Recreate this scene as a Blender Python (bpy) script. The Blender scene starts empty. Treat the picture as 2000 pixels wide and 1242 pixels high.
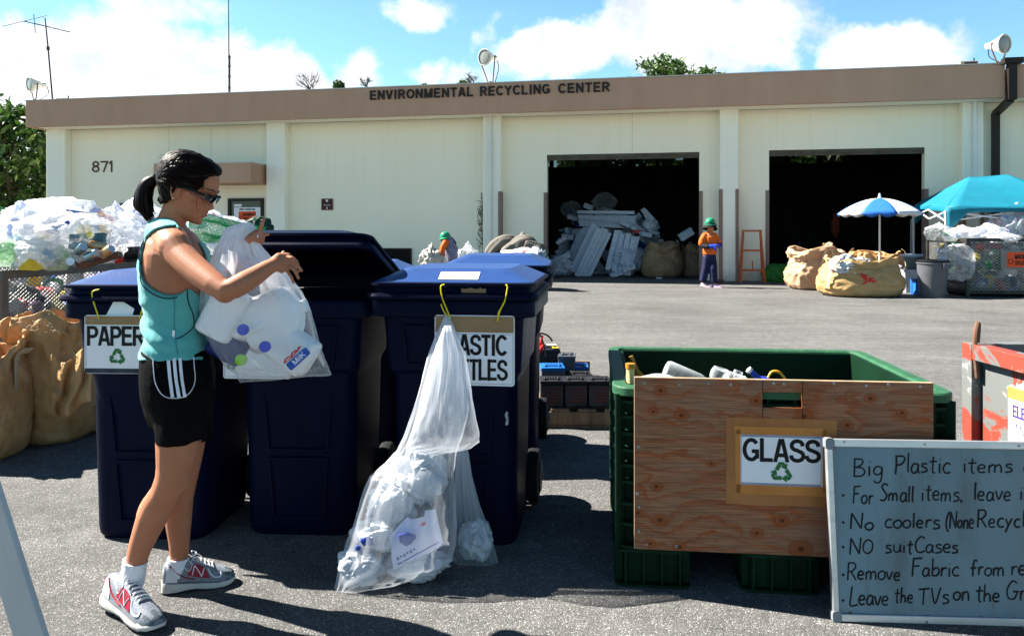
import bpy, bmesh, math, random
from mathutils import Vector, Matrix, noise
from mathutils.bvhtree import BVHTree
from mathutils.geometry import tessellate_polygon

R_ = math.radians
SC = bpy.context.scene
COL = SC.collection
# ------------------------------------------------------------------ camera
F, CX, HY, CH = 1525.0, 1000.0, 450.0, 1.4
cam_d = bpy.data.cameras.new("camera")
cam = bpy.data.objects.new("camera", cam_d)
COL.objects.link(cam)
cam.location = (0, 0, CH)
cam.rotation_euler = (R_(90), 0, 0)
cam_d.sensor_width = 36
cam_d.lens = 36 * F / 2000
cam_d.shift_y = -(621 - HY) / 2000
cam_d.clip_end = 3000
SC.camera = cam
# ------------------------------------------------------------------ light
LIGHT = Vector((1.0, -0.33, -1.0))
EL = math.atan2(1.0, math.hypot(1.0, 0.33))
AZ = math.atan2(-1.0, 0.33)
sun_d = bpy.data.lights.new("sun", 'SUN')
sun_d.energy = 5.0
sun_d.angle = R_(0.5)
sun_d.color = (1.0, 0.945, 0.86)
sun = bpy.data.objects.new("sun", sun_d)
COL.objects.link(sun)
sun.rotation_euler = LIGHT.to_track_quat('-Z', 'Y').to_euler()
sun.location = (-20, 5, 20)
SC.view_settings.view_transform = 'Standard'
SC.view_settings.look = 'None'
SC.view_settings.exposure = 2.05
SC.view_settings.gamma = 1
SC.cycles.use_denoising = True
SC.cycles.transparent_max_bounces = 24
SC.cycles.max_bounces = 8
SC.cycles.caustics_reflective = False
SC.cycles.caustics_refractive = False


class NT:
    """small node-tree helper"""
    def __init__(s, tree):
        s.t = tree
        s.L = tree.links

    def n(s, typ, **kw):
        x = s.t.nodes.new(typ)
        for k, v in kw.items():
            if k.startswith('i_'):
                key = k[2:]
                key = int(key) if key.isdigit() else key.replace('_', ' ')
                s.put(x.inputs[key], v)
            else:
                setattr(x, k, v)
        return x

    def put(s, sock, v):
        if hasattr(v, 'is_output') or isinstance(v, bpy.types.NodeSocket):
            s.L.new(v, sock)
        else:
            sock.default_value = v

    def math(s, op, a, b=None, c=None, clamp=False):
        x = s.t.nodes.new('ShaderNodeMath')
        x.operation = op
        x.use_clamp = clamp
        s.put(x.inputs[0], a)
        if b is not None:
            s.put(x.inputs[1], b)
        if c is not None:
            s.put(x.inputs[2], c)
        return x.outputs[0]

    def mix(s, fac, a, b, blend='MIX'):
        x = s.t.nodes.new('ShaderNodeMix')
        x.data_type = 'RGBA'
        x.blend_type = blend
        s.put(x.inputs[0], fac)
        s.put(x.inputs[6], c4(a) if isinstance(a, tuple) else a)
        s.put(x.inputs[7], c4(b) if isinstance(b, tuple) else b)
        return x.outputs[2]

    def ramp(s, fac, stops):
        x = s.t.nodes.new('ShaderNodeValToRGB')
        e = x.color_ramp.elements
        while len(e) < len(stops):
            e.new(0.5)
        for i, (p, c) in enumerate(stops):
            e[i].position = p
            e[i].color = c4(c) if isinstance(c, tuple) else (c, c, c, 1)
        s.put(x.inputs[0], fac)
        return x.outputs[0]

    def noise(s, vec, scale, detail=4, rough=.55, dist=0.0):
        x = s.n('ShaderNodeTexNoise', i_Scale=scale, i_Detail=detail, i_Roughness=rough, i_Distortion=dist)
        if vec is not None:
            s.L.new(vec, x.inputs['Vector'])
        return x.outputs[0]

    def mapping(s, vec, scale=(1, 1, 1), loc=(0, 0, 0), rot=(0, 0, 0)):
        x = s.n('ShaderNodeMapping')
        s.L.new(vec, x.inputs[0])
        x.inputs['Scale'].default_value = scale
        x.inputs['Location'].default_value = loc
        x.inputs['Rotation'].default_value = rot
        return x.outputs[0]


def c4(c):
    return (c[0], c[1], c[2], 1.0)


# ------------------------------------------------------------------ sky
W = bpy.data.worlds.new("World")
SC.world = W
W.use_nodes = True
W.node_tree.nodes.clear()
k = NT(W.node_tree)
sky = k.n('ShaderNodeTexSky')
sky.sky_type = 'NISHITA'
sky.sun_disc = False
sky.sun_elevation = EL
sky.sun_rotation = AZ % (2 * math.pi)
sky.altitude = 0
sky.air_density = 1.0
sky.dust_density = 0.3
sky.ozone_density = 2.0
tc = k.n('ShaderNodeTexCoord')
sep = k.n('ShaderNodeSeparateXYZ')
k.L.new(tc.outputs['Generated'], sep.inputs[0])
az = k.math('ARCTAN2', sep.outputs[0], sep.outputs[1])
el = k.math('ARCSINE', sep.outputs[2])
cmb = k.n('ShaderNodeCombineXYZ')
k.put(cmb.inputs[0], az)
k.put(cmb.inputs[1], el)
ae = cmb.outputs[0]


def pxae(px, py):
    a = math.atan((px - CX) / F)
    return a, math.atan((HY - py) / F * math.cos(a))


n_big = k.noise(ae, 9.0, 7, .58, .3)
n_small = k.noise(ae, 34.0, 6, .6, .2)
acc = None
for (px, py, rx, ry, amp) in [(260, 130, 330, 120, 1.0), (30, 190, 230, 100, .9), (500, 150, 150, 85, .8), (330, 20, 170, 60, .65),
                              (1090, 100, 150, 75, .95), (1350, 60, 250, 110, 1.0), (1480, 110, 130, 60, .8), (1740, 105, 170, 75, 1.0),
                              (1860, 120, 90, 60, .6), (820, 30, 110, 50, .58), (700, 140, 70, 70, .68), (870, 150, 150, 50, .62), (960, 60, 90, 60, .5), (600, 175, 90, 40, .6),
                              (60, 30, 90, 40, .35), (1000, -80, 500, 60, .3), (1230, 10, 120, 80, .55)]:
    a0, e0 = pxae(px, py)
    a1, _ = pxae(px + rx, py)
    _, e1 = pxae(px, py - ry)
    da = k.math('MULTIPLY', k.math('SUBTRACT', az, a0), 1 / abs(a1 - a0))
    de = k.math('MULTIPLY', k.math('SUBTRACT', el, e0), 1 / abs(e1 - e0))
    d2 = k.math('ADD', k.math('MULTIPLY', da, da), k.math('MULTIPLY', de, de))
    g = k.math('MULTIPLY', k.math('EXPONENT', k.math('MULTIPLY', d2, -1.0)), amp)
    acc = g if acc is None else k.math('MAXIMUM', acc, g)
high = k.math('MULTIPLY', k.math('SUBTRACT', el, 0.45, clamp=True), 0.9, clamp=True)
acc = k.math('MAXIMUM', acc, k.math('MULTIPLY', high, .05))
dens = k.math('ADD', k.math('ADD', acc, k.math('MULTIPLY', k.math('SUBTRACT', n_big, .5), 1.35)),
              k.math('MULTIPLY', k.math('SUBTRACT', n_small, .5), .45))
mr = k.n('ShaderNodeMapRange', interpolation_type='SMOOTHSTEP')
k.put(mr.inputs[0], dens)
mr.inputs[1].default_value = .34
mr.inputs[2].default_value = .66
cloudm = mr.outputs[0]
n_sh = k.noise(k.mapping(ae, loc=(.02, -.03, 0)), 14.0, 5, .55)
cl_col = k.ramp(n_sh, [(.3, (3.9, 4.3, 4.9)), (.62, (6.4, 6.5, 6.6))])
sky_t = k.mix(1.0, sky.outputs[0], (0.78, 1.06, 1.08), 'MULTIPLY')
zen = k.ramp(k.math('MULTIPLY', el, .6366), [(.17, (1.0, 1.0, 1.0)), (.48, (.24, .28, .36))])
sky_t = k.mix(1.0, sky_t, zen, 'MULTIPLY')
skyc = k.mix(cloudm, sky_t, cl_col)
bg = k.n('ShaderNodeBackground')
k.put(bg.inputs[0], skyc)
bg.inputs[1].default_value = 0.05
out = k.n('ShaderNodeOutputWorld')
k.L.new(bg.outputs[0], out.inputs[0])


# ------------------------------------------------------------------ pixel -> place helpers (calibration of the view)
def P(px, py, Z):
    return Vector(((px - CX) / F * Z, Z, CH - (py - HY) / F * Z))


def G(px, py, z=0.0):
    Z = (CH - z) * F / (py - HY)
    return P(px, py, Z)


def proj(p):
    return CX + p.x / p.y * F, HY + (CH - p.z) / p.y * F


class Pl:
    """a plane in the place: origin, u (right), v (up), n (toward viewer)"""
    def __init__(s, o, u, v):
        s.o, s.u, s.v = Vector(o), Vector(u).normalized(), Vector(v).normalized()
        s.n = s.u.cross(s.v).normalized()

    def at(s, u, v, w=0.0):
        return s.o + s.u * u + s.v * v + s.n * w

    def px(s, x, y, w=0.0):
        e = Vector((0, 0, CH))
        d = Vector(((x - CX) / F, 1, -(y - HY) / F))
        o = s.o + s.n * w
        t = (o - e).dot(s.n) / d.dot(s.n)
        q = e + d * t - s.o
        return q.dot(s.u), q.dot(s.v)


# ------------------------------------------------------------------ mesh builder
class MB:
    def __init__(s):
        s.v, s.f, s.m = [], [], []

    def add(s, vs, fs, mi=0):
        b = len(s.v)
        s.v += [Vector(x) for x in vs]
        s.f += [tuple(b + i for i in f) for f in fs]
        s.m += [mi] * len(fs)
        return b

    def box(s, c, d, M=None, mi=0):
        hx, hy, hz = d[0] / 2, d[1] / 2, d[2] / 2
        vs = [Vector((x, y, z)) for x in (-hx, hx) for y in (-hy, hy) for z in (-hz, hz)]
        if M is not None:
            vs = [M @ v for v in vs]
        vs = [v + Vector(c) for v in vs]
        s.add(vs, [(0, 1, 3, 2), (4, 6, 7, 5), (0, 4, 5, 1), (2, 3, 7, 6), (0, 2, 6, 4), (1, 5, 7, 3)], mi)

    def bx(s, x0, x1, y0, y1, z0, z1, mi=0):
        s.box(((x0 + x1) / 2, (y0 + y1) / 2, (z0 + z1) / 2), (abs(x1 - x0), abs(y1 - y0), abs(z1 - z0)), None, mi)

    def bar(s, p, q, w, h, up=(0, 0, 1), mi=0):
        p, q = Vector(p), Vector(q)
        d = (q - p)
        L = d.length
        if L < 1e-6:
            return
        d.normalize()
        a = d.cross(Vector(up))
        if a.length < 1e-4:
            a = d.cross(Vector((1, 0, 0)))
        a.normalize()
        b = a.cross(d)
        M = Matrix((a, d, b)).transposed()
        s.box((p + q) / 2, (w, L, h), M, mi)

    def loft(s, rings, closed=True, cap0=True, cap1=True, mi=0):
        n = len(rings[0])
        vs = [p for r in rings for p in r]
        fs = []
        for i in range(len(rings) - 1):
            for j in range(n if closed else n - 1):
                a, b = i * n + j, i * n + (j + 1) % n
                fs.append((a, b, b + n, a + n))
        b = s.add(vs, fs, mi)
        if cap0:
            s.f.append(tuple(b + j for j in reversed(range(n))))
            s.m.append(mi)
        if cap1:
            q = b + (len(rings) - 1) * n
            s.f.append(tuple(q + j for j in range(n)))
            s.m.append(mi)
        return b

    def tube(s, pts, rad, n=8, caps=True, round_=False, mi=0, flat=None):
        pts = [Vector(p) for p in pts]
        if not isinstance(rad, (list, tuple)):
            rad = [rad] * len(pts)
        if round_:
            d0 = (pts[0] - pts[1]).normalized()
            d1 = (pts[-1] - pts[-2]).normalized()
            r0, r1 = rad[0], rad[-1]
            A = [(pts[0] + d0 * r0 * math.sin(a), r0 * math.cos(a)) for a in (1.45, 1.05, .6, .3)]
            B = [(pts[-1] + d1 * r1 * math.sin(a), r1 * math.cos(a)) for a in (.3, .6, 1.05, 1.45)]
            pts = [a[0] for a in A] + pts + [a[0] for a in B]
            rad = [a[1] for a in A] + list(rad) + [a[1] for a in B]
        rings = []
        up = None
        for i, p in enumerate(pts):
            if i == 0:
                t = pts[1] - pts[0]
            elif i == len(pts) - 1:
                t = pts[-1] - pts[-2]
            else:
                t = (pts[i + 1] - p).normalized() + (p - pts[i - 1]).normalized()
            if t.length < 1e-9:
                t = Vector((0, 0, 1))
            t.normalize()
            if up is None:
                up = Vector(flat) if flat is not None else (Vector((0, 0, 1)) if abs(t.z) < .9 else Vector((1, 0, 0)))
            a = up - t * up.dot(t)
            if a.length < 1e-6:
                a = t.orthogonal()
            a.normalize()
            up = a
            b = t.cross(a)
            r = rad[i]
            ra, rb = (r if isinstance(r, (list, tuple)) else (r, r))
            rings.append([p + a * (ra * math.cos(2 * math.pi * j / n)) + b * (rb * math.sin(2 * math.pi * j / n)) for j in range(n)])
        s.loft(rings, True, caps, caps, mi)

    def sphere(s, c, r, nu=14, nv=9, M=None, mi=0):
        c = Vector(c)
        r = Vector(r) if isinstance(r, (list, tuple)) else Vector((r, r, r))
        rings = []
        for i in range(nv + 1):
            t = math.pi * (i + (.08 if i == 0 else -.08 if i == nv else 0)) / nv
            ring = []
            for j in range(nu):
                a = 2 * math.pi * j / nu
                q = Vector((r.x * math.sin(t) * math.cos(a), r.y * math.sin(t) * math.sin(a), -r.z * math.cos(t)))
                if M is not None:
                    q = M @ q
                ring.append(c + q)
            rings.append(ring)
        s.loft(rings, True, True, True, mi)

    def lathe(s, c, prof, n=24, axis=None, mi=0, caps=True):
        """prof: list of (r, h)"""
        c = Vector(c)
        ax = Vector(axis).normalized() if axis is not None else Vector((0, 0, 1))
        a = ax.orthogonal().normalized() if abs(ax.z) < .999 else Vector((1, 0, 0))
        b = ax.cross(a)
        rings = [[c + ax * h + a * (r * math.cos(2 * math.pi * j / n)) + b * (r * math.sin(2 * math.pi * j / n)) for j in range(n)] for r, h in prof]
        s.loft(rings, True, caps, caps, mi)

    def prism(s, pl, poly, w0, w1, mi=0):
        """poly in (u,v) on plane pl, extruded from w0 to w1 (w1 in front)"""
        area = sum(poly[i][0] * poly[(i + 1) % len(poly)][1] - poly[(i + 1) % len(poly)][0] * poly[i][1] for i in range(len(poly)))
        if area < 0:
            poly = poly[::-1]
        n = len(poly)
        vs = [pl.at(u, v, w1) for u, v in poly] + [pl.at(u, v, w0) for u, v in poly]
        tri = tessellate_polygon([[Vector((u, v, 0)) for u, v in poly]])
        fs = []
        for t in tri:
            a, b, c = [poly[i] for i in t]
            ar = (b[0] - a[0]) * (c[1] - a[1]) - (c[0] - a[0]) * (b[1] - a[1])
            t = tuple(t) if ar > 0 else tuple(t)[::-1]
            fs.append(t)
            fs.append(tuple(i + n for i in t[::-1]))
        for i in range(n):
            j = (i + 1) % n
            fs.append((i, i + n, j + n, j))
        s.add(vs, fs, mi)

    def rect(s, pl, u0, v0, u1, v1, w0, w1, mi=0):
        s.prism(pl, [(u0, v0), (u1, v0), (u1, v1), (u0, v1)], w0, w1, mi)

    def grid(s, fn, nu, nv, mi=0):
        vs = [fn(i / nu, j / nv) for j in range(nv + 1) for i in range(nu + 1)]
        fs = [(j * (nu + 1) + i, j * (nu + 1) + i + 1, (j + 1) * (nu + 1) + i + 1, (j + 1) * (nu + 1) + i) for j in range(nv) for i in range(nu)]
        s.add(vs, fs, mi)

    def mesh(s, name, mats, smooth=True, angle=38):
        me = bpy.data.meshes.new(name)
        me.from_pydata([tuple(v) for v in s.v], [], s.f)
        for m in (mats if isinstance(mats, (list, tuple)) else [mats]):
            me.materials.append(m)
        if len(me.materials) > 1:
            me.polygons.foreach_set('material_index', s.m)
        me.update()
        if smooth:
            me.shade_smooth()
            if angle:
                me.set_sharp_from_angle(angle=R_(angle))
        return me

    def build(s, name, mats, parent=None, smooth=True, angle=38, bevel=0, solid=0, sub=0):
        ob = bpy.data.objects.new(name, s.mesh(name, mats, smooth, angle))
        COL.objects.link(ob)
        if parent is not None:
            ob.parent = parent
            ob.matrix_parent_inverse = Matrix.Identity(4)
        if solid:
            md = ob.modifiers.new('solid', 'SOLIDIFY')
            md.thickness = solid
            md.offset = 0
        if bevel:
            md = ob.modifiers.new('bevel', 'BEVEL')
            md.width = bevel
            md.segments = 2
            md.limit_method = 'ANGLE'
            md.angle_limit = R_(40)
        if sub:
            md = ob.modifiers.new('sub', 'SUBSURF')
            md.levels = md.render_levels = sub
        return ob


def tag(o, label=None, cat=None, group=None, kind=None):
    if label:
        o['label'] = label
    if cat:
        o['category'] = cat
    if group:
        o['group'] = group
    if kind:
        o['kind'] = kind
    return o


def empty(name, loc=(0, 0, 0), rz=0.0):
    o = bpy.data.objects.new(name, None)
    o.empty_display_size = .1
    COL.objects.link(o)
    o.location = loc
    o.rotation_euler = (0, 0, rz)
    return o


def evalmesh(ob, name):
    bpy.context.view_layer.update()
    dg = bpy.context.evaluated_depsgraph_get()
    me = bpy.data.meshes.new_from_object(ob.evaluated_get(dg))
    me.name = name
    return me


def remesh(mb, name, mats, voxel, it=3, parent=None, noise_amp=0):
    ob = mb.build('tmp', mats, None, False)
    md = ob.modifiers.new('r', 'REMESH')
    md.mode = 'VOXEL'
    md.voxel_size = voxel
    if it:
        sm = ob.modifiers.new('s', 'SMOOTH')
        sm.factor = .5
        sm.iterations = it
    me = evalmesh(ob, name)
    old = ob.data
    bpy.data.objects.remove(ob)
    bpy.data.meshes.remove(old)
    me.shade_smooth()
    o = bpy.data.objects.new(name, me)
    COL.objects.link(o)
    if parent is not None:
        o.parent = parent
    return o


def _arc(cx, cy, rx, ry, a0, a1, n=14):
    return [(cx + rx * math.cos(R_(a0 + (a1 - a0) * i / n)), cy + ry * math.sin(R_(a0 + (a1 - a0) * i / n))) for i in range(n + 1)]


_S = [(.60, .70)] + _arc(.36, .725, .25, .19, 25, 180, 10) + _arc(.36, .70, .25, .17, 200, 262, 5) + _arc(.36, .30, .27, .19, 75, 0, 6) + _arc(.36, .275, .27, .19, -10, -165, 10) + [(.08, .31)]
# sans-serif capitals: (advance width, strokes as centre lines)
LET = {
    'A': (.72, [[(.08, 0), (.325, 1.0)], [(.64, 0), (.395, 1.0)], [(.17, .30), (.55, .30)]]),
    'B': (.70, [[(.10, 0), (.10, 1)], [(.1, .915), (.36, .915)] + _arc(.38, .73, .20, .185, 90, -90, 8) + [(.1, .545)], [(.1, .50), (.38, .50)] + _arc(.40, .29, .21, .205, 90, -90, 8) + [(.1, .085)]]),
    'C': (.74, [_arc(.40, .5, .31, .415, 40, 320, 20)]),
    'D': (.74, [[(.10, 0), (.10, 1)], [(.1, .915), (.34, .915)] + _arc(.36, .5, .29, .415, 90, -90, 12) + [(.1, .085)]]),
    'E': (.66, [[(.10, 0), (.10, 1)], [(.1, .915), (.62, .915)], [(.1, .51), (.58, .51)], [(.1, .085), (.64, .085)]]),
    'F': (.60, [[(.10, 0), (.10, 1)], [(.1, .915), (.58, .915)], [(.1, .50), (.52, .50)]]),
    'G': (.78, [_arc(.40, .5, .31, .415, 40, 318, 20) + [(.665, .22), (.665, .44)], [(.42, .44), (.75, .44)]]),
    'H': (.72, [[(.10, 0), (.10, 1)], [(.62, 0), (.62, 1)], [(.1, .52), (.62, .52)]]),
    'I': (.30, [[(.15, 0), (.15, 1)]]),
    'J': (.56, [[(.45, 1), (.45, .30)] + _arc(.26, .275, .19, .19, 0, -170, 8)]),
    'K': (.72, [[(.10, 0), (.10, 1)], [(.62, 1), (.12, .38)], [(.28, .55), (.66, 0)]]),
    'L': (.62, [[(.10, 0), (.10, 1)], [(.1, .085), (.60, .085)]]),
    'M': (.84, [[(.10, 0), (.10, 1)], [(.74, 0), (.74, 1)], [(.13, 1), (.40, .0)], [(.71, 1), (.44, .0)]]),
    'N': (.72, [[(.10, 0), (.10, 1)], [(.62, 0), (.62, 1)], [(.12, .96), (.60, .04)]]),
    'O': (.78, [_arc(.39, .5, .31, .415, 0, 360, 26)]),
    'P': (.68, [[(.10, 0), (.10, 1)], [(.1, .915), (.38, .915)] + _arc(.38, .69, .21, .225, 90, -90, 10) + [(.1, .465)]]),
    'R': (.72, [[(.10, 0), (.10, 1)], [(.1, .915), (.38, .915)] + _arc(.39, .70, .21, .215, 90, -90, 10) + [(.1, .485)], [(.36, .48), (.64, 0)]]),
    'S': (.70, [_S]),
    'T': (.64, [[(.32, 0), (.32, .99)], [(.02, .915), (.62, .915)]]),
    'U': (.72, [[(.10, 1), (.10, .34)] + _arc(.36, .345, .26, .26, 180, 360, 10) + [(.62, 1)]]),
    'V': (.68, [[(.07, 1), (.305, 0)], [(.61, 1), (.375, 0)]]),
    'W': (.96, [[(.06, 1), (.26, .04), (.48, .92), (.70, .04), (.90, 1)]]),
    'Y': (.68, [[(.05, 1), (.34, .48), (.63, 1)], [(.34, 0), (.34, .5)]]),
    '8': (.62, [_arc(.31, .73, .19, .19, 0, 360, 18), _arc(.31, .29, .22, .215, 0, 360, 18)]),
    '7': (.58, [[(.04, .915), (.52, .915), (.24, 0)]]),
    '1': (.40, [[(.24, 0), (.24, 1)], [(.24, .96), (.06, .74)]]),
    ',': (.24, [[(.12, .12), (.08, -.12)]]), '.': (.24, [[(.06, .07), (.2, .07)]]), ' ': (.34, []),
    'i': (.26, [[(.13, 0), (.13, .68)], [(.13, .82), (.13, .97)]]), 'l': (.26, [[(.13, 0), (.13, 1)]]),
    'k': (.54, [[(.09, 0), (.09, 1)], [(.48, .68), (.12, .26)], [(.22, .4), (.5, 0)]]),
}


def put_text(mb, pl, s, u0, v0, u1, v1, w, bold=0.0, depth=0.0, mi=0, shear=0.0, space=1.0, t=.17):
    """lettering from thick strokes, fitted to the box u0..u1 x v0..v1 on plane pl"""
    gap = (space - 1.0)
    tot = sum(LET[c if c in LET else c.upper()][0] + gap for c in s) - gap
    sx, sy = (u1 - u0) / tot, (v1 - v0)
    x = 0.0
    kk = 0
    for c in s:
        adv, strokes = LET[c if c in LET else c.upper()]
        for st in strokes:
            kk += 1
            closed = math.hypot(st[0][0] - st[-1][0], st[0][1] - st[-1][1]) < 1e-4
            pts = [((x + a) * sx, b * sy) for a, b in (st[:-1] if closed else st)]
            th = t * .5 * min(sy, sx * 1.25)
            n = len(pts)
            A, B = [], []
            for i in range(n):
                p0 = pts[i - 1] if (i > 0 or closed) else None
                p2 = pts[(i + 1) % n] if (i < n - 1 or closed) else None
                ns = []
                for a, b in ((p0, pts[i]), (pts[i], p2)):
                    if a is None or b is None:
                        continue
                    dx, dy = b[0] - a[0], b[1] - a[1]
                    L = math.hypot(dx, dy) or 1e-9
                    ns.append((-dy / L, dx / L))
                nx, ny = sum(q[0] for q in ns) / len(ns), sum(q[1] for q in ns) / len(ns)
                l2 = nx * nx + ny * ny
                f = 1 / max(l2, .28)
                nx, ny = nx * f, ny * f
                px_, py_ = pts[i]
                yy0, yy1 = py_ + ny * th, py_ - ny * th
                if st[0][1] >= 0 and st[-1][1] >= 0:
                    yy0, yy1 = min(max(yy0, 0), sy), min(max(yy1, 0), sy)
                A.append(pl.at(u0 + px_ + nx * th, v0 + yy0, w + .00012 * (kk % 4)))
                B.append(pl.at(u0 + px_ - nx * th, v0 + yy1, w + .00012 * (kk % 4)))
            m_ = n if closed else n - 1
            vs = A + B
            fs = [(i, n + i, n + (i + 1) % n, (i + 1) % n) for i in range(m_)]
            if depth:
                vs += [p - pl.n * depth for p in A + B]
                for i in range(m_):
                    j = (i + 1) % n
                    fs.append((i, j, 2 * n + j, 2 * n + i))
                    fs.append((n + j, n + i, 3 * n + i, 3 * n + j))
                if not closed:
                    fs.append((0, 2 * n, 3 * n, n))
                    fs.append((n - 1, 2 * n - 1, 4 * n - 1, 3 * n - 1))
            mb.add(vs, fs, mi)
        x += adv + gap


RECY = [(-.455, .265), (-.19, .75), (.17, .75), (.27, .585), (.41, .665), (.37, .19), (-.05, .40), (.06, .465), (-.0, .57), (-.20, .135)]


def recycle(mb, pl, u, v, r, w, mi=0):
    for q in range(3):
        a = -q * 2 * math.pi / 3
        pts = [(u + r * (x * math.cos(a) - (y - .0) * math.sin(a)), v + r * (x * math.sin(a) + y * math.cos(a))) for x, y in RECY]
        mb.prism(pl, pts, w - .002, w, mi)


def rrect(x0, x1, y0, y1, r, n=4):
    pts = []
    for (cx, cy, a0) in ((x1 - r, y1 - r, 0), (x0 + r, y1 - r, 90), (x0 + r, y0 + r, 180), (x1 - r, y0 + r, 270)):
        for i in range(n + 1):
            a = R_(a0 + 90 * i / n)
            pts.append((cx + r * math.cos(a), cy + r * math.sin(a)))
    return pts


def lerp_table(t, rows):
    """rows: list of tuples sorted by first column"""
    if t <= rows[0][0]:
        return rows[0][1:]
    for a, b in zip(rows, rows[1:]):
        if t <= b[0]:
            q = (t - a[0]) / (b[0] - a[0])
            return tuple(x + (y - x) * q for x, y in zip(a[1:], b[1:]))
    return rows[-1][1:]


def inpoly(x, y, poly):
    c = False
    for (x0, y0), (x1, y1) in zip(poly, poly[1:] + poly[:1]):
        if (y0 > y) != (y1 > y) and x < (x1 - x0) * (y - y0) / (y1 - y0) + x0:
            c = not c
    return c


def catmull(pts, n=6):
    pts = [Vector(p) for p in pts]
    if len(pts) < 3:
        return pts
    o = []
    for i in range(len(pts) - 1):
        p0, p1, p2, p3 = pts[max(0, i - 1)], pts[i], pts[i + 1], pts[min(len(pts) - 1, i + 2)]
        for j in range(n):
            t = j / n
            o.append(.5 * ((2 * p1) + (p2 - p0) * t + (2 * p0 - 5 * p1 + 4 * p2 - p3) * t * t + (3 * p1 - p0 - 3 * p2 + p3) * t ** 3))
    o.append(pts[-1])
    return o


# ------------------------------------------------------------------ materials
MATS = {}


def pm(name, c1, c2=None, scale=6.0, rough=.6, bump=0.0, bscale=120.0, metal=0.0, spec=.2, detail=5, lo=.35, hi=.65, stretch=(1, 1, 1),
       rough2=None, c3=None, s3=1.5, lo3=.55, hi3=.7, trans=0.0, sss=0.0, dist=0.0, sheen=0.0, coat=0.0):
    """procedural material: base colour mottled by noise, optional third colour in larger patches, bump"""
    m = bpy.data.materials.new(name)
    m.use_nodes = True
    k = NT(m.node_tree)
    bs = m.node_tree.nodes['Principled BSDF']
    tc = k.n('ShaderNodeTexCoord').outputs['Object']
    v = k.mapping(tc, scale=stretch)
    n1 = k.noise(v, scale, detail, .6, dist)
    f = k.ramp(n1, [(lo, 0.0), (hi, 1.0)])
    col = k.mix(f, c1, c2 if c2 else tuple(x * .8 for x in c1))
    if c3:
        n3 = k.noise(v, s3, 6, .65, .4)
        col = k.mix(k.ramp(n3, [(lo3, 0.0), (hi3, 1.0)]), col, c3)
    k.put(bs.inputs['Base Color'], col)
    bs.inputs['Metallic'].default_value = metal
    bs.inputs['Specular IOR Level'].default_value = spec
    if rough2 is not None:
        r = k.n('ShaderNodeMapRange')
        k.put(r.inputs[0], n1)
        r.inputs[3].default_value = rough
        r.inputs[4].default_value = rough2
        k.put(bs.inputs['Roughness'], r.outputs[0])
    else:
        bs.inputs['Roughness'].default_value = rough
    if bump:
        bn = k.noise(v, bscale, 4, .6)
        b = k.n('ShaderNodeBump')
        b.inputs['Strength'].default_value = min(1.0, bump)
        b.inputs['Distance'].default_value = .01
        k.put(b.inputs['Height'], bn)
        k.put(bs.inputs['Normal'], b.outputs[0])
    if sss:
        bs.inputs['Subsurface Weight'].default_value = sss
        bs.inputs['Subsurface Radius'].default_value = (.012, .005, .003)
        bs.inputs['Subsurface Scale'].default_value = 1.0
    if sheen:
        bs.inputs['Sheen Weight'].default_value = sheen
    if coat:
        bs.inputs['Coat Weight'].default_value = coat
    MATS[name] = m
    return m


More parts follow.
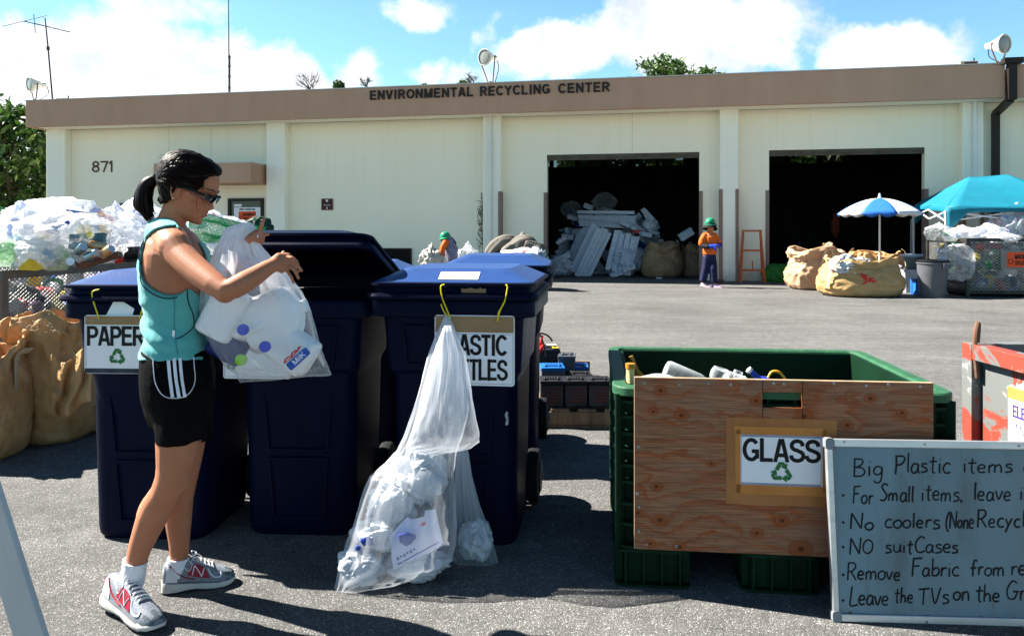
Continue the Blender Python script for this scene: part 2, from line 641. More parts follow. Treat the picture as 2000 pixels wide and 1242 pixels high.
def film(name, tint=(.9, .92, .95), a0=.25, a1=.75, scale=18.0, spots=None, stretch=(1, 1, .35), edge=.5, rough=.22, seed=0.0, spot_amt=.6, spot_scale=9.0, bump=.6, gather=0.0):
    """thin polythene: transparent film mixed with a whitish sheet, denser on wrinkles and at grazing angles"""
    m = bpy.data.materials.new(name)
    m.use_nodes = True
    k = NT(m.node_tree)
    bs = m.node_tree.nodes['Principled BSDF']
    o = m.node_tree.nodes['Material Output']
    tc = k.n('ShaderNodeTexCoord').outputs['Object']
    v = k.mapping(tc, scale=stretch, loc=(seed, seed * .7, 0))
    n1 = k.noise(v, scale, 6, .6, .8)
    if gather:
        at = k.n('ShaderNodeAttribute')
        at.attribute_name = 'fold'
        n1 = k.noise(at.outputs['Vector'], scale, 5, .6, .5)
    w = k.math('ABSOLUTE', k.math('SUBTRACT', n1, .5))
    ridge = k.ramp(w, [(.0, 1.0), (.12, 0.0)])
    lw = k.n('ShaderNodeLayerWeight')
    lw.inputs[0].default_value = .35
    op = k.math('ADD', k.math('MULTIPLY', ridge, a1 - a0), k.math('MULTIPLY', lw.outputs['Facing'], edge))
    op = k.math('ADD', op, a0, clamp=True)
    if gather:
        sv = k.n('ShaderNodeSeparateXYZ')
        k.L.new(at.outputs['Vector'], sv.inputs[0])
        up_ = k.math('SUBTRACT', 1.0, k.math('MULTIPLY', sv.outputs[2], 1.9), clamp=True)
        op = k.math('SUBTRACT', op, k.math('MULTIPLY', k.math('MULTIPLY', ridge, (a1 - a0) * .75), k.math('SUBTRACT', 1.0, up_, clamp=True)), clamp=True)
        op = k.math('ADD', op, k.math('MULTIPLY', k.math('MULTIPLY', up_, gather), k.ramp(n1, [(.38, .45), (.6, 1.0)])), clamp=True)
    col = k.mix(.0, tint, tint)
    if spots:
        vo = k.n('ShaderNodeTexVoronoi', i_Scale=spot_scale, i_Randomness=1.0)
        k.L.new(k.mapping(k.mix(.12, tc, k.n('ShaderNodeTexNoise', i_Scale=6.0).outputs[1]), loc=(seed, 0, seed)), vo.inputs['Vector'])
        sp = k.n('ShaderNodeSeparateColor')
        k.L.new(vo.outputs['Color'], sp.inputs[0])
        st = [(i / len(spots), c) for i, c in enumerate(spots)]
        rp = k.n('ShaderNodeValToRGB')
        rp.color_ramp.interpolation = 'CONSTANT'
        e = rp.color_ramp.elements
        while len(e) < len(st):
            e.new(.5)
        for i, (p, c) in enumerate(st):
            e[i].position = p
            e[i].color = c4(c)
        k.L.new(sp.outputs[0], rp.inputs[0])
        amt = k.math('MULTIPLY', k.math('GREATER_THAN', sp.outputs[1], .45), spot_amt)
        amt = k.math('MULTIPLY', amt, k.ramp(k.noise(tc, 5.0), [(.4, 0.3), (.6, 1.0)]))
        col = k.mix(amt, tint, rp.outputs[0])
        op = k.math('ADD', op, k.math('MULTIPLY', amt, .6), clamp=True)
    k.put(bs.inputs['Base Color'], col)
    bs.inputs['Roughness'].default_value = rough
    b = k.n('ShaderNodeBump')
    b.inputs['Strength'].default_value = bump
    b.inputs['Distance'].default_value = .02
    k.put(b.inputs['Height'], n1)
    k.put(bs.inputs['Normal'], b.outputs[0])
    tl = k.n('ShaderNodeBsdfTranslucent')
    k.put(tl.inputs[0], col)
    m1 = k.n('ShaderNodeMixShader')
    m1.inputs[0].default_value = .5
    k.L.new(bs.outputs[0], m1.inputs[1])
    k.L.new(tl.outputs[0], m1.inputs[2])
    tr = k.n('ShaderNodeBsdfTransparent')
    m2 = k.n('ShaderNodeMixShader')
    k.put(m2.inputs[0], op)
    k.L.new(tr.outputs[0], m2.inputs[1])
    k.L.new(m1.outputs[0], m2.inputs[2])
    k.L.new(m2.outputs[0], o.inputs[0])
    MATS[name] = m
    return m


def leafmat(name, cols, trans=.25):
    m = bpy.data.materials.new(name)
    m.use_nodes = True
    k = NT(m.node_tree)
    bs = m.node_tree.nodes['Principled BSDF']
    g = k.n('ShaderNodeNewGeometry')
    c = k.ramp(g.outputs['Random Per Island'], [(i / (len(cols) - 1), q) for i, q in enumerate(cols)])
    k.put(bs.inputs['Base Color'], c)
    bs.inputs['Roughness'].default_value = .5
    tl = k.n('ShaderNodeBsdfTranslucent')
    k.put(tl.inputs[0], c)
    mx = k.n('ShaderNodeMixShader')
    mx.inputs[0].default_value = trans
    k.L.new(bs.outputs[0], mx.inputs[1])
    k.L.new(tl.outputs[0], mx.inputs[2])
    k.L.new(mx.outputs[0], m.node_tree.nodes['Material Output'].inputs[0])
    MATS[name] = m
    return m


# asphalt
def asphalt():
    m = bpy.data.materials.new('asphalt')
    m.use_nodes = True
    k = NT(m.node_tree)
    bs = m.node_tree.nodes['Principled BSDF']
    tc = k.n('ShaderNodeTexCoord').outputs['Object']
    vo = k.n('ShaderNodeTexVoronoi', i_Scale=210.0)
    k.L.new(tc, vo.inputs['Vector'])
    sp = k.n('ShaderNodeSeparateColor')
    k.L.new(vo.outputs['Color'], sp.inputs[0])
    stone = k.ramp(sp.outputs[0], [(.0, (.070, .0695, .067)), (.45, (.108, .107, .103)), (.8, (.134, .133, .129)), (.92, (.178, .177, .172)), (1.0, (.36, .36, .35))])
    big = k.ramp(k.noise(tc, .55, 6, .6), [(.35, .80), (.65, 1.12)])
    mid = k.ramp(k.noise(tc, 9.0, 5, .6), [(.35, .84), (.65, 1.1)])
    streak = k.ramp(k.noise(k.mapping(tc, scale=(.25, 2.2, 1), rot=(0, 0, .15)), 2.0, 5, .6), [(.4, .92), (.62, 1.07)])
    c = k.mix(1.0, stone, big, 'MULTIPLY')
    c = k.mix(1.0, c, mid, 'MULTIPLY')
    c = k.mix(1.0, c, streak, 'MULTIPLY')
    st = k.ramp(k.noise(k.mapping(tc, loc=(7, 3, 0)), 1.3, 8, .65), [(.66, 0.0), (.74, .55)])
    c = k.mix(st, c, (.05, .042, .032))
    vor2 = k.n('ShaderNodeTexVoronoi', i_Scale=2.6, feature='F1')
    k.L.new(k.mapping(tc, scale=(1, 1.6, 1)), vor2.inputs['Vector'])
    fleck = k.ramp(vor2.outputs['Distance'], [(.0, .8), (.045, 0.0)])
    c = k.mix(fleck, c, (.045, .035, .022))
    ck = k.n('ShaderNodeTexVoronoi', feature='DISTANCE_TO_EDGE', i_Scale=.22)
    k.L.new(k.mix(.5, tc, k.n('ShaderNodeTexNoise', i_Scale=.9, i_Detail=9.0, i_Roughness=.7).outputs[1]), ck.inputs['Vector'])
    c = k.mix(k.ramp(ck.outputs['Distance'], [(.0, .35), (.0012, .2), (.002, 0.0)]), c, (.05, .048, .044))
    oil = k.ramp(k.noise(k.mapping(tc, scale=(.8, 1, 1), loc=(1.3, 5, 0)), .75, 5, .55), [(.60, 0.0), (.70, .38)])
    c = k.mix(oil, c, (.05, .049, .046))
    tyre = k.ramp(k.noise(k.mapping(tc, scale=(.10, 5.0, 1), rot=(0, 0, -.12)), 1.4, 4, .5), [(.62, 0.0), (.70, .22)])
    c = k.mix(tyre, c, (.065, .064, .061))
    pale = k.ramp(k.noise(k.mapping(tc, scale=(.35, 9.0, 1), rot=(0, 0, .06), loc=(2, 1, 0)), 1.1, 3, .5), [(.72, 0.0), (.76, .25)])
    c = k.mix(pale, c, (.24, .24, .23))
    k.put(bs.inputs['Base Color'], c)
    bs.inputs['Roughness'].default_value = .82
    bs.inputs['Specular IOR Level'].default_value = .12
    h = k.math('ADD', k.math('MULTIPLY', vo.outputs['Distance'], -1.0), k.math('MULTIPLY', k.noise(tc, 420.0, 3), .5))
    b = k.n('ShaderNodeBump')
    b.inputs['Strength'].default_value = .75
    b.inputs['Distance'].default_value = .004
    k.put(b.inputs['Height'], h)
    k.put(bs.inputs['Normal'], b.outputs[0])
    return m


MA = asphalt()
def wallmat(name, c1, c2):
    m = bpy.data.materials.new(name)
    m.use_nodes = True
    k = NT(m.node_tree)
    bs = m.node_tree.nodes['Principled BSDF']
    tc = k.n('ShaderNodeTexCoord').outputs['Object']
    sp = k.n('ShaderNodeSeparateXYZ')
    k.L.new(tc, sp.inputs[0])
    c = k.mix(k.ramp(k.noise(k.mapping(tc, scale=(1, 1, .4)), .8, 6, .6), [(.35, 0.0), (.68, 1.0)]), c1, c2)
    st = k.math('MULTIPLY', k.ramp(k.noise(k.mapping(tc, scale=(5.0, 1, .12)), 1.6, 6, .7), [(.54, 0.0), (.8, .5)]), k.ramp(k.math('MULTIPLY', sp.outputs[2], .2), [(.25, .25), (.95, 1.0)]))
    c = k.mix(st, c, tuple(x * y for x, y in zip(c2, (.72, .70, .62))))
    gr = k.math('ADD', k.math('MULTIPLY', sp.outputs[2], -1.1), k.math('MULTIPLY', k.noise(k.mapping(tc, scale=(1.4, 1, 1)), 1.5, 6, .65), 1.1))
    c = k.mix(k.ramp(gr, [(.25, 0.0), (.75, .6)]), c, (.27, .235, .175))
    sc = k.ramp(k.noise(tc, 5.0, 7, .7), [(.68, 0.0), (.74, .35)])
    c = k.mix(sc, c, (.38, .34, .25))
    k.put(bs.inputs['Base Color'], c)
    bs.inputs['Roughness'].default_value = .82
    b = k.n('ShaderNodeBump')
    b.inputs['Strength'].default_value = .2
    b.inputs['Distance'].default_value = .01
    k.put(b.inputs['Height'], k.noise(tc, 60, 4))
    k.put(bs.inputs['Normal'], b.outputs[0])
    return m


M_wall = wallmat('cream_wall', (.90, .83, .655), (.875, .80, .62))
M_pil = wallmat('cream_pilaster', (.90, .86, .73), (.88, .83, .69))
M_fascia = pm('taupe_fascia', (.50, .30, .20), (.455, .27, .18), 1.2, .75, .15, 50, c3=(.47, .235, .14), s3=.5, lo3=.66, hi3=.78, stretch=(1.6, 1, .35))
M_taupe = pm('taupe_guard', (.26, .18, .15), (.22, .15, .125), 2.5, .6, .1, 60)
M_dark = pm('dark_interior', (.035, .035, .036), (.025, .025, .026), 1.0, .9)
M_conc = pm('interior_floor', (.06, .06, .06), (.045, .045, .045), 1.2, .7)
M_brownmetal = pm('dark_brown_metal', (.028, .018, .014), (.02, .013, .011), 3, .45)
M_letter = pm('dark_brown_letter', (.03, .02, .016), (.022, .015, .012), 8, .5)
M_pipe = pm('cream_pipe', (.78, .775, .73), (.74, .73, .68), 3, .5)
M_black = pm('black_ink', (.006, .006, .008), (.009, .009, .01), 30, .6)
M_white = pm('white_paper', (.78, .79, .83), (.74, .75, .79), 7, .45, .06, 40)
M_green_ink = pm('green_ink', (.03, .16, .045), (.025, .13, .04), 20, .5)
M_navy = pm('navy_cart_plastic', (.0012, .0034, .020), (.001, .0028, .016), 4, .42, .12, 90, stretch=(1.6, 1.6, .55), c3=(.013, .019, .042), s3=11, lo3=.66, hi3=.78, rough2=.55, spec=.07)
M_navylow = pm('navy_cart_worn', (.006, .016, .075), (.004, .011, .055), 5, .4, .15, 70, c3=(.02, .035, .10), s3=3, lo3=.6, hi3=.75, rough2=.5)
M_lid = pm('blue_cart_lid', (.019, .054, .18), (.016, .045, .15), 5, .35, .12, 60, c3=(.03, .078, .22), s3=2.5, lo3=.55, hi3=.75, rough2=.5)
M_rubber = pm('black_rubber', (.006, .006, .007), (.009, .009, .009), 8, .75, .2, 80)
M_yellow = pm('yellow_cable_tie', (.75, .62, .02), (.65, .52, .02), 10, .4)
M_tape = pm('brown_parcel_tape', (.30, .19, .095), (.26, .16, .08), 9, .35, .08, 50, stretch=(1, 1, 3))
M_tape2 = pm('orange_parcel_tape', (.50, .20, .05), (.44, .17, .042), 9, .33, .08, 50)
M_steel = pm('galvanised_steel', (.30, .31, .31), (.20, .205, .20), 5, .5, .1, 60, metal=.6)
M_dsteel = pm('dark_steel', (.06, .06, .058), (.035, .033, .03), 5, .55, .1, 60, metal=.5)
M_alu = pm('aluminium', (.62, .64, .66), (.50, .52, .54), 4, .35, .05, 60, metal=.7, stretch=(1, 1, 6))
M_gold = pm('woven_tan_sack', (.52, .30, .135), (.40, .21, .08), 3, .66, .5, 30, c3=(.60, .39, .20), s3=2, lo3=.5, hi3=.7)
M_gold_in = pm('woven_orange_sack', (.34, .16, .06), (.25, .11, .04), 3, .65, .35, 45)
M_sackstrap = pm('pale_webbing', (.50, .42, .30), (.42, .34, .23), 30, .8, .3, 160)
M_leafA = leafmat('leaf_mid', [(.018, .05, .008), (.04, .10, .014), (.075, .15, .022), (.02, .055, .01), (.11, .19, .03)])
M_leafB = leafmat('leaf_dark', [(.012, .038, .008), (.03, .075, .012), (.06, .12, .02), (.015, .04, .008)])
M_bark = pm('bark', (.10, .075, .055), (.06, .045, .034), 8, .9, .5, 30, stretch=(3, 3, .5))
M_twig = pm('dry_twig', (.13, .10, .075), (.08, .06, .045), 8, .9)
# ================================================================== ground
g = MB()
g.grid(lambda a, b: Vector((-300 + 600 * a, -60 + 460 * b, 0)), 60, 46)
ground = g.build('ground', MA, None, True, 0)
tag(ground, 'sunlit grey asphalt yard strewn with specks', 'asphalt', kind='structure')

# ================================================================== building
TH = R_(11.4)
BO = Vector((411 / F * 21.79, 21.79, 0))
PB = Pl(BO, (math.cos(TH), -math.sin(TH), 0), (0, 0, 1))
LP = Pl((0, 0, 0), (1, 0, 0), (0, 0, 1))
bld = empty('recycling_building', BO, -TH)
tag(bld, 'long cream recycling hall with taupe roof band and two open bays', 'building')


def bu(px, py=450, w=0.0):
    return PB.px(px, py, w)[0]


def bv(px, py, w=0.0):
    return PB.px(px, py, w)[1]


uL, uR = bu(104), bu(2300)
vS = 4.73                      # soffit
vT = 5.55                      # roof band top
d1 = (bu(1068), bu(1366), bv(1217, 300))
d2 = (bu(1502), bu(1806), bv(1650, 291))
DEP = 13.0
m = MB()
T = .25


def wall_rect(u0, u1, v0, v1):
    m.bx(u0, u1, 0, T, v0, v1)


wall_rect(uL, d1[0], 0, vS)
wall_rect(d1[0], d1[1], d1[2], vS)
wall_rect(d1[1], d2[0], 0, vS)
wall_rect(d2[0], d2[1], d2[2], vS)
wall_rect(d2[1], uR, 0, vS)
m.bx(uL, uL + .2, T, DEP, 0, vS)
m.bx(uR - .2, uR, T, DEP, 0, vS)
wl = m.build('wall', M_wall, bld, False)
# raised beam strip under the soffit, between pilasters
m = MB()
pil = [(bu(104), bu(140)), (bu(520, w=.3), bu(556, w=.3)), (bu(943, w=.3), bu(978, w=.3)), (bu(1406, w=.3), bu(1442, w=.3)), (bu(1880, w=.3), bu(1921, w=.3))]
vb = bv(1250, 216, .09)
edges = [p for pr in pil for p in pr][1:] + [uR]
for a, b in zip(edges[0::2], edges[1::2]):
    m.bx(a, b, -.09, 0, vb, vS)
m.build('beam', M_wall, bld, False, bevel=.01)
for a, b in pil:
    m = MB()
    m.bx(a, b, -.3, 0, 0, vS)
    m.build('pilaster', M_pil, bld, False, bevel=.015)
m = MB()
for px_ in (330, 412, 1235):
    u = bu(px_)
    for v0_, v1_ in ((0.02, vb - .02),):
        if d1[0] < u < d1[1]:
            v0_ = d1[2] + .02
        if d2[0] < u < d2[1]:
            v0_ = d2[2] + .02
        m.bx(u - .008, u + .008, -.004, .02, v0_, v1_)
m.build('panel_joint', pm('joint_filler', (.66, .62, .49), (.60, .56, .44), 3, .8), bld, False)
# roof band with soffit
m = MB()
fl = bu(50, 225, 1.0)
fr = bu(1963, 160, 1.0)
m.bx(fl, fr, -1.0, -.85, vS - .02, vT)
m.bx(fr + .06, uR + .5, -1.0, -.85, vS - .02, vT - .02)
m.bx(fl, fl + .15, -.85, DEP + .8, vS - .02, vT)
m.build('roof_band', M_fascia, bld, False, bevel=.012)
m = MB()
m.bx(fl + .16, uR + .4, -.84, DEP + .7, vS, vS + .18)
m.bx(fl + .16, uR + .4, -.84, DEP + .7, vS + .2, vT - .12)
m.build('roof', M_pil, bld, False)
m = MB()
m.bx(fl - .01, fr, -1.02, -.8, vT, vT + .03)
m.build('coping', pm('pale_coping', (.55, .50, .45), (.48, .43, .38), 3, .7), bld, False)
# lettering on the roof band
m = MB()
w = 1.04
ua, va = PB.px(722, 195.5, w)
ub, _ = PB.px(1190, 180, w)
vt = bv(722, 177.5, w)
words = [('ENVIRONMENTAL', 722, 924), ('RECYCLING', 937, 1074), ('CENTER', 1090, 1191)]
for s_, x0, x1 in words:
    m = MB()
    u0, u1 = bu(x0, 185, w), bu(x1, 180, w)
    put_text(m, LP, s_, u0, va, u1, vt, w, 0, .035, t=.19, space=1.13)
    m.build('lettering', M_letter, bld, False)
# door headers (rolled shutters) and guards
for d in (d1, d2):
    m = MB()
    m.bx(d[0], d[1], .02, .2, d[2] - .09, d[2] - .002)
    m.bx(d[0], d[1], .05, .1, d[2] - .16, d[2] - .092)
    m.build('shutter_head', pm('shutter_metal', (.10, .085, .06), (.06, .05, .035), 4, .6), bld, False)
vg = bv(1200, 375)
for u0, side in ((d1[0], -1), (d1[1], 1), (d2[0], -1), (d2[1], 1)):
    m = MB()
    a, b = (u0 - .09, u0 + .004) if side < 0 else (u0 - .004, u0 + .09)
    m.bx(a, b, -.03, T + .01, 0, vg)
    m.build('corner_guard', M_taupe, bld, False, bevel=.006)
for a, b in pil[2:5]:
    for q in (0, 1):
        if (a, b) == pil[2] and q == 0:
            continue
        m = MB()
        c0, c1 = (a - .012, a + .075) if q == 0 else (b - .075, b + .012)
        m.bx(c0, c1, -.325, -.02, 0, vg + .03)
        m.build('corner_guard', M_taupe, bld, False, bevel=.006)
# pipes
for px_, w in ((957, .36), (1904, .36)):
    m = MB()
    u = bu(px_, 300, w)
    m.tube([(u, -w, vS), (u, -w, .05)], .055, 12)
    for z in (.9, 2.3, 3.7):
        m.lathe((u, -w, z), [(.07, -.03), (.07, .03)], 12)
    m.build('drain_pipe', M_pipe, bld)
m = MB()
u = bu(1947, 250, .2)
u2 = bu(1976, 150, 1.08)
m.bx(u - .08, u + .08, -.2, -.04, 0, vS - .28)
m.bar((u, -.12, vS - .30), (u2 - .02, -1.07, vS - .08), .16, .14)
m.bx(u2 - .10, u2 + .10, -1.16, -1.01, vS - .1, vT)
m.bx(u2 - .22, u2 + .22, -1.24, -1.0, vT - .03, vT + .11)
m.build('downspout', M_brownmetal, bld, False, bevel=.008)
# house number and plaque, entrance
m = MB()
u0, v0 = PB.px(178, 337, .02)
u1, v1 = PB.px(222, 314, .02)
put_text(m, LP, '871', u0, v0, u1, v1, .02, 0, .02, t=.13)
m.build('house_number', pm('brown_number', (.10, .045, .03), None, 4, .6), bld, False)
m = MB()
u0, v0 = PB.px(628, 411)
u1, v1 = PB.px(651, 388)
m.rect(LP, u0, v0, u1, v1, 0, .025, 1)
m.rect(LP, u0 + .02, v0 + .02, u1 - .02, v1 - .02, .025, .03, 0)
um = (u0 + u1) / 2
m.rect(LP, um - .035, v1 - .10, um + .035, v1 - .035, .03, .034, 2)
for dx in (-.11, -.07, -.02, .03, .075):
    m.rect(LP, um + dx, v0 + .15, um + dx + .032, v0 + .168, .03, .034, 2)
m.rect(LP, um - .012, v0 + .06, um + .012, v0 + .11, .03, .034, 2)
m.prism(LP, [(um - .03, v0 + .065), (um + .03, v0 + .065), (um, v0 + .03)], .03, .034, 2)
m.build('plaque', [pm('maroon_plate', (.07, .02, .016), None, 5, .5), M_taupe, M_white], bld, False)
# canopy over the entrance
m = MB()
cb = bv(488, 357, 1.2)
ct = bv(488, 318, 1.2)
poly = [(bu(300, w=0), 0), (bu(522, w=.02), 0), (bu(522, w=.02), .45), (bu(489, w=1.2), 1.2), (bu(300, w=1.2), 1.2)]
pts0 = [Vector((a, -b, cb)) for a, b in poly]
pts1 = [Vector((a, -b, ct)) for a, b in poly]
m.loft([pts0, pts1])
m.build('entrance_canopy', M_fascia, bld, False, bevel=.012)
m = MB()
m.loft([[p + Vector((0, 0, .001 + ct - cb)) for p in pts0], [p + Vector((0, 0, .04 + ct - cb)) for p in pts0]])
m.build('canopy_coping', MATS['pale_coping'], bld, False)
# entrance door
m = MB()
u0, v1 = PB.px(447, 388)
u1, _ = PB.px(516, 388)
m.rect(LP, u0, 0, u0 + .09, v1, 0, .07)
m.rect(LP, u1 - .09, 0, u1, v1, 0, .07)
m.rect(LP, u0 + .09, v1 - .09, u1 - .09, v1, 0, .068)
m.rect(LP, u0 + .09, 0, u1 - .09, .35, 0, .06)
ed = m.build('entrance_door', M_brownmetal, bld, False)
m = MB()
m.rect(LP, u0 + .09, .35, u1 - .09, v1 - .09, 0, .03)
gm = pm('dark_glass', (.012, .014, .014), None, 3, .08, spec=.5)
m.build('door_glass', gm, ed, False)
m = MB()
for (x0, y0, x1, y1, w, mi) in ((457, 470, 509, 405, .036, 0), (466, 431, 500, 413, .04, 1), (457, 404, 472, 399, .036, 0)):
    a, b = PB.px(x0, y0, w)
    c, d = PB.px(x1, y1, w)
    m.rect(LP, a, b, c, d, w - .004, w, mi)
a, b = PB.px(474, 422, .045)
c, d = PB.px(498, 416, .045)
put_text(m, LP, 'MAKIMINATO', a, b, c, d, .042, .02, 0, 2)
a, b = PB.px(475, 429, .045)
c, d = PB.px(499, 424, .045)
put_text(m, LP, 'SHOJI CO.,LTD', a, b, c, d, .042, .02, 0, 2)
a, b = PB.px(467, 411, .045)
c, d = PB.px(498, 407, .045)
put_text(m, LP, 'OKINAWA BRANCH AND', a, b, c, d, .0385, .01, 0, 2)
uu, vv = PB.px(470, 425, .045)
m.lathe((uu, -.0405, vv), [(.05, 0), (.05, .002)], 16, (0, -1, 0), 2)
m.lathe((uu, -.0408, vv), [(.034, 0), (.034, .003)], 16, (0, -1, 0), 1)
M_orsign = pm('orange_sign', (.75, .09, .02), (.70, .08, .018), 8, .5)
m.build('door_notice', [M_white, M_orsign, M_black], ed, False)
# dark louvre vents low on the wall
for (x0, y0, x1, y1) in ((226, 460, 268, 397), (740, 520, 804, 485)):
    m = MB()
    a, b = PB.px(x0, y0, .02)
    c, d = PB.px(x1, y1, .02)
    m.rect(LP, a, b, c, d, 0, .01, 0)
    for (p, q, r, s) in ((a, b, a + .04, d), (c - .04, b, c, d), (a + .04, b, c - .04, b + .04), (a + .04, d - .04, c - .04, d)):
        m.rect(LP, p, q, r, s, .01, .05, 1)
    nb = max(2, int((d - b) / .09))
    for i in range(nb):
        z = b + .06 + (d - b - .12) * i / nb
        m.bar((a + .04, -.025, z), (c - .04, -.025, z), .004, .05, (0, -1, .7), 1)
    m.build('vent', [pm('vent_dark', (.008, .008, .008), None, 3, .8), M_brownmetal], bld, False)
# interior: back wall with clerestory windows, ceiling beams, slab
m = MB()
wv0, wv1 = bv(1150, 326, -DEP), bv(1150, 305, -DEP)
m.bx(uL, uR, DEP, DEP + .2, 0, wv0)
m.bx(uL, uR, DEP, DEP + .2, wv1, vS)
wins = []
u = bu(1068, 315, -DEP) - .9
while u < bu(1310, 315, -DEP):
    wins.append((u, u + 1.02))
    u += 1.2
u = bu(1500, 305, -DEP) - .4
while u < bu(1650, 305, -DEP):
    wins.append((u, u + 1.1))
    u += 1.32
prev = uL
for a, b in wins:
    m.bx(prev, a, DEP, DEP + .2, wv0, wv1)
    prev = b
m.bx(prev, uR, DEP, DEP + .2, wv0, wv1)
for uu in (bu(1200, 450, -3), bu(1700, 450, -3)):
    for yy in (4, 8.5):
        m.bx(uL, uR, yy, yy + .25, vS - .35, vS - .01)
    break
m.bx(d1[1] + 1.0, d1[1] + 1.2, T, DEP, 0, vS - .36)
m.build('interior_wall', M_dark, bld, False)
for a, b in wins:
    m = MB()
    m.bx(a, b, DEP + .08, DEP + .10, wv0, wv1)
    gl = film('window_glass', (.02, .03, .02), .55, .65, 3, rough=.1, edge=.1) if 'window_glass' not in MATS else MATS['window_glass']
    m.build('window_pane', gl, bld, False)
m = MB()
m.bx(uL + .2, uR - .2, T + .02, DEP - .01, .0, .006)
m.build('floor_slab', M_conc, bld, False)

# ================================================================== on the roof
M_lamp_body = pm('lamp_enamel', (.62, .62, .58), (.54, .54, .5), 6, .4)
M_lamp_glass = pm('lamp_lens', (.30, .31, .29), (.24, .25, .235), 12, .15, .1, 60)
M_rust = pm('rusty_iron', (.17, .085, .05), (.10, .055, .04), 10, .8, .3, 60)


def floodlight(px_, py_base, fx, fy, left, label):
    """px of the foot, lamp centre px, facing left or right"""
    wv = .75
    u0, v0 = PB.px(px_, py_base, wv)
    uc, vc = PB.px(fx, fy, wv)
    base = PB.at(u0, vT + .03, wv)
    r = empty('floodlight', base, -TH)
    tag(r, label, 'floodlight', 'floodlights along the roof edge')
    cx, cz = uc - u0, vc - vT - .03
    ax = Vector((-.45 if left else .55, -.85, -.12 if left else -.1)).normalized()
    c = Vector((cx, 0, cz))
    m = MB()
    m.lathe(c, [(.05, -.36), (.075, -.34), (.075, -.2), (.11, -.17), (.20, .05), (.245, .13), (.245, .16), (.225, .165), (.21, .12)], 28, ax)
    m.build('lamp_housing', M_lamp_body, r)
    m = MB()
    m.lathe(c, [(.222, .13), (.21, .142), (.12, .155), (.01, .16)], 28, ax)
    m.build('lens', M_lamp_glass, r)
    sd = ax.cross(Vector((0, 0, 1))).normalized()
    m = MB()
    for q in (-1, 1):
        m.tube([c + sd * .265 * q, c + sd * .25 * q - Vector((0, 0, .16)), Vector((0, 0, .05)) + sd * .09 * q, Vector((0, 0, .03)) + sd * .02 * q], .018, 6)
        m.lathe(c + sd * .235 * q, [(.03, 0), (.03, .05)], 8, sd * q)
    m.lathe((0, 0, 0), [(.10, 0), (.10, .03), (.04, .035), (.04, .07)], 14)
    m.build('yoke', M_rust, r)
    m = MB()
    b = c - ax * .34
    m.tube(catmull([b, b + Vector((.05, .02, -.1)), (b + Vector((.09, 0, -.3))), Vector((.12, .03, .02))], 5), .012, 5)
    m.build('power_cable', M_black, r)


floodlight(68, 200, 67, 166, True, 'leftmost grey floodlight, beside the yagi aerial on the roof corner')
floodlight(958, 148, 953, 113, True, 'middle floodlight on the roof, above the word RECYCLING')
floodlight(1952, 122, 1951, 88, False, 'floodlight next to the dark downspout hopper, facing right')


def aerial():
    base = PB.at(*PB.px(104, 198, .3), .3)
    base.z = vT - .12
    r = empty('tv_aerial', base, 0)
    tag(r, 'thin yagi aerial on a leaning mast at the roof corner', 'aerial')
    Zb = base.y

    def q(px, py, dz=0.0):
        return P(px, py, Zb + dz) - base
    m = MB()
    m.tube([Vector((0, 0, 0)), q(94, 95), q(88, 36)], [.03, .026, .02], 6)
    m.lathe(q(94, 95), [(.05, -.06), (.05, .06)], 8)
    m.build('mast', M_dsteel, r)
    m = MB()
    m.tube([q(47, 42, .3), q(90, 52), q(136, 63, -.5)], .018, 6)
    m.build('boom', M_dsteel, r)
    for a, b, c, d, e, f in ((5, 52, .9, 91, 31, -.3), (66, 28, .15, 69, 65, .15), (100, 53.5, .5, 102, 56, -.7), (117, 57, .5, 119, 60, -.8)):
        m = MB()
        m.tube([q(a, b, c), q(d, e, f)], .012, 5)
        m.build('element', M_dsteel, r)


aerial()
base = PB.at(*PB.px(448, 178, .3), .3)
base.z = vT - .12
m = MB()
zb = base.y
m.tube([(0, 0, 0), P(448, 110, zb) - base, P(447, 108, zb) - base, P(446, -60, zb) - base], [.035, .035, .02, .012], 8)
for py in (172, 150, 130, 112):
    m.lathe(P(448, py, zb) - base, [(.045, -.03), (.045, .03)], 8)
o = m.build('whip_aerial', M_dsteel)
o.location = base
tag(o, 'tall thin whip aerial rising from the roof, out of the picture', 'aerial')
for (px_, py_, ww, hh, lab) in ((126, 193, .42, .12, 'small dark roof box by the leftmost floodlight'), (1890, 124, .42, .17, 'small roof box left of the right-hand floodlight')):
    b_ = PB.at(*PB.px(px_, py_, .5), .5)
    b_.z = vT - .12
    r = empty('roof_box', b_, -TH)
    tag(r, lab, 'roof box')
    m = MB()
    m.bx(-ww / 2, ww / 2, -.12, .12, 0, hh + .13)
    m.build('casing', pm('box_grey_%d' % px_, (.24, .23, .21), (.18, .17, .16), 6, .6), r, False, bevel=.01)
    m = MB()
    m.bx(-ww / 2 + .1, ww / 2 - .03, -.125, -.12, hh + .02, hh + .1)
    m.build('cover_plate', M_brownmetal, r, False)
    m = MB()
    m.tube([(ww * .35, 0, hh + .13), (ww * .35, 0, hh + .22)], .02, 6)
    m.build('conduit', M_dsteel, r)


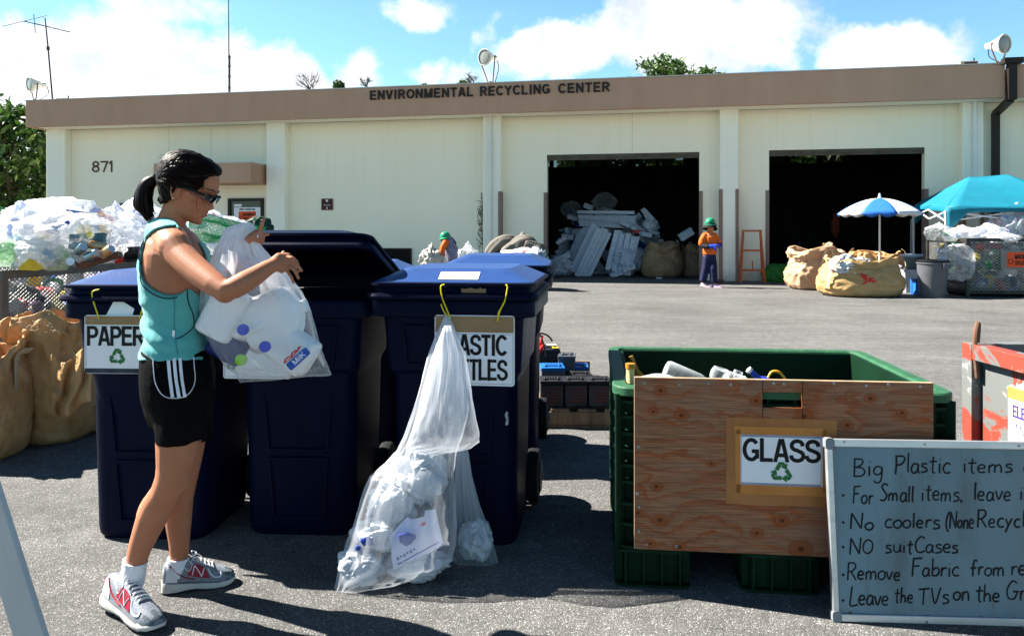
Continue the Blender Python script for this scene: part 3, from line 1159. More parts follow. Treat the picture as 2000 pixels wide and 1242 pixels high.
# ================================================================== trees
def tree(name, label, base, h, spread, seed, leaf, nclump, per, mat, trunk_h=.5, lo=.35, group=None, flat=.8):
    rnd = random.Random(seed)
    r = empty(name, base, 0)
    tag(r, label, 'tree', group)
    m = MB()
    top = Vector((rnd.uniform(-.3, .3), rnd.uniform(-.3, .3), h * .75))
    m.tube([(0, 0, -.1), top * .4 + Vector((.15, 0, 0)), top], [h * .028 + .05, h * .02 + .03, .05], 8)
    cl = []
    for i in range(nclump):
        a = rnd.uniform(0, 2 * math.pi)
        rr = spread * math.sqrt(rnd.uniform(.02, 1))
        zz = h * rnd.uniform(lo, 1.0)
        lim = math.sqrt(max(.05, 1 - ((zz - h * (lo + 1) / 2) / (h * (1 - lo) / 2 + .1)) ** 2))
        rr *= lim
        c = Vector((rr * math.cos(a), rr * math.sin(a) * flat, zz))
        cl.append(c)
        if i % 4 == 0:
            t = min(.95, max(.25, (zz / h) * .7))
            s = top * t
            m.tube([s, (s + c) / 2 + Vector((0, 0, .2)), c], [h * .011 + .01, h * .007 + .01, .012], 5)
    m.build('trunk', M_bark, r)
    m = MB()
    for c in cl:
        cr = rnd.uniform(.35, .8) * spread * .33
        for j in range(per):
            d = Vector((rnd.gauss(0, 1), rnd.gauss(0, 1), rnd.gauss(0, .75)))
            if d.length > 2.2:
                continue
            p = c + d * cr * .6
            nrm = (Vector((rnd.gauss(0, .6), rnd.gauss(0, .6), rnd.gauss(.55, .5)))).normalized()
            a = nrm.orthogonal().normalized()
            q = Matrix.Rotation(rnd.uniform(0, 6.28), 3, nrm) @ a
            b = nrm.cross(q)
            L = leaf * rnd.uniform(.6, 1.3)
            m.add([p - q * L, p + b * L * .42 + nrm * L * .1, p + q * L, p - b * L * .42 + nrm * L * .1], [(0, 1, 2, 3)])
    m.build('crown', mat, r, False)
    return r


# left of the hall
tr = [(20, 34.0, 9.2, 3.4, 1, 'bushy green tree at the far left corner of the hall'), (-110, 33.0, 8.4, 3.4, 2, 'leafy tree cut off by the left edge of the photo'),
      (78, 40.0, 7.6, 2.6, 3, 'smaller tree close to the left end wall of the hall')]
for px_, Z, hh, sp, sd, lab in tr:
    b_ = P(px_, 450, Z)
    b_.z = 0
    tree('broadleaf_tree', lab, b_, hh * .72 if sd != 3 else 5.6, sp, sd, .2, 120, 60, M_leafA if sd != 2 else M_leafB, lo=.08, group='trees at the left end of the hall')
rx = [(1290, 46.0, 11.4, 2.6, 4, 'taller roadside tree showing a leafy top over the hall roof'), (1378, 48.0, 11.2, 1.7, 5, 'sparse tree top to the right over the hall roof'),
      (668, 47.0, 10.25, 1.1, 6, 'small dark round tree top above the roof left of the lettering'), (832, 47, 10.05, 1.2, 7, 'tip of a tree just showing above the roof over the lettering'),
      (905, 47, 10.25, 1.6, 15, 'tip of a tree just showing left of the middle floodlight')]
for px_, Z, hh, sp, sd, lab in rx:
    b_ = P(px_, 450, Z)
    b_.z = 0
    tree('broadleaf_tree', lab, b_, hh, sp, sd, .17, 46 if sd != 4 else 90, 55, M_leafA if sd in (4, 5, 7, 15) else M_leafB, lo=.55 if sd > 4 else .5, group='tree tops behind the hall')
# row of trees right behind the hall seen through its high windows
for i in range(7):
    q = PB.at(-6.5 + i * 3.2, 0, -DEP - 5.5 - (i % 2))
    tree('broadleaf_tree', 'tree behind the hall glimpsed only through the high back windows', q, 7.6, 2.6, 30 + i, .34, 60, 70, M_leafA, lo=.2, group='trees seen through the back windows')


def bare(px_, py_, Z, hh, seed, lab, sc=1.0):
    rnd = random.Random(seed)
    b_ = P(px_, 450, Z)
    b_.z = 0
    top = P(px_, py_, Z)
    r = empty('bare_tree', b_, 0)
    tag(r, lab, 'tree', 'bare branches above the roof')
    m = MB()
    m.tube([(0, 0, 0), (0, 0, top.z - 1.6 * sc)], [.14, .06], 6)

    def br(p, d, L, rad, depth):
        q = p + d * L
        m.tube([p, p + d * L * .5 + Vector((rnd.gauss(0, .04), 0, .03)), q], [rad, rad * .8, rad * .6], 5)
        if depth:
            for i in range(3):
                nd = (d + Vector((rnd.gauss(0, .55), rnd.gauss(0, .3), rnd.gauss(.1, .3)))).normalized()
                br(p + d * L * rnd.uniform(.5, 1), nd, L * rnd.uniform(.55, .8), rad * .6, depth - 1)
    for i in range(4):
        br(Vector((0, 0, top.z - 1.7 * sc)), Vector((rnd.uniform(-.8, .5), rnd.uniform(-.3, .3), 1)).normalized(), .75 * sc, .035, 3)
    m.build('branches', M_twig, r)


bare(612, 132, 45, 10, 3, 'bare dry branches above the roof, left of the dark tree top', 1.0)
bare(716, 148, 46, 10, 5, 'few bare twigs just right of the dark tree top', .5)
bare(925, 140, 46, 10, 8, 'bare twigs showing left of the middle floodlight', .6)

# dry creeper on the wall by the middle pilaster
m = MB()
rnd = random.Random(11)
PBv = PB
for i in range(16):
    y0 = rnd.uniform(400, 480)
    pts = []
    x, y = 944 - rnd.uniform(0, 2), y0
    for j in range(6):
        pts.append(PB.at(*PB.px(x, y, .03), .03 + rnd.uniform(0, .03)))
        x -= rnd.uniform(.5, 3.2) * (1 if j < 4 else -.5)
        y -= rnd.uniform(1, 6) if i % 3 else rnd.uniform(-4, 3)
    m.tube(catmull(pts, 3), [.008] * (len(catmull(pts, 3))), 4)
m.tube([PB.at(*PB.px(x, y, .03), .03) for x, y in ((944, 520), (943, 480), (941, 440), (942, 400), (940, 376))], .012, 5)
for i in range(16):
    x, y = 942, 385 + i * 9
    pts = [PB.at(*PB.px(x - a * (4 + (i * 7) % 9), y - a * ((i * 5) % 8 - 3), .03), .03) for a in (0, .5, 1)]
    m.tube(pts, .006, 4)
o = m.build('dry_creeper', M_twig)
tag(o, 'dry leafless creeper climbing the cream wall by the middle pilaster', 'creeper')
# ================================================================== wheeled carts
def cart(label, xl, yf, yaw=0.0, wd=.69, dp=.80, hs=1.0, lid=0.0, lidmat=None, group='navy wheeled recycling carts', body=None, sticker=None):
    """front-left rim corner at (xl, yf); x runs along the front, y to the back"""
    r = empty('recycling_cart', (xl, yf, 0), yaw)
    tag(r, label, 'recycling cart', group)
    H = 1.09 * hs
    # (z, side inset, front inset, back inset)
    out_ = [(0.0, .105, .115, .17), (.02, .095, .10, .16), (.05, .092, .095, .155), (.72, .086, .070, .10), (.745, .083, .064, .09), (.775, .066, .033, .07),
            (1.0, .052, .022, .045), (1.005, .045, .02, .04), (1.012, .004, .001, 0), (1.02, 0, 0, 0), (1.072, 0, 0, 0), (1.082, .004, .004, .004), (1.085, .012, .012, .012)]
    ins = [(1.085, .035, .035, .035), (1.07, .045, .045, .045), (.78, .085, .05, .09), (.12, .15, .13, .17)]
    m = MB()
    rings = []
    for z, s, f, b in out_ + ins:
        rings.append([Vector((x, y, z * hs)) for x, y in rrect(s, wd - s, f, dp - b, .075 if z < 1.0 else .06, 5)])
    m.loft(rings)
    # moulded front panels: raised frames on the bulge and on the lower body
    def fr(z0, z1, x0, x1, t=.012, dy=.010):
        def yy(z):
            return lerp_table(z / hs, [(a, c) for a, b, c, d in out_[1:8]])[0]
        for (xa, za, xb, zb) in ((x0, z0, x1, z0), (x0 - .02, z1, x1 + .02, z1), (x0, z0, x0 - .02, z1), (x1, z0, x1 + .02, z1)):
            m.bar((xa, yy(za) - .0, za), (xb, yy(zb) - .0, zb), t, dy * 2, (0, 1, 0))
    fr(.80 * hs, .965 * hs, .17, wd - .17)
    fr(.40 * hs, .66 * hs, .21, wd - .21)
    fr(.09 * hs, .36 * hs, .23, wd - .23)
    bd = m.build('body', body or [M_navy], r, True, 35)
    m = MB()
    m.tube([(.12, dp - .03, .97 * hs), (.12, dp + .05, 1.0 * hs), (wd - .12, dp + .05, 1.0 * hs), (wd - .12, dp - .03, .97 * hs)], .018, 8)
    m.build('handle', M_navy, r)
    m = MB()
    m.tube([(.06, dp - .10, .135), (wd - .06, dp - .10, .135)], .014, 8)
    m.build('axle', M_dsteel, r)
    for x in (.075, wd - .075):
        m = MB()
        sg = -1 if x < .3 else 1
        m.lathe((x - .03 * sg, dp - .10, .135), [(.09, 0), (.13, .006), (.135, .02), (.135, .05), (.13, .062), (.09, .066)], 26, (sg, 0, 0))
        w_ = m.build('wheel', M_rubber, r)
        m = MB()
        m.lathe((x + .036 * sg, dp - .10, .135), [(.085, 0), (.08, .008), (.03, .012), (.02, .02)], 20, (sg, 0, 0))
        m.build('hub', M_dsteel, w_)
    # lid, hinged at the back
    lo = [(0.0, -.012, -.028), (.012, -.016, -.032), (.024, -.012, -.028), (.03, .012, -.002), (.055, .02, .006), (.058, -.002, -.022), (.07, -.002, -.022), (.074, .012, .0), (.118, .105, .10), (.128, .125, .13)]
    rings = []
    for z, s, f in lo:
        rings.append([Vector((x, y - dp, z)) for x, y in rrect(s, wd - s, f, dp - max(.0, s), .07, 5)])
    inn = [(.112, .13, .135), (.10, .115, .115), (.055, .035, .02), (.0, .02, .01)]
    for z, s, f in inn:
        rings.append([Vector((x, y - dp, z)) for x, y in rrect(s, wd - s, f, dp - s, .06, 5)])
    m = MB()
    m.loft(rings, True, False, False)
    n = len(rings[0])
    m.add(rings[len(lo) - 1], [tuple(range(n))])
    m.add(rings[len(lo)], [tuple(reversed(range(n)))])
    # join last inner ring to first outer ring
    m.loft([rings[-1], rings[0]], True, False, False)
    lo_ = m.build('lid', lidmat or [M_lid, M_navy], r, True, 30)
    me = lo_.data
    if len(me.materials) > 1:
        for p in me.polygons:
            c = p.center
            if c.z < .073 or p.normal.z < -.05:
                p.material_index = 1
    lo_.location = (0, dp, 1.088 * hs)
    lo_.rotation_euler = (-lid, 0, 0)
    m = MB()
    for i in range(12):
        x = wd * .28 + i * wd * .037
        m.bar((x, -dp * .885, .0935), (x + wd * .03, -dp * .885, .0935), .004, .004)
        if i % 2:
            m.bar((x, -dp * .9, .088), (x + .008, -dp * .87, .100), .004, .004)
    m.build('raised_lettering', M_lid, lo_, False)
    if sticker:
        m = MB()
        a, b = sticker
        z = lambda q: .074 + (q) / (.10) * .044 + .003
        m.add([(a * wd, -dp + .02, z(.02)), (b * wd, -dp + .02, z(.02)), (b * wd, -dp + .085, z(.085)), (a * wd, -dp + .085, z(.085))], [(0, 1, 2, 3)])
        s_ = m.build('sticker', M_white, lo_, False)
    return r


cart_paper = cart('navy wheeled cart with the PAPER sign on its front', -2.0, 3.45, R_(-3), .70, lid=0.0)
cart_mid = cart('navy wheeled cart with its lid raised behind the held bag', -1.325, 3.50, R_(-3), .69, lid=R_(16.5), lidmat=[M_navy, M_navy])
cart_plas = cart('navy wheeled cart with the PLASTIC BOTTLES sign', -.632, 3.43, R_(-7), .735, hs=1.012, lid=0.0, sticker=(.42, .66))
cart_back = cart('blue-lidded cart standing right behind the plastic bottles cart', -.43, 4.62, R_(-4), .66, hs=1.03)
cart_back2 = cart('blue-lidded cart half hidden behind the cart with the raised lid', -1.28, 4.75, R_(4), .66, hs=.985)
# pale grey side of the plastic bottles cart, grazing glare painted in
bm_side = MB()


def front_plane(r, z=0.0):
    """plane just in front of a cart's front panel"""
    a = r.rotation_euler.z
    return Pl(r.location, (math.cos(a), math.sin(a), 0), (0, 0, 1))


# ================================================================== hanging signs
def hang_sign(name, label, pl, w, box, tape_y, lines, symbol, ties, mats, clear_y=None, peek=False):
    """box in pixels (x0,y0,x1,y1); lines: (text, x0, y0, x1, y1)"""
    r = empty(name, pl.at(*pl.px(box[0], box[3], w), w))
    tag(r, label, 'sign', 'white paper signs hung on the carts')
    o = Vector(r.location)
    L = Pl(pl.o - o, pl.u, pl.v)

    def q(x, y):
        return pl.px(x, y, w)
    a, b = q(box[0], box[3])
    c, d = q(box[2], box[1])
    m = MB()
    m.prism(L, rrect(a, c, b, d, .012, 3), w - .005, w)
    bd = m.build('backing_board', M_white, r, False)
    _, ty = q(box[0], tape_y)
    m = MB()
    m.rect(L, a + .004, ty, c - .004, d - .004, w, w + .0015)
    m.build('tape_strip', M_tape, r, False)
    if clear_y:
        _, cy = q(box[0], clear_y)
        m = MB()
        m.rect(L, a + .002, b + .002, c - .002, cy, w, w + .0015)
        m.build('clear_edge', pm('dark_sleeve', (.02, .025, .04), (.04, .05, .07), 20, .2), r, False)
    m = MB()
    for s_, x0, y0, x1, y1 in lines:
        u0, v0 = q(x0, y1)
        u1, v1 = q(x1, y0)
        put_text(m, L, s_, u0, v0, u1, v1, w + .0015, t=.165)
    m.build('lettering', M_black, r, False)
    m = MB()
    for (p0, p1, p2, p3) in ((a + .006, b + .008, c - .006, b + .0095), (a + .006, ty - .008, c - .006, ty - .0065), (a + .006, b + .008, a + .0075, ty - .008), (c - .0075, b + .008, c - .006, ty - .008)):
        m.rect(L, p0, p1, p2, p3, w, w + .001)
    m.build('border_line', pm('grey_line_' + name + str(box[0]), (.25, .26, .30)), r, False)
    if symbol:
        u, v = q(symbol[0], symbol[1])
        u2, _ = q(symbol[0] + symbol[2], symbol[1])
        m = MB()
        recycle(m, L, u, v, u2 - u, w + .002)
        m.build('recycling_symbol', M_green_ink, r, False)
    for pts in ties:
        m = MB()
        p3 = [L.at(*pl.px(x, y, w + z), w + z) for x, y, z in pts]
        m.tube(catmull(p3, 6), .0032, 6)
        m.build('cable_tie', M_yellow, r)
    return r


fp = front_plane(cart_paper)
hang_sign('paper_sign', 'white PAPER sign with a green recycling symbol, tied to a cart', fp, .012, (165, 616, 297, 729), 634,
          [('PAPER', 170, 637, 283, 675)], (229, 697, 21), [[(194, 565, .012), (180, 571, .016), (183, 590, .014), (190, 612, .012), (193, 622, .006)], [(277, 566, .012), (281, 590, .014), (276, 610, .012), (272, 622, .006)]], None, 719)
# paper sheet sticking up behind the sign
u0, v0 = fp.px(206, 618, .004)
u1, v1 = fp.px(234, 585, .004)
u2, v2 = fp.px(262, 603, .004)
u3, v3 = fp.px(258, 618, .004)
ub, vb_ = fp.px(222, 588, .004)
m = MB()
m.prism(fp, [(u0, v0 - .03), (u3, v3 - .03), (u3, v3), (u2, v2), (u1, v1), (ub, vb_), (u0, v0)], .001, .004)
o = m.build('paper_sheet', M_white, None, False)
tag(o, 'slanted blank white sheet tucked behind the PAPER sign', 'paper')
fq = front_plane(cart_plas)
hang_sign('plastic_bottles_sign', 'white PLASTIC BOTTLES sign tied up by two yellow cable ties', fq, .014, (849, 617, 1005, 751), 648,
          [('PLASTIC', 857, 654, 991, 693), ('BOTTLES', 857, 702, 991, 741)], None,
          [[(868, 556, .012), (861, 560, .018), (864, 582, .016), (873, 605, .012), (880, 622, .006)], [(861, 594, .012), (868, 610, .012), (879, 622, .006)], [(988, 556, .012), (991, 562, .018), (985, 590, .014), (974, 610, .012), (972, 626, .006)], [(984, 591, .014), (975, 612, .012), (972, 627, .006)]], None)
# scrap of tape left on the rim
u0, v0 = fq.px(901, 576, .001)
u1, v1 = fq.px(949, 563, .001)
m = MB()
pts = [(u0, v0), (u1, v0), (u1, v1)] + [(u1 + (u0 - u1) * i / 9, v1 + random.Random(i).uniform(-.006, .003)) for i in range(1, 9)] + [(u0, v1)]
m.prism(fq, pts, .0005, .002)
o = m.build('tape_scrap', M_tape, None, False)
tag(o, 'torn brown tape scrap on the rim of the plastic bottles cart', 'tape')
fm = front_plane(cart_mid)
hang_sign('cart_sign', 'white sign mostly hidden by the held bag of milk jugs', fm, .014, (436, 634, 568, 739), 650, [], (452, 714, 12),
          [[(444, 560, .012), (442, 590, .014), (452, 640, .006)]], None)

# ================================================================== green pallet crate
M_crate = pm('green_crate_plastic', (.0032, .022, .0095), (.0024, .016, .007), 6, .6, .25, 90, spec=.1, c3=(.008, .036, .017), s3=3, lo3=.58, hi3=.8)
M_crate_rim = pm('green_crate_rim', (.028, .105, .048), (.02, .075, .036), 9, .55, .35, 70, c3=(.05, .14, .078), s3=5)
CYAW = R_(-6)
c0 = G(1200, 1145)
crate = empty('pallet_crate', (c0.x, c0.y, 0), CYAW)
tag(crate, 'big green ribbed plastic crate behind the GLASS plywood board', 'crate')
CW, CD, CHH = 1.28, 1.08, .785
m = MB()
t = .05
zf = .15
m.bx(t, CW - t, t, CD - t, zf, zf + .03)
for (a, b, c, d) in ((t, CW - t, t, t + .02), (t, CW - t, CD - t - .02, CD - t), (t, t + .02, t + .02, CD - t - .02), (CW - t - .02, CW - t, t + .02, CD - t - .02)):
    m.bx(a, b, c, d, zf + .03, CHH - .012)
m.build('wall_panels', M_crate, crate, False)
m = MB()
zs = [.155, .245, .325, .41, .475, .535, .60, .665, .725]
z_ = zs
for z in z_:
    ro = rrect(0, CW, 0, CD, .07, 4)
    ri = rrect(t + .004, CW - t - .004, t + .004, CD - t - .004, .03, 4)
    rings = [[Vector((x, y, zz)) for x, y in pts] for pts, zz in ((ri, z - .006), (ro, z - .006), (ro, z + .006), (ri, z + .006))]
    m.loft(rings, True, False, False)
xs = [.08 + i * (CW - .16) / 11 for i in range(12)]
for i, x in enumerate(xs):
    m.bx(x - .005, x + .005, .004, t, .15, CHH - .03)
    m.bx(x - .005, x + .005, CD - t, CD - .004, .15, CHH - .03)
for i in range(9):
    y = .08 + i * (CD - .16) / 8
    m.bx(.004, t, y - .005, y + .005, .15, CHH - .03)
    m.bx(CW - t, CW - .004, y - .005, y + .005, .15, CHH - .03)
for (x, y) in ((.022, .022), (CW - .022, .022), (.022, CD - .022), (CW - .022, CD - .022)):
    dx = .03 if x < .5 else -.03
    dy = .03 if y < .5 else -.03
    m.bar((x, y, .15), (x, y, CHH - .03), .008, .05, (dx, dy, 0))
m.build('ribs', M_crate, crate, False)
m = MB()
ro = rrect(-.006, CW + .006, -.006, CD + .006, .075, 5)
ri = rrect(t + .002, CW - t - .002, t + .002, CD - t - .002, .035, 5)
rings = [[Vector((x, y, zz)) for x, y in pts] for pts, zz in ((ri, CHH - .03), (ro, CHH - .035), (ro, CHH - .006), (rrect(0, CW, 0, CD, .07, 5), CHH), (rrect(t - .005, CW - t + .005, t - .005, CD - t + .005, .04, 5), CHH), (ri, CHH - .008))]
rings.append(rings[0])
m.loft(rings, True, False, False)
m.build('rim', M_crate_rim, crate, True, 35)
for (x0, x1) in ((.0, .30), (.49, .79), (.98, CW)):
    for (y0, y1) in ((0, .24), (.42, .66), (CD - .24, CD)):
        m = MB()
        m.prism(Pl((0, 0, 0), (1, 0, 0), (0, 1, 0)), rrect(x0 + .035, x1 - .035, y0 + .035, y1 - .035, .02, 3), .004, .146)
        for zz in (.0, .136):
            m.prism(Pl((0, 0, 0), (1, 0, 0), (0, 1, 0)), rrect(x0 + .003, x1 - .003, y0 + .003, y1 - .003, .035, 3), zz, zz + .011)
        nx = 4 if x1 - x0 > .25 else 3
        for q in range(nx):
            xx = x0 + .045 + (x1 - x0 - .09) * q / (nx - 1)
            m.bx(xx - .004, xx + .004, y0 + .005, y0 + .034, .0112, .1358)
            m.bx(xx - .004, xx + .004, y1 - .034, y1 - .005, .0112, .1358)
        for q in range(3):
            yy_ = y0 + .045 + (y1 - y0 - .09) * q / 2
            m.bx(x0 + .005, x0 + .034, yy_ - .004, yy_ + .004, .0112, .1358)
            m.bx(x1 - .034, x1 - .005, yy_ - .004, yy_ + .004, .0112, .1358)
        m.build('foot', M_crate, crate, False)

# plywood board with the GLASS sign
M_ply = bpy.data.materials.new('weathered_plywood')
M_ply.use_nodes = True
k = NT(M_ply.node_tree)
bs = M_ply.node_tree.nodes['Principled BSDF']
tcn = k.n('ShaderNodeTexCoord').outputs['Object']
kn = [(.05, -.085), (.20, -.28), (.11, -.27), (.62, -.26), (.08, .20), (.27, .12), (.52, .26), (.66, .15), (.05, .03), (.75, .05), (.12, .33 - .3), (.95, .3), (.87, .12), (.40, .42)]
v = tcn
wv_ = k.mapping(v, scale=(1.1, 1, 7.0))
nz = k.noise(k.mapping(v, scale=(.9, 1, 2.6)), 2.0, 4, .55, .6)
sepv = k.n('ShaderNodeSeparateXYZ')
k.L.new(v, sepv.inputs[0])
KNOTS = [(1290, 763, 10), (1276, 804, 8), (1331, 811, 11), (1477, 783, 9), (1570, 813, 14), (1282, 950, 9), (1289, 1015, 12), (1270, 1061, 9), (1327, 1068, 11), (1478, 1041, 10), (1527, 1016, 12), (1564, 1072, 17), (1246, 1001, 9), (1700, 778, 9), (1762, 806, 8), (1655, 830, 9), (1390, 905, 7)]
cpl0 = Pl(crate.location, (math.cos(CYAW), math.sin(CYAW), 0), (0, 0, 1))
kua = cpl0.px(1240, 1072, .032)[0]
kd = None
wob = k.math('MULTIPLY', k.math('SUBTRACT', k.noise(v, 22, 3), .5), .9)
for (px_, py_, r_) in KNOTS:
    ku, kvv = cpl0.px(px_, py_, .032)
    dx = k.math('MULTIPLY', k.math('SUBTRACT', sepv.outputs[0], ku - kua), 500 / r_ / 1.25)
    dz = k.math('MULTIPLY', k.math('SUBTRACT', sepv.outputs[2], kvv - .165), 500 / r_)
    dd = k.math('SQRT', k.math('ADD', k.math('MULTIPLY', dx, dx), k.math('MULTIPLY', dz, dz)))
    kd = dd if kd is None else k.math('MINIMUM', kd, dd)
kd = k.math('ADD', kd, k.math('MULTIPLY', wob, .35))
bend = k.math('MULTIPLY', k.math('EXPONENT', k.math('MULTIPLY', kd, -.38)), .30)
gr = k.math('FRACT', k.math('MULTIPLY', k.math('ADD', k.math('ADD', sepv.outputs[2], k.math('MULTIPLY', nz, .42)), k.math('MULTIPLY', bend, .22)), 15.0))
band = k.ramp(gr, [(.0, 0.0), (.55, .15), (.85, .8), (.97, 1.0), (1.0, .1)])
fine = k.noise(k.mapping(v, scale=(1.2, 1, 60)), 6.0, 6, .65)
c = k.mix(band, (.35, .165, .085), (.35, .082, .02))
c = k.mix(k.ramp(fine, [(.40, .0), (.60, .75)]), c, (.085, .04, .026))
c = k.mix(k.ramp(k.noise(k.mapping(v, scale=(1, 1, 1.6)), 2.4, 6, .6), [(.48, 0.0), (.72, .45)]), c, (.27, .17, .12))
kn_ = k.math('MULTIPLY', kd, .25)
c = k.mix(k.ramp(kn_, [(.16, .85), (.24, .45), (.34, 0.0)]), c, (.25, .065, .018))
c = k.mix(k.ramp(kn_, [(.21, 0.0), (.24, .35), (.27, 0.0)]), c, (.05, .018, .008))
c = k.mix(k.ramp(kn_, [(.05, .8), (.10, 0.0)]), c, (.05, .018, .008))
c = k.mix(k.ramp(k.noise(k.mapping(v, scale=(2.2, 1, 1)), 7.0, 4, .6), [(.70, 0.0), (.76, .55)]), c, (.03, .025, .022))
k.put(bs.inputs['Base Color'], c)
bs.inputs['Roughness'].default_value = .75
bs.inputs['Specular IOR Level'].default_value = .15
b = k.n('ShaderNodeBump')
b.inputs['Strength'].default_value = .5
b.inputs['Distance'].default_value = .004
k.put(b.inputs['Height'], k.math('ADD', fine, k.math('MULTIPLY', gr, .4)))
k.put(bs.inputs['Normal'], b.outputs[0])
M_plyedge = pm('plywood_edge', (.42, .30, .19), (.30, .20, .12), 30, .8, stretch=(1, 1, 20))

cplane = Pl(crate.location, (math.cos(CYAW), math.sin(CYAW), 0), (0, 0, 1))
PW = .032
ua, va = cplane.px(1240, 1072, PW)
ub, vb2 = cplane.px(1823, 740, PW)
va = .165
vb2 = .828
ply = empty('plywood_board', cplane.at(ua, va, 0))
ply.rotation_euler = (0, 0, CYAW)
tag(ply, 'weathered plywood board on the crate front carrying the GLASS sign', 'board')
LB = Pl((-ua, 0, -va), (1, 0, 0), (0, 0, 1))       # in the board's own frame, (u,v) as on cplane
h0u, h0v = cplane.px(1489, 796, PW)
h1u, h1v = cplane.px(1568, 767, PW)
hole = rrect(h0u, h1u, h0v, h1v, .012, 3)
m = MB()
for (a, b, c_, d) in ((ua, va, ub, h0v), (ua, h1v, ub, vb2), (ua, h0v, h0u, h1v), (h1u, h0v, ub, h1v)):
    m.rect(LB, a, b, c_, d, .010, PW)
# darker edge strips (plies)
m.rect(LB, ua, vb2, ub, vb2 + .002, .012, PW - .001, 1)
m.rect(LB, ua - .002, va, ua, vb2, .012, PW - .001, 1)
m.build('panel', [M_ply, M_plyedge], ply, False)
m = MB()
for uu in (h0u + .001, h1u - .001):
    m.rect(LB, uu - .0012, h1v, uu + .0012, vb2, PW, PW + .0006)
    m.rect(LB, uu - .0012, h0v - .055, uu + .0012, h0v, PW, PW + .0006)
m.build('saw_cut', M_black, ply, False)
m = MB()
rnd = random.Random(3)
for (x, y) in ((1258, 748), (1327, 751), (1384, 749), (1427, 751), (1511, 749), (1531, 750), (1629, 749), (1692, 753), (1735, 751), (1797, 755), (1245, 964), (1248, 990), (1248, 1037), (1262, 1063), (1321, 1066), (1247, 872)):
    u, v = cplane.px(x, y, PW)
    m.lathe(LB.at(u, v, PW - .001), [(.006, 0), (.006, .0025), (.003, .004)], 8, (0, -1, 0))
m.build('screws', M_steel, ply)
o = ply.children[-1]
o.name = 'screw_heads'
tag(o, kind='stuff')
sg = empty('glass_sign', (0, 0, 0))
sg.parent = ply
for nm, (x0, y0, x1, y1), w0, w1, mt in (('paper', (1444, 953, 1607, 845), .0014, .0022, M_white),):
    a, b = cplane.px(x0, y0, PW)
    c_, d = cplane.px(x1, y1, PW)
    m = MB()
    m.rect(LB, a, b, c_, d, PW + w0, PW + w1)
    bpy.data.objects.remove(sg)
    sg = m.build('paper_sign', mt, ply, False)
    m = MB()
    for q in ((1418, 983, 1634, 952), (1418, 847, 1634, 820)):
        a2, b2 = cplane.px(q[0], q[1], PW)
        c2, d2_ = cplane.px(q[2], q[3], PW)
        m.rect(LB, a2, b2, c2, d2_, PW + .0004, PW + .0010)
    for q in ((1418, 980, 1445, 824), (1606, 983, 1634, 824)):
        a2, b2 = cplane.px(q[0], q[1], PW)
        c2, d2_ = cplane.px(q[2], q[3], PW)
        m.rect(LB, a2, b2, c2, d2_, PW + .0012, PW + .0019)
    for q in ((1434, 963, 1618, 951), (1434, 847, 1618, 836), (1436, 962, 1446, 838), (1606, 962, 1616, 838)):
        a2, b2 = cplane.px(q[0], q[1], PW)
        c2, d2_ = cplane.px(q[2], q[3], PW)
        m.rect(LB, a2, b2, c2, d2_, PW + .0024, PW + .0030, 1)
    m.build('brown_tape', [pm('brown_tape_film', (.36, .15, .05), (.30, .12, .038), 6, .33, .05, 40), M_tape2], sg, False)
    m = MB()
    a2, b2 = cplane.px(1450, 900, PW)
    c2, d2_ = cplane.px(1602, 858, PW)
    put_text(m, LB, 'GLASS', a2, b2, c2, d2_, PW + .0030, t=.165)
    m.build('lettering', M_black, sg, False)
    m = MB()
    for q in ((1447, 947, 1604, 946), (1447, 852, 1604, 851), (1447, 947, 1448, 851), (1603, 947, 1604, 851)):
        a2, b2 = cplane.px(q[0], q[1], PW)
        c2, d2_ = cplane.px(q[2], q[3], PW)
        m.rect(LB, a2, b2, c2, d2_, PW + .0024, PW + .0027)
    m.build('border_line', pm('grey_line_glass', (.3, .32, .4)), sg, False)
    m = MB()
    u, v = cplane.px(1526, 922, PW)
    u2, _ = cplane.px(1554, 922, PW)
    recycle(m, LB, u, v, u2 - u, PW + .0045)
    m.build('recycling_symbol', M_green_ink, sg, False)

# glass items inside the crate
M_clear = film('clear_glass', (.72, .78, .80), .06, .12, 8, rough=.05, edge=.8, bump=.05)


def bottle(name, label, base, axis, L, rad, mats, neck=.35, capmat=None, band=None):
    r = empty(name, base)
    tag(r, label, 'bottle' if 'jar' not in name else 'jar')
    ax = Vector(axis).normalized()
    m = MB()
    prof = [(rad * .9, 0), (rad, .01), (rad, L * (1 - neck) * .95), (rad * .8, L * (1 - neck) + .02), (rad * .38, L * (1 - neck * .6)), (rad * .34, L)]
    m.lathe((0, 0, 0), prof, 18, ax)
    m.build('glass_body', mats, r)
    if capmat:
        m = MB()
        m.lathe(ax * L * .97, [(rad * .42, 0), (rad * .42, L * .07), (rad * .3, L * .075)], 14, ax)
        m.build('cap', capmat, r)
    if band:
        m = MB()
        m.lathe(ax * L * .25, [(rad * 1.015, 0), (rad * 1.015, L * .28)], 18, ax)
        m.build('paper_label', band, r)
    return r


def incrate(px_, py_, Z):
    return P(px_, py_, Z)


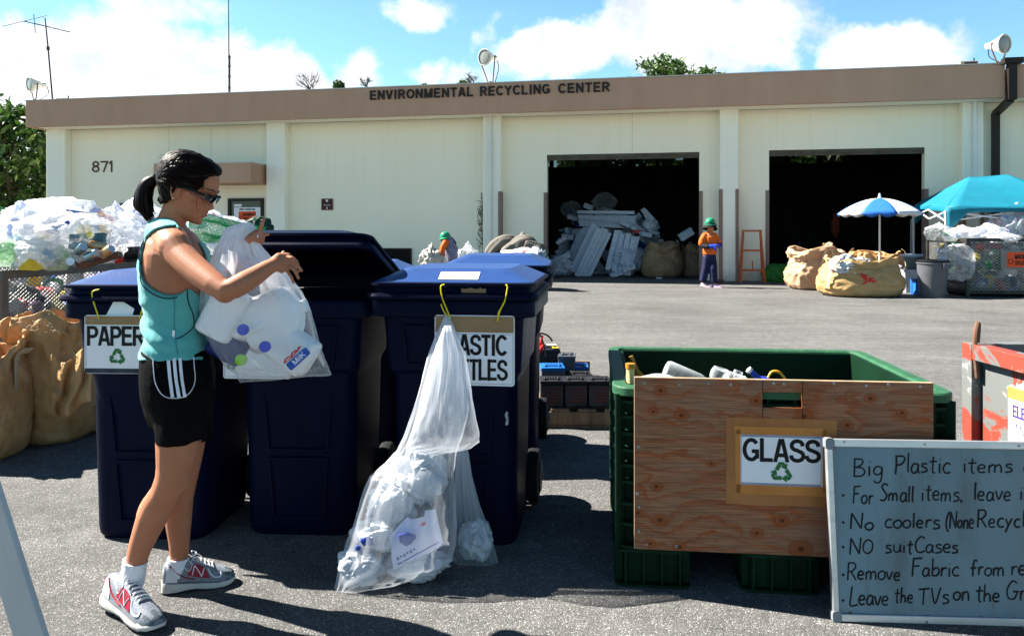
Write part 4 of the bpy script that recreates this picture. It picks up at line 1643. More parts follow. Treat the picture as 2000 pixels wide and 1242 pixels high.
M_amber = pm('amber_bottle', (.42, .20, .02), (.36, .16, .015), 4, .12)
M_pale = pm('pale_yellow_plastic', (.55, .47, .20), (.5, .42, .17), 4, .3)
M_dblue = pm('deep_blue_cap', (.02, .03, .12), None, 5, .3)
M_blue = pm('blue_glass', (.02, .05, .42), (.015, .04, .35), 4, .15)
q = incrate(1284, 826, 3.95)
bottle('amber_bottle', 'amber bottle neck leaning in the back left corner of the crate', q, (-.13, .02, .33), .36, .035, M_amber)
q = incrate(1231, 850, 3.22)
bottle('sauce_bottle', 'pale yellow bottle with a dark blue collar and yellow tip at the crate left edge', q, (0, 0.0, 1), .285, .048, M_pale, .42, M_amber, M_dblue)
q = incrate(1260, 790, 3.6)
r = empty('glass_bowl', P(1290, 762, 3.5))
tag(r, 'upturned clear glass bowl lying just inside the plywood board', 'bowl')
m = MB()
m.lathe((0, 0, 0), [(.14, -.09), (.135, -.02), (.10, .045), (.04, .065), (.01, .066)], 28, (.05, 0, 1), caps=False)
m.build('bowl', M_clear, r, solid=.006)
bottle('clear_jar', 'clear glass jar lying tilted beside the glass bowl', P(1300, 722, 3.45), (.85, .0, -.36), .19, .045, M_clear, .15)
bottle('clear_jar', 'small clear glass lump at the middle of the board top', P(1402, 742, 3.45), (.3, 0, 1), .05, .04, M_clear, .3)
bottle('clear_jar', 'clear jug mouth showing left of the blue bottle', P(1425, 775, 3.4), (.35, 0, 1), .12, .055, M_clear, .3)
bottle('clear_jar', 'clear jar shoulder squeezed next to the jug mouth', P(1452, 775, 3.45), (-.3, .1, 1), .10, .045, M_clear, .35)
bottle('blue_bottle', 'bright blue bottle neck with a white cap above the board', P(1522, 776, 3.5), (-.55, 0, .50), .18, .036, M_blue, .5, pm('white_cap', (.75, .75, .75), None, 4, .3))
m = MB()
m.tube(catmull([P(1500, 738, 3.5), P(1508, 726, 3.5), P(1522, 727, 3.5), P(1534, 741, 3.5)], 5), .006, 6)
o = m.build('yellow_strip', pm('orange_yellow_strip', (.75, .38, .02), None, 5, .4))
tag(o, 'curled yellow plastic strip beside the blue bottle', 'strip')
m = MB()
rnd = random.Random(5)
for i in range(70):
    x, y = rnd.uniform(.09, CW - .09), rnd.uniform(.09, CD - .09)
    ax = Vector((rnd.gauss(0, 1), rnd.gauss(0, 1), rnd.gauss(0, .5))).normalized()
    m.lathe((x, y, rnd.uniform(.25, .58)), [(.03, -.1), (.035, -.09), (.035, .03), (.014, .08), (.014, .12)], 10, ax, rnd.randrange(4))
o = m.build('glass_rubble', [M_clear, pm('brown_glass', (.12, .05, .01), None, 4, .1), pm('green_glass', (.03, .12, .04), None, 4, .1), M_pale])
o.location = crate.location
o.rotation_euler = crate.rotation_euler
tag(o, 'heap of mixed glass bottles filling the green crate', 'glass heap', kind='stuff')

# ================================================================== marker board with handwriting
b0 = G(1627, 1212)
BYAW = R_(-3.2)
LEAN = R_(7)
ud = Vector((math.cos(BYAW), math.sin(BYAW), 0))
hd = Vector((-math.sin(BYAW), math.cos(BYAW), 0))
vd = (Vector((0, 0, 1)) * math.cos(LEAN) + hd * math.sin(LEAN))
MBP = Pl(b0, ud, vd)
board = empty('marker_board', b0)
tag(board, 'rusty blue-grey marker board with handwritten rules, leaning on the crate', 'marker board')
ML = Pl((0, 0, 0), ud, vd)
BH = MBP.px(1631, 857)[1]
BWD = 1.25
M_slate = bpy.data.materials.new('rusty_slate_enamel')
M_slate.use_nodes = True
k = NT(M_slate.node_tree)
bs = M_slate.node_tree.nodes['Principled BSDF']
tcn = k.n('ShaderNodeTexCoord').outputs['Object']
sp = k.n('ShaderNodeSeparateXYZ')
k.L.new(tcn, sp.inputs[0])
base_ = k.mix(k.ramp(k.noise(k.mapping(tcn, scale=(1.5, 1, .5)), 3, 5), [(.35, 0.0), (.68, 1.0)]), (.125, .22, .27), (.105, .18, .22))
smear = k.ramp(k.noise(k.mapping(tcn, scale=(3, 1, .6)), 2.2, 5, .6), [(.52, 0.0), (.72, .6)])
c = k.mix(smear, base_, (.055, .08, .088))
sp_r = k.ramp(k.noise(k.mapping(tcn, scale=(1, 1, .6)), 60, 3, .7), [(.66, 0.0), (.74, .8)])
c = k.mix(sp_r, c, (.17, .10, .045))
run = k.ramp(k.noise(k.mapping(tcn, scale=(22, 1, 1.4)), 3, 3, .6), [(.67, 0.0), (.75, .6)])
c = k.mix(run, c, (.16, .09, .04))
low = k.math('ADD', k.math('MULTIPLY', sp.outputs[2], -1.0), k.math('MULTIPLY', k.noise(k.mapping(tcn, scale=(1, 1, .3)), 26, 5, .65), .062))
c = k.mix(k.ramp(k.math('ADD', low, .5), [(.505, 0.0), (.512, 1.0)]), c, (.055, .02, .009))
k.put(bs.inputs['Base Color'], c)
bs.inputs['Roughness'].default_value = .38
m = MB()
m.rect(ML, .02, .02, BWD - .02, BH - .02, -.012, -.001)
m.build('panel', M_slate, board, False)
fw = .027
for nm, q in (('bottom', (0.012, 0, BWD - .012, fw)), ('top', (0.012, BH - fw, BWD - .012, BH)), ('l', (0, .012, fw * .8, BH - .012)), ('r', (BWD - fw, .012, BWD, BH - .012))):
    m = MB()
    m.rect(ML, q[0], q[1], q[2], q[3], -.018, .008)
    m.build('frame', M_alu, board, False, bevel=.003)
for (u, v) in ((0, 0), (0, BH), (BWD, 0), (BWD, BH)):
    m = MB()
    uu, vv = (u - .004 if u == 0 else u - fw - .002), (v - .004 if v == 0 else v - fw - .01)
    m.prism(ML, rrect(uu, uu + fw + .006, vv, vv + fw + .014, .011, 4), -.022, .0105)
    m.build('corner_cap', pm('grey_plastic_corner', (.22, .24, .26), None, 5, .4) if 'grey_plastic_corner' not in MATS else MATS['grey_plastic_corner'], board, False, bevel=.002)
for (x, y) in ((1648, 862), (1806, 867), (1990, 870), (1634, 876), (1634, 1030), (1810, 1214), (1996, 1223)):
    u, v = MBP.px(x, y, .008)
    m = MB()
    m.lathe(ML.at(u, v, .0075), [(.0048, 0), (.0048, .0015), (.003, .0026)], 10, ML.n)
    m.build('rivet', M_steel, board)

# single-stroke handwriting
GL = {
    'B': (.62, [[(.08, 1), (.1, .5), (.1, 0)], [(.05, .98), (.4, .95), (.45, .75), (.3, .58), (.12, .52)], [(.12, .52), (.45, .48), (.58, .25), (.45, .06), (.1, .02)]]),
    'i': (.22, [[(.1, .5), (.11, .25), (.12, .03)], [(.12, .68), (.12, .72)]]),
    'g': (.48, [[(.42, .48), (.2, .52), (.08, .3), (.2, .1), (.4, .2), (.42, .48)], [(.43, .5), (.44, .1), (.38, -.25), (.2, -.3), (.1, -.18)]]),
    'P': (.55, [[(.1, 1), (.12, .5), (.1, -.02)], [(.05, .95), (.42, .95), (.5, .75), (.35, .52), (.12, .48)]]),
    'l': (.2, [[(.1, .98), (.1, .5), (.12, .02)]]),
    'a': (.46, [[(.36, .45), (.18, .5), (.06, .25), (.15, .03), (.32, .12), (.37, .45)], [(.37, .48), (.37, .15), (.44, .02)]]),
    's': (.4, [[(.34, .48), (.15, .5), (.1, .36), (.3, .25), (.32, .08), (.06, .02)]]),
    't': (.38, [[(.2, .85), (.18, .4), (.2, .05), (.3, .02)], [(.03, .58), (.36, .6)]]),
    'c': (.42, [[(.36, .45), (.2, .5), (.06, .28), (.16, .04), (.38, .06)]]),
    'e': (.44, [[(.08, .26), (.34, .3), (.3, .48), (.14, .48), (.05, .25), (.16, .03), (.38, .06)]]),
    'm': (.66, [[(.06, .48), (.07, .02)], [(.07, .35), (.2, .5), (.3, .4), (.3, .03)], [(.3, .35), (.45, .5), (.55, .38), (.58, .02)]]),
    'o': (.46, [[(.25, .5), (.07, .36), (.08, .12), (.25, .02), (.4, .18), (.38, .4), (.25, .5)]]),
    'F': (.55, [[(.12, 1), (.1, .5), (.1, 0)], [(.08, .97), (.52, 1.0)], [(.1, .55), (.42, .58)]]),
    'r': (.36, [[(.08, .5), (.09, .02)], [(.09, .3), (.18, .47), (.33, .46)]]),
    'S': (.5, [[(.44, .85), (.25, .95), (.12, .78), (.25, .55), (.4, .32), (.28, .06), (.05, .08)]]),
    ',': (.2, [[(.1, .05), (.06, -.14)]]),
    'v': (.42, [[(.04, .5), (.2, .03), (.38, .5)]]),
    'n': (.46, [[(.06, .5), (.07, .02)], [(.07, .34), (.2, .5), (.34, .42), (.38, .02)]]),
    'N': (.66, [[(.08, 0), (.08, .95)], [(.08, .95), (.52, .04)], [(.52, .04), (.55, .98)]]),
    'O': (.62, [[(.32, .92), (.1, .7), (.08, .25), (.3, .02), (.52, .2), (.54, .68), (.32, .92)]]),
    'C': (.55, [[(.48, .8), (.3, .92), (.08, .6), (.12, .15), (.32, .02), (.5, .12)]]),
    '(': (.3, [[(.25, 1.05), (.08, .6), (.1, .15), (.28, -.15)]]),
    'R': (.6, [[(.1, 1), (.1, 0)], [(.06, .96), (.4, .95), (.48, .72), (.3, .5), (.12, .48)], [(.25, .48), (.55, .0)]]),
    'y': (.44, [[(.05, .5), (.2, .1)], [(.38, .52), (.2, .1), (.06, -.28)]]),
    'u': (.46, [[(.06, .5), (.08, .15), (.2, .02), (.34, .15), (.37, .5)], [(.37, .5), (.4, .02)]]),
    'b': (.46, [[(.08, .98), (.08, .05)], [(.08, .3), (.25, .48), (.4, .3), (.3, .06), (.08, .05)]]),
    'f': (.4, [[(.38, .88), (.24, .95), (.17, .7), (.17, 0)], [(.03, .48), (.34, .5)]]),
    'L': (.5, [[(.12, 1), (.08, .5), (.08, .03), (.46, .08)]]),
    'h': (.46, [[(.08, 1), (.08, .02)], [(.08, .3), (.22, .48), (.34, .38), (.38, .02)]]),
    'T': (.62, [[(.02, .95), (.6, 1.0)], [(.3, .97), (.3, 0)]]),
    'V': (.56, [[(.04, .98), (.26, .02), (.52, 1.0)]]),
    'G': (.62, [[(.5, .85), (.3, .95), (.08, .55), (.14, .12), (.4, .05), (.52, .3), (.54, .42)], [(.34, .42), (.6, .42)]]),
    'd': (.46, [[(.36, .42), (.18, .5), (.06, .25), (.15, .03), (.36, .12)], [(.38, .98), (.37, .02)]]),
    'j': (.25, [[(.12, .5), (.1, -.2)]]), 'w': (.6, [[(.04, .5), (.16, .03), (.28, .4), (.4, .03), (.54, .5)]]), 'p': (.46, [[(.08, .5), (.08, -.3)], [(.08, .4), (.3, .48), (.36, .2), (.1, .05)]]),
    'x': (.4, [[(.05, .5), (.35, 0)], [(.35, .5), (.05, 0)]]), 'k': (.4, [[(.08, 1), (.08, 0)], [(.35, .5), (.08, .25), (.38, 0)]]), ')': (.3, [[(.05, 1.05), (.22, .6), (.2, .15), (.02, -.15)]]),
}
lines = [  # (words with start pixel x, baseline y, cap height px)
    [('Big', 1664, 930, 38, 60), ('Plastic', 1745, 924, 38, 112), ('items', 1878, 924, 34, 102), ('on', 1997, 924, 36, 50)],
    [('For', 1664, 984, 36, 42), ('Small', 1717, 980, 34, 68), ('items,', 1798, 978, 36, 84), ('leave', 1900, 977, 36, 76), ('in', 1989, 976, 32, 30)],
    [('No', 1658, 1034, 32, 50), ('coolers', 1726, 1032, 32, 110), ('(None', 1846, 1032, 34, 56), ('Recyclable)', 1906, 1030, 36, 168)],
    [('NO', 1657, 1082, 32, 50), ('suitCases', 1727, 1080, 32, 146)],
    [('Remove', 1652, 1132, 34, 108), ('Fabric', 1778, 1126, 34, 96), ('from', 1894, 1124, 34, 68), ('recliners', 1973, 1124, 34, 130)],
    [('Leave', 1658, 1182, 36, 78), ('the', 1746, 1178, 32, 38), ('TVs', 1792, 1180, 34, 62), ('on', 1860, 1172, 34, 34), ('the', 1904, 1176, 34, 50), ('Ground', 1963, 1172, 38, 120)],
]
rnd = random.Random(4)
for li, words_ in enumerate(lines):
    m = MB()
    for wd_, x0, yb, cap, wpx in words_:
        tot = sum(GL[ch][0] for ch in wd_)
        sx = wpx / tot
        x = x0
        for ch in wd_:
            gw, strokes = GL[ch]
            jy = rnd.uniform(-1.5, 1.5)
            js = rnd.uniform(.92, 1.08)
            for st in strokes:
                pts = [Vector((a, b, 0)) for a, b in st]
                pts = catmull(pts, 5) if len(pts) > 2 else pts
                p3 = []
                for p in pts:
                    u, v = MBP.px(x + p.x * sx * js + p.y * 2.0, yb - jy - p.y * cap * js, 0)
                    p3.append(ML.at(u, v, .0002))
                if len(p3) < 2:
                    continue
                m.tube(p3, [(.0004, rnd.uniform(.0026, .0033))] * len(p3), 4, flat=ML.n)
            x += gw * sx
    if li:
        u, v = MBP.px(1647, (967, 1020, 1068, 1122, 1172)[li - 1], 0)
        m.lathe(ML.at(u, v, 0), [(.005, 0), (.004, .0012)], 8, ML.n)
    m.build('handwriting', M_black, board, False)

# ================================================================== red steel skip
M_skip = bpy.data.materials.new('flaking_red_paint')
M_skip.use_nodes = True
k = NT(M_skip.node_tree)
bs = M_skip.node_tree.nodes['Principled BSDF']
tcn = k.n('ShaderNodeTexCoord').outputs['Object']
n1 = k.noise(tcn, 3.1, 6, .6, .9)
c = k.mix(k.ramp(n1, [(.46, 0.0), (.485, 1.0)]), (.25, .045, .028), (.13, .14, .135))
n2 = k.noise(k.mapping(tcn, loc=(3, 1, 0)), 4.5, 7, .65, .5)
c = k.mix(k.ramp(n2, [(.58, 0.0), (.62, .8)]), c, (.31, .305, .29))
c = k.mix(k.ramp(k.noise(tcn, 14, 5, .7), [(.6, 0.0), (.72, .5)]), c, (.13, .07, .05))
k.put(bs.inputs['Base Color'], c)
bs.inputs['Roughness'].default_value = .5
bs.inputs['Specular IOR Level'].default_value = .3
bp = k.n('ShaderNodeBump')
bp.inputs['Strength'].default_value = .3
bp.inputs['Distance'].default_value = .01
k.put(bp.inputs['Height'], n1)
k.put(bs.inputs['Normal'], bp.outputs[0])
sk = empty('steel_skip', (2.22, 3.85, 0), R_(1.5))
tag(sk, 'battered red and grey steel skip cut off at the right edge', 'skip')
SW, SL, SH = 1.5, 1.55, .85      # x to the right, y toward the camera (negative)
m = MB()
m.bx(.05, SW - .05, -SL + .05, -.05, .12, .16)
m.bx(.045, .06, -SL + .05, -.05, .16, SH - .08)
m.bx(SW - .06, SW - .045, -SL + .05, -.05, .16, SH - .08)
m.bx(.06, SW - .06, -.06, -.045, .16, SH - .08)
m.bx(.06, SW - .06, -SL + .045, -SL + .06, .16, SH - .08)
m.build('sheet_wall', M_skip, sk, False)
for q in ((0, .075, -SL, 0), (SW - .075, SW, -SL, 0)):
    m = MB()
    m.bx(q[0], q[1], q[2] + .076, q[3] - .076, SH - .075, SH)
    m.build('rim_rail', M_skip, sk, False, bevel=.004)
for q in ((.076, SW - .076, -.075, 0), (.076, SW - .076, -SL, -SL + .075)):
    m = MB()
    m.bx(q[0], q[1], q[2], q[3], SH - .075, SH)
    m.build('rim_rail', M_skip, sk, False, bevel=.004)
for x in (0, SW - .075):
    for y in (-.075, -SL):
        m = MB()
        m.bx(x - .002, x + .075, y - .002, y + .077, 0, SH + .002)
        m.build('corner_post', M_skip, sk, False, bevel=.004)
m = MB()
m.tube(catmull([(.02, -.09, SH - .16), (.01, -.085, SH + .01), (.035, -.06, SH + .085), (.055, -.04, SH + .085), (.05, -.035, SH - .02)], 6), .012, 8)
m.build('lifting_hook', M_rust, sk)
# its sign on the left side, facing -x : u runs toward the camera (-y), v up
al = R_(1.5)
SPW = Pl(sk.location, (math.sin(al), -math.cos(al), 0), (0, 0, 1))
sl = Pl((0, 0, 0), (0, -1, 0), (0, 0, 1))
u0, v0 = SPW.px(1970, 858, -.04)
u1 = u0 + .36
v1 = SPW.px(1978, 757, -.04)[1]
v0 = v1 - .30
m = MB()
m.rect(sl, u0, v0, u1, v1, -.044, -.038)
ss = m.build('electronic_waste_sign', M_white, sk, False)
m = MB()
m.rect(sl, u0, v1 - .05, u1, v1 + .002, -.038, -.036)
m.build('tape_strip', pm('yellow_brown_tape', (.42, .22, .06), (.36, .18, .05), 8, .35), ss, False)
m = MB()
put_text(m, sl, 'ELECTRONIC', u0 + .03, v1 - .13, u1 - .03, v1 - .075, -.0368, .01)
put_text(m, sl, 'WASTE', u0 + .05, v1 - .21, u1 - .05, v1 - .155, -.0368, .01)
m.build('lettering', pm('violet_ink', (.06, .02, .22), None, 5, .5), ss, False)

# ================================================================== white folding stand at the lower left
M_wpaint = pm('white_painted_wood', (.44, .46, .475), (.39, .41, .42), 4, .5, .1, 50, stretch=(3, 3, .6))
fs = empty('folding_stand', (-1.25, 1.9, 0))
tag(fs, 'white painted folding stand, one slanted leg in the lower left corner', 'stand')
Zs = 1.9
e1, e2 = P(0, 975, Zs), P(85, 1242, Zs)
dv = (e2 - e1)
bot = e1 + dv * (e1.z / -dv.z)
top = e1 - dv * .9
off = Vector(fs.location)
nr = Vector((-dv.z, 0, dv.x)).normalized()
if nr.x > 0:
    nr = -nr
for dy, dx in ((0, 0), (-.62, 0)):
    for sgn in (1, -1):
        m = MB()
        a, b = top - off, bot - off
        if sgn < 0:
            w_ = 2 * (top.x - off.x - .02)
            a = Vector((a.x - .06, a.y, a.z))
            b = Vector((w_ - b.x, b.y, b.z))
        wv2 = Vector((nr.x * .072 * sgn, 0, nr.z * .072 * (1)))
        if sgn < 0:
            wv2 = Vector((.072, 0, .02))
        y0, y1 = dy + (0 if sgn > 0 else .025), dy + (.022 if sgn > 0 else .047)
        m.loft([[Vector((p.x, y0, p.z)), Vector((p.x, y1, p.z)), Vector((p.x + wv2.x, y1, p.z + wv2.z)), Vector((p.x + wv2.x, y0, p.z + wv2.z))] for p in (b, a)])
        m.build('leg', M_wpaint, fs, False, bevel=.003)
m = MB()
a = top - off
m.bx(a.x - .14, a.x + .02, -.66, .06, a.z - .05, a.z + .03)
m.build('top_rail', M_wpaint, fs, False, bevel=.004)
m = MB()
m.bx(-.36, -.05, .0221, .0245, .28, .31)
m.build('brace', M_wpaint, fs, False)

# ================================================================== pallet with scrap batteries
M_wood = pm('pallet_wood', (.27, .19, .115), (.18, .12, .075), 4, .8, .3, 40, stretch=(6, 1.2, 1), c3=(.12, .085, .06), s3=3)
pal = empty('wooden_pallet', (P(1040, 450, 5.55).x - .06, 5.55, 0), R_(-3))
tag(pal, 'worn wooden pallet on the asphalt between cart and crate', 'pallet')
PLW, PLD, PLH = 1.08, 1.1, .135
for i in range(6):
    m = MB()
    x0 = i * (PLW - .13) / 5
    m.bx(x0, x0 + .13, 0, PLD, PLH - .02, PLH)
    m.build('deck_board', M_wood, pal, False, bevel=.003)
for y in (0, PLD / 2 - .045, PLD - .09):
    m = MB()
    m.bx(0, PLW, y, y + .09, .022, PLH - .021)
    m.build('stringer', M_wood, pal, False, bevel=.003)
m = MB()
for y in (0.0, PLD / 2 - .05, PLD - .1):
    m.bx(0.002, PLW - .002, y, y + .1, 0, .02)
m.build('base_board', M_wood, pal, False)
M_bat = pm('black_battery', (.014, .014, .016), (.022, .022, .024), 5, .4, .1, 60)
M_batl = pm('grey_battery_label', (.075, .07, .075), (.05, .047, .05), 14, .5)
M_red = pm('red_plastic', (.60, .02, .02), (.5, .015, .015), 5, .4)
M_batblue = pm('blue_battery_lid', (.02, .14, .42), (.015, .11, .34), 5, .3)
M_batgrey = pm('grey_battery_case', (.10, .11, .125), (.08, .088, .10), 5, .4)


def battery(label, x, y, z, w, d, h, rz=0.0, top=None, side=None, lab=None, body=None, tags=None, tilt=0.0):
    r = empty('car_battery', Vector(pal.location) + Vector((x, y, z)), rz)
    r.rotation_euler = (0, tilt, rz)
    tag(r, label, 'battery', 'scrap batteries on the pallet')
    m = MB()
    m.bx(0, w, 0, d, 0, h * .82)
    m.build('case', body or M_bat, r, False, bevel=.006)
    m = MB()
    m.bx(-.003, w + .003, -.003, d + .003, h * .82 + .001, h * .93)
    m.bx(.02, w - .02, d * .3, d * .7, h * .93, h * .97)
    for xx in (.035, w - .035):
        m.lathe((xx, d * .18, h * .93), [(.011, 0), (.009, .018), (.004, .019)], 10)
    for i in range(6):
        m.lathe((w * (.2 + .12 * i), d * .5, h * .97), [(.009, 0), (.009, .006)], 8)
    m.build('cover', top or M_bat, r, True, bevel=.003)
    pf = Pl((0, 0, 0), (1, 0, 0), (0, 0, 1))
    if lab:
        m = MB()
        m.rect(pf, .006, .008, w - .006, h * .76, .001, .003)
        lb = m.build('paper_label', M_batl, r, False)
        m = MB()
        put_text(m, pf, lab, w * .36, h * .60, w * .92, h * .71, .0035, .02)
        for i, (a, b) in enumerate(((.36, .9), (.36, .86), (.3, .9), (.25, .88))):
            m.rect(pf, w * a, h * (.50 - i * .105), w * b, h * (.545 - i * .105), .003, .0036)
        m.rect(pf, w * .08, h * .64, w * .16, h * .68, .003, .0036)
        m.rect(pf, w * .2, h * .55, w * .3, h * .59, .003, .0036)
        m.build('print', pm('dark_red_print', (.14, .02, .02), None, 8, .5) if 'dark_red_print' not in MATS else MATS['dark_red_print'], lb, False)
    if tags:
        for (a, b, c_, d_, mt) in tags:
            m = MB()
            m.bx(w * a, w * c_, d * b, d * d_, h * .97, h * .972)
            m.build('sticker', mt, r, False)
    return r


Zp = 5.55
X0 = pal.location.x


def bxp(px_, Z=5.57):
    return (px_ - CX) / F * Z - X0


for i, lab in enumerate(('front left black battery with red print, nearest the cart', 'front middle black battery with red print', 'front right black battery with red print, nearest the crate')):
    x = bxp(1056 + i * 46.5)
    battery(lab, x, .02, PLH, .163, .20, .205, 0, lab='YUASA')
M_yl = pm('yellow_sticker', (.8, .6, .03), None, 5, .5)
battery('big dark battery with yellow and white stickers at the pallet back left', bxp(1052), .62, PLH + .10, .19, .26, .24, R_(3), tags=[(.7, .05, .95, .35, M_yl), (.55, .6, .95, .9, M_white)])
battery('plain black battery under the stickered one at the back left', bxp(1050), .58, PLH, .21, .3, .10, 0)
battery('grey upright battery leaning right of the stickered battery', bxp(1098), .50, PLH + .06, .13, .2, .25, R_(-6), top=M_batgrey, body=M_batgrey)
battery('grey battery with a blue lid behind the front left battery', bxp(1060), .26, PLH + .005, .175, .22, .255, R_(2), top=M_batblue, body=M_batgrey)
battery('dark battery with a bright blue lid behind the front middle battery', bxp(1118), .50, PLH, .16, .2, .225, R_(-2), top=M_batblue)
battery('low black battery behind the front row, under the blue one', bxp(1118), .27, PLH, .17, .2, .20, R_(4))
battery('small black battery at the right of the second row', bxp(1158), .29, PLH, .08, .14, .17, R_(-8))
m = MB()
m.bx(0, .19, 0, .16, 0, .10)
o = m.build('cardboard_box', pm('orange_cardboard', (.36, .17, .07), (.30, .14, .055), 5, .8), None, False, bevel=.004)
o.location = Vector(pal.location) + Vector((bxp(1122), .82, PLH + .1))
o.rotation_euler = (R_(-12), 0, R_(-4))
tag(o, 'flattened orange cardboard box at the back of the pallet', 'cardboard box')
m = MB()
q0 = Vector(pal.location) + Vector((bxp(1062), .60, PLH + .335))
m.tube([q0, q0 + Vector((.01, -.02, .05))], [.02, .016], 8, round_=True)
m.tube([q0 + Vector((.0, -.02, .04)), q0 + Vector((.012, -.025, .10))], [.011, .008], 8, round_=True)
m.tube([q0 + Vector((-.03, -.02, -.04)), q0 + Vector((.02, -.03, .03))], [.018, .014], 8, round_=True)
o = m.build('jumper_clamp', M_red)
tag(o, 'red cable clamp on the stickered battery', 'clamp')
m = MB()
m.tube(catmull([q0 + Vector((-.06, 0, .10)), q0 + Vector((.0, 0, .12)), q0 + Vector((.06, -.02, .10)), q0 + Vector((.09, -.02, .06))], 6), .007, 6)
m.tube(catmull([q0 + Vector((-.05, -.02, .17)), q0 + Vector((.0, -.02, .10)), q0 + Vector((.03, -.05, .0)), q0 + Vector((.04, -.06, -.06))], 6), .006, 6)
o = m.build('battery_cable', M_black)
tag(o, 'black jump cable looping over the stickered battery', 'cable')

# white scuffs on the plastic bottles cart and the glare painted on its side
m = MB()
su, sv_ = fq.px(967, 838, .0)
pts = [(.0, .0), (.012, .002), (.014, .02), (.010, .04), (.013, .05), (.004, .055), (-.003, .04), (.003, .025)]
yy = .075 + .012
m.prism(Pl((0, 0, 0), (1, 0, 0), (0, 0, 1)), [(su + .035 + x, sv_ + z * 1.1) for x, z in pts], -yy + .004, -yy + .0155)
m.build('paint_scuff', pm('grey_white_scuff', (.42, .44, .46), (.22, .24, .28), 60, .7), cart_plas, False)

# the right side of the plastic bottles cart is pale: glare over dust put into the colour
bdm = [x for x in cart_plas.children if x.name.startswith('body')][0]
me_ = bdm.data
me_.materials.append(pm('dusty_side_glare', (.10, .105, .115), (.045, .05, .07), 5, .5, .1, 60, c3=(.19, .19, .20), s3=4, stretch=(1, 1, .5)))
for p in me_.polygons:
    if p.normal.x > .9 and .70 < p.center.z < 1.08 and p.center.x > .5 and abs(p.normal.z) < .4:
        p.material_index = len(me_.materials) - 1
# ================================================================== the woman
M_skin = pm('skin', (.39, .163, .088), (.34, .136, .071), 9, .52, .08, 160, sss=.12, c3=(.40, .142, .075), s3=4, spec=.25)
M_hair = pm('dark_brown_hair', (.004, .0026, .0022), (.008, .0045, .0032), 14, .55, .35, 60, stretch=(1, 1, 1), spec=.12)
M_teal = pm('teal_jersey', (.085, .37, .36), (.075, .33, .32), 5, .72, .22, 24, sheen=.2)
M_trim = pm('dark_teal_piping', (.012, .03, .045), None, 6, .6)
M_tealb = pm('teal_binding', (.055, .25, .265), (.05, .22, .235), 12, .7)
M_short = pm('black_shorts_fabric', (.0016, .0016, .002), (.0026, .0026, .003), 8, .7, .4, 22, spec=.05)
M_stripe = pm('white_stripe', (.75, .76, .82), None, 6, .6)
M_sock = pm('white_sock', (.74, .74, .78), (.68, .68, .73), 40, .85, .3, 140)
M_shoe = pm('silver_mesh_shoe', (.25, .275, .32), (.12, .14, .17), 190, .55, .35, 240)
M_sole = pm('white_sole_foam', (.52, .51, .485), (.44, .43, .405), 9, .6, .1, 60)
M_outs = pm('dark_outsole', (.03, .03, .035), None, 8, .8)
M_shoered = pm('red_shoe_overlay', (.33, .012, .03), (.27, .01, .025), 9, .45)
M_shoewht = pm('white_shoe_overlay', (.72, .73, .76), None, 9, .45)
M_lens = pm('smoke_lens', (.01, .01, .014), None, 5, .06, spec=.8)
M_gold2 = pm('gold_stud', (.8, .6, .3), None, 5, .2, metal=1.0)

PSI = R_(14)
FW = Vector((math.cos(PSI), math.sin(PSI), 0))         # facing
RT = Vector((math.sin(PSI), -math.cos(PSI), 0))        # her right (toward the camera)
ZM = 2.90
SCL = F / ZM


def wp(x, y, Z=ZM):
    return P(x, y, Z)


body = MB()
# torso: (y, back x, front x, half width)
TOR = [(443, 310, 362, .066), (458, 300, 380, .098), (474, 289, 392, .130), (495, 283, 402, .148), (520, 280, 405, .148), (545, 280, 404, .143), (575, 283, 399, .133), (605, 290, 393, .126),
       (635, 295, 391, .123), (665, 296, 393, .133), (700, 292, 401, .152), (735, 288, 407, .166), (765, 290, 407, .168), (790, 297, 402, .155), (806, 312, 392, .12)]


def torso_ring(y, xb, xf, hw, grow=0.0, n=28):
    xc = (xb + xf) / 2
    half = (xf - xb) / 2 / SCL
    a = math.sqrt(max(.02 ** 2, half ** 2 - (hw * math.sin(PSI)) ** 2)) / math.cos(PSI) + grow
    b = hw + grow
    c = wp(xc, y)
    ring = []
    for j in range(n):
        t = 2 * math.pi * j / n
        ct, st = math.cos(t), math.sin(t)
        e = .86
        ring.append(c + FW * (a * math.copysign(abs(ct) ** e, ct)) + RT * (b * math.copysign(abs(st) ** e, st)))
    return ring


body.loft([torso_ring(*r) for r in TOR])
# shoulder girdle
body.tube([wp(322, 452, 2.95), wp(330, 466, 2.84), wp(341, 482, 2.76)], [.062, .060, .058], 14, round_=True)
body.tube([wp(330, 452, 2.90), wp(346, 468, 3.0), wp(356, 482, 3.07)], [.062, .058, .055], 14, round_=True)
# neck
body.tube([wp(348, 392), wp(342, 412), wp(334, 436), wp(326, 458)], [.049, .046, .051, .069], 16, round_=True)
# near (right) arm
ARM = [(341, 480, 2.755, .0575), (352, 498, 2.735, .056), (372, 518, 2.70, .053), (396, 538, 2.665, .050), (420, 556, 2.63, .0445), (440, 568, 2.61, .0405), (458, 562, 2.615, .0415), (478, 551, 2.63, .041), (500, 538, 2.655, .037), (520, 525, 2.675, .031), (536, 516, 2.69, .0265)]
ARMP = [(wp(x, y, Z), r * .905) for x, y, Z, r in ARM]
body.tube([p for p, r in ARMP], [r for p, r in ARMP], 16, round_=True)
body.sphere(wp(440, 569, 2.625), .040)
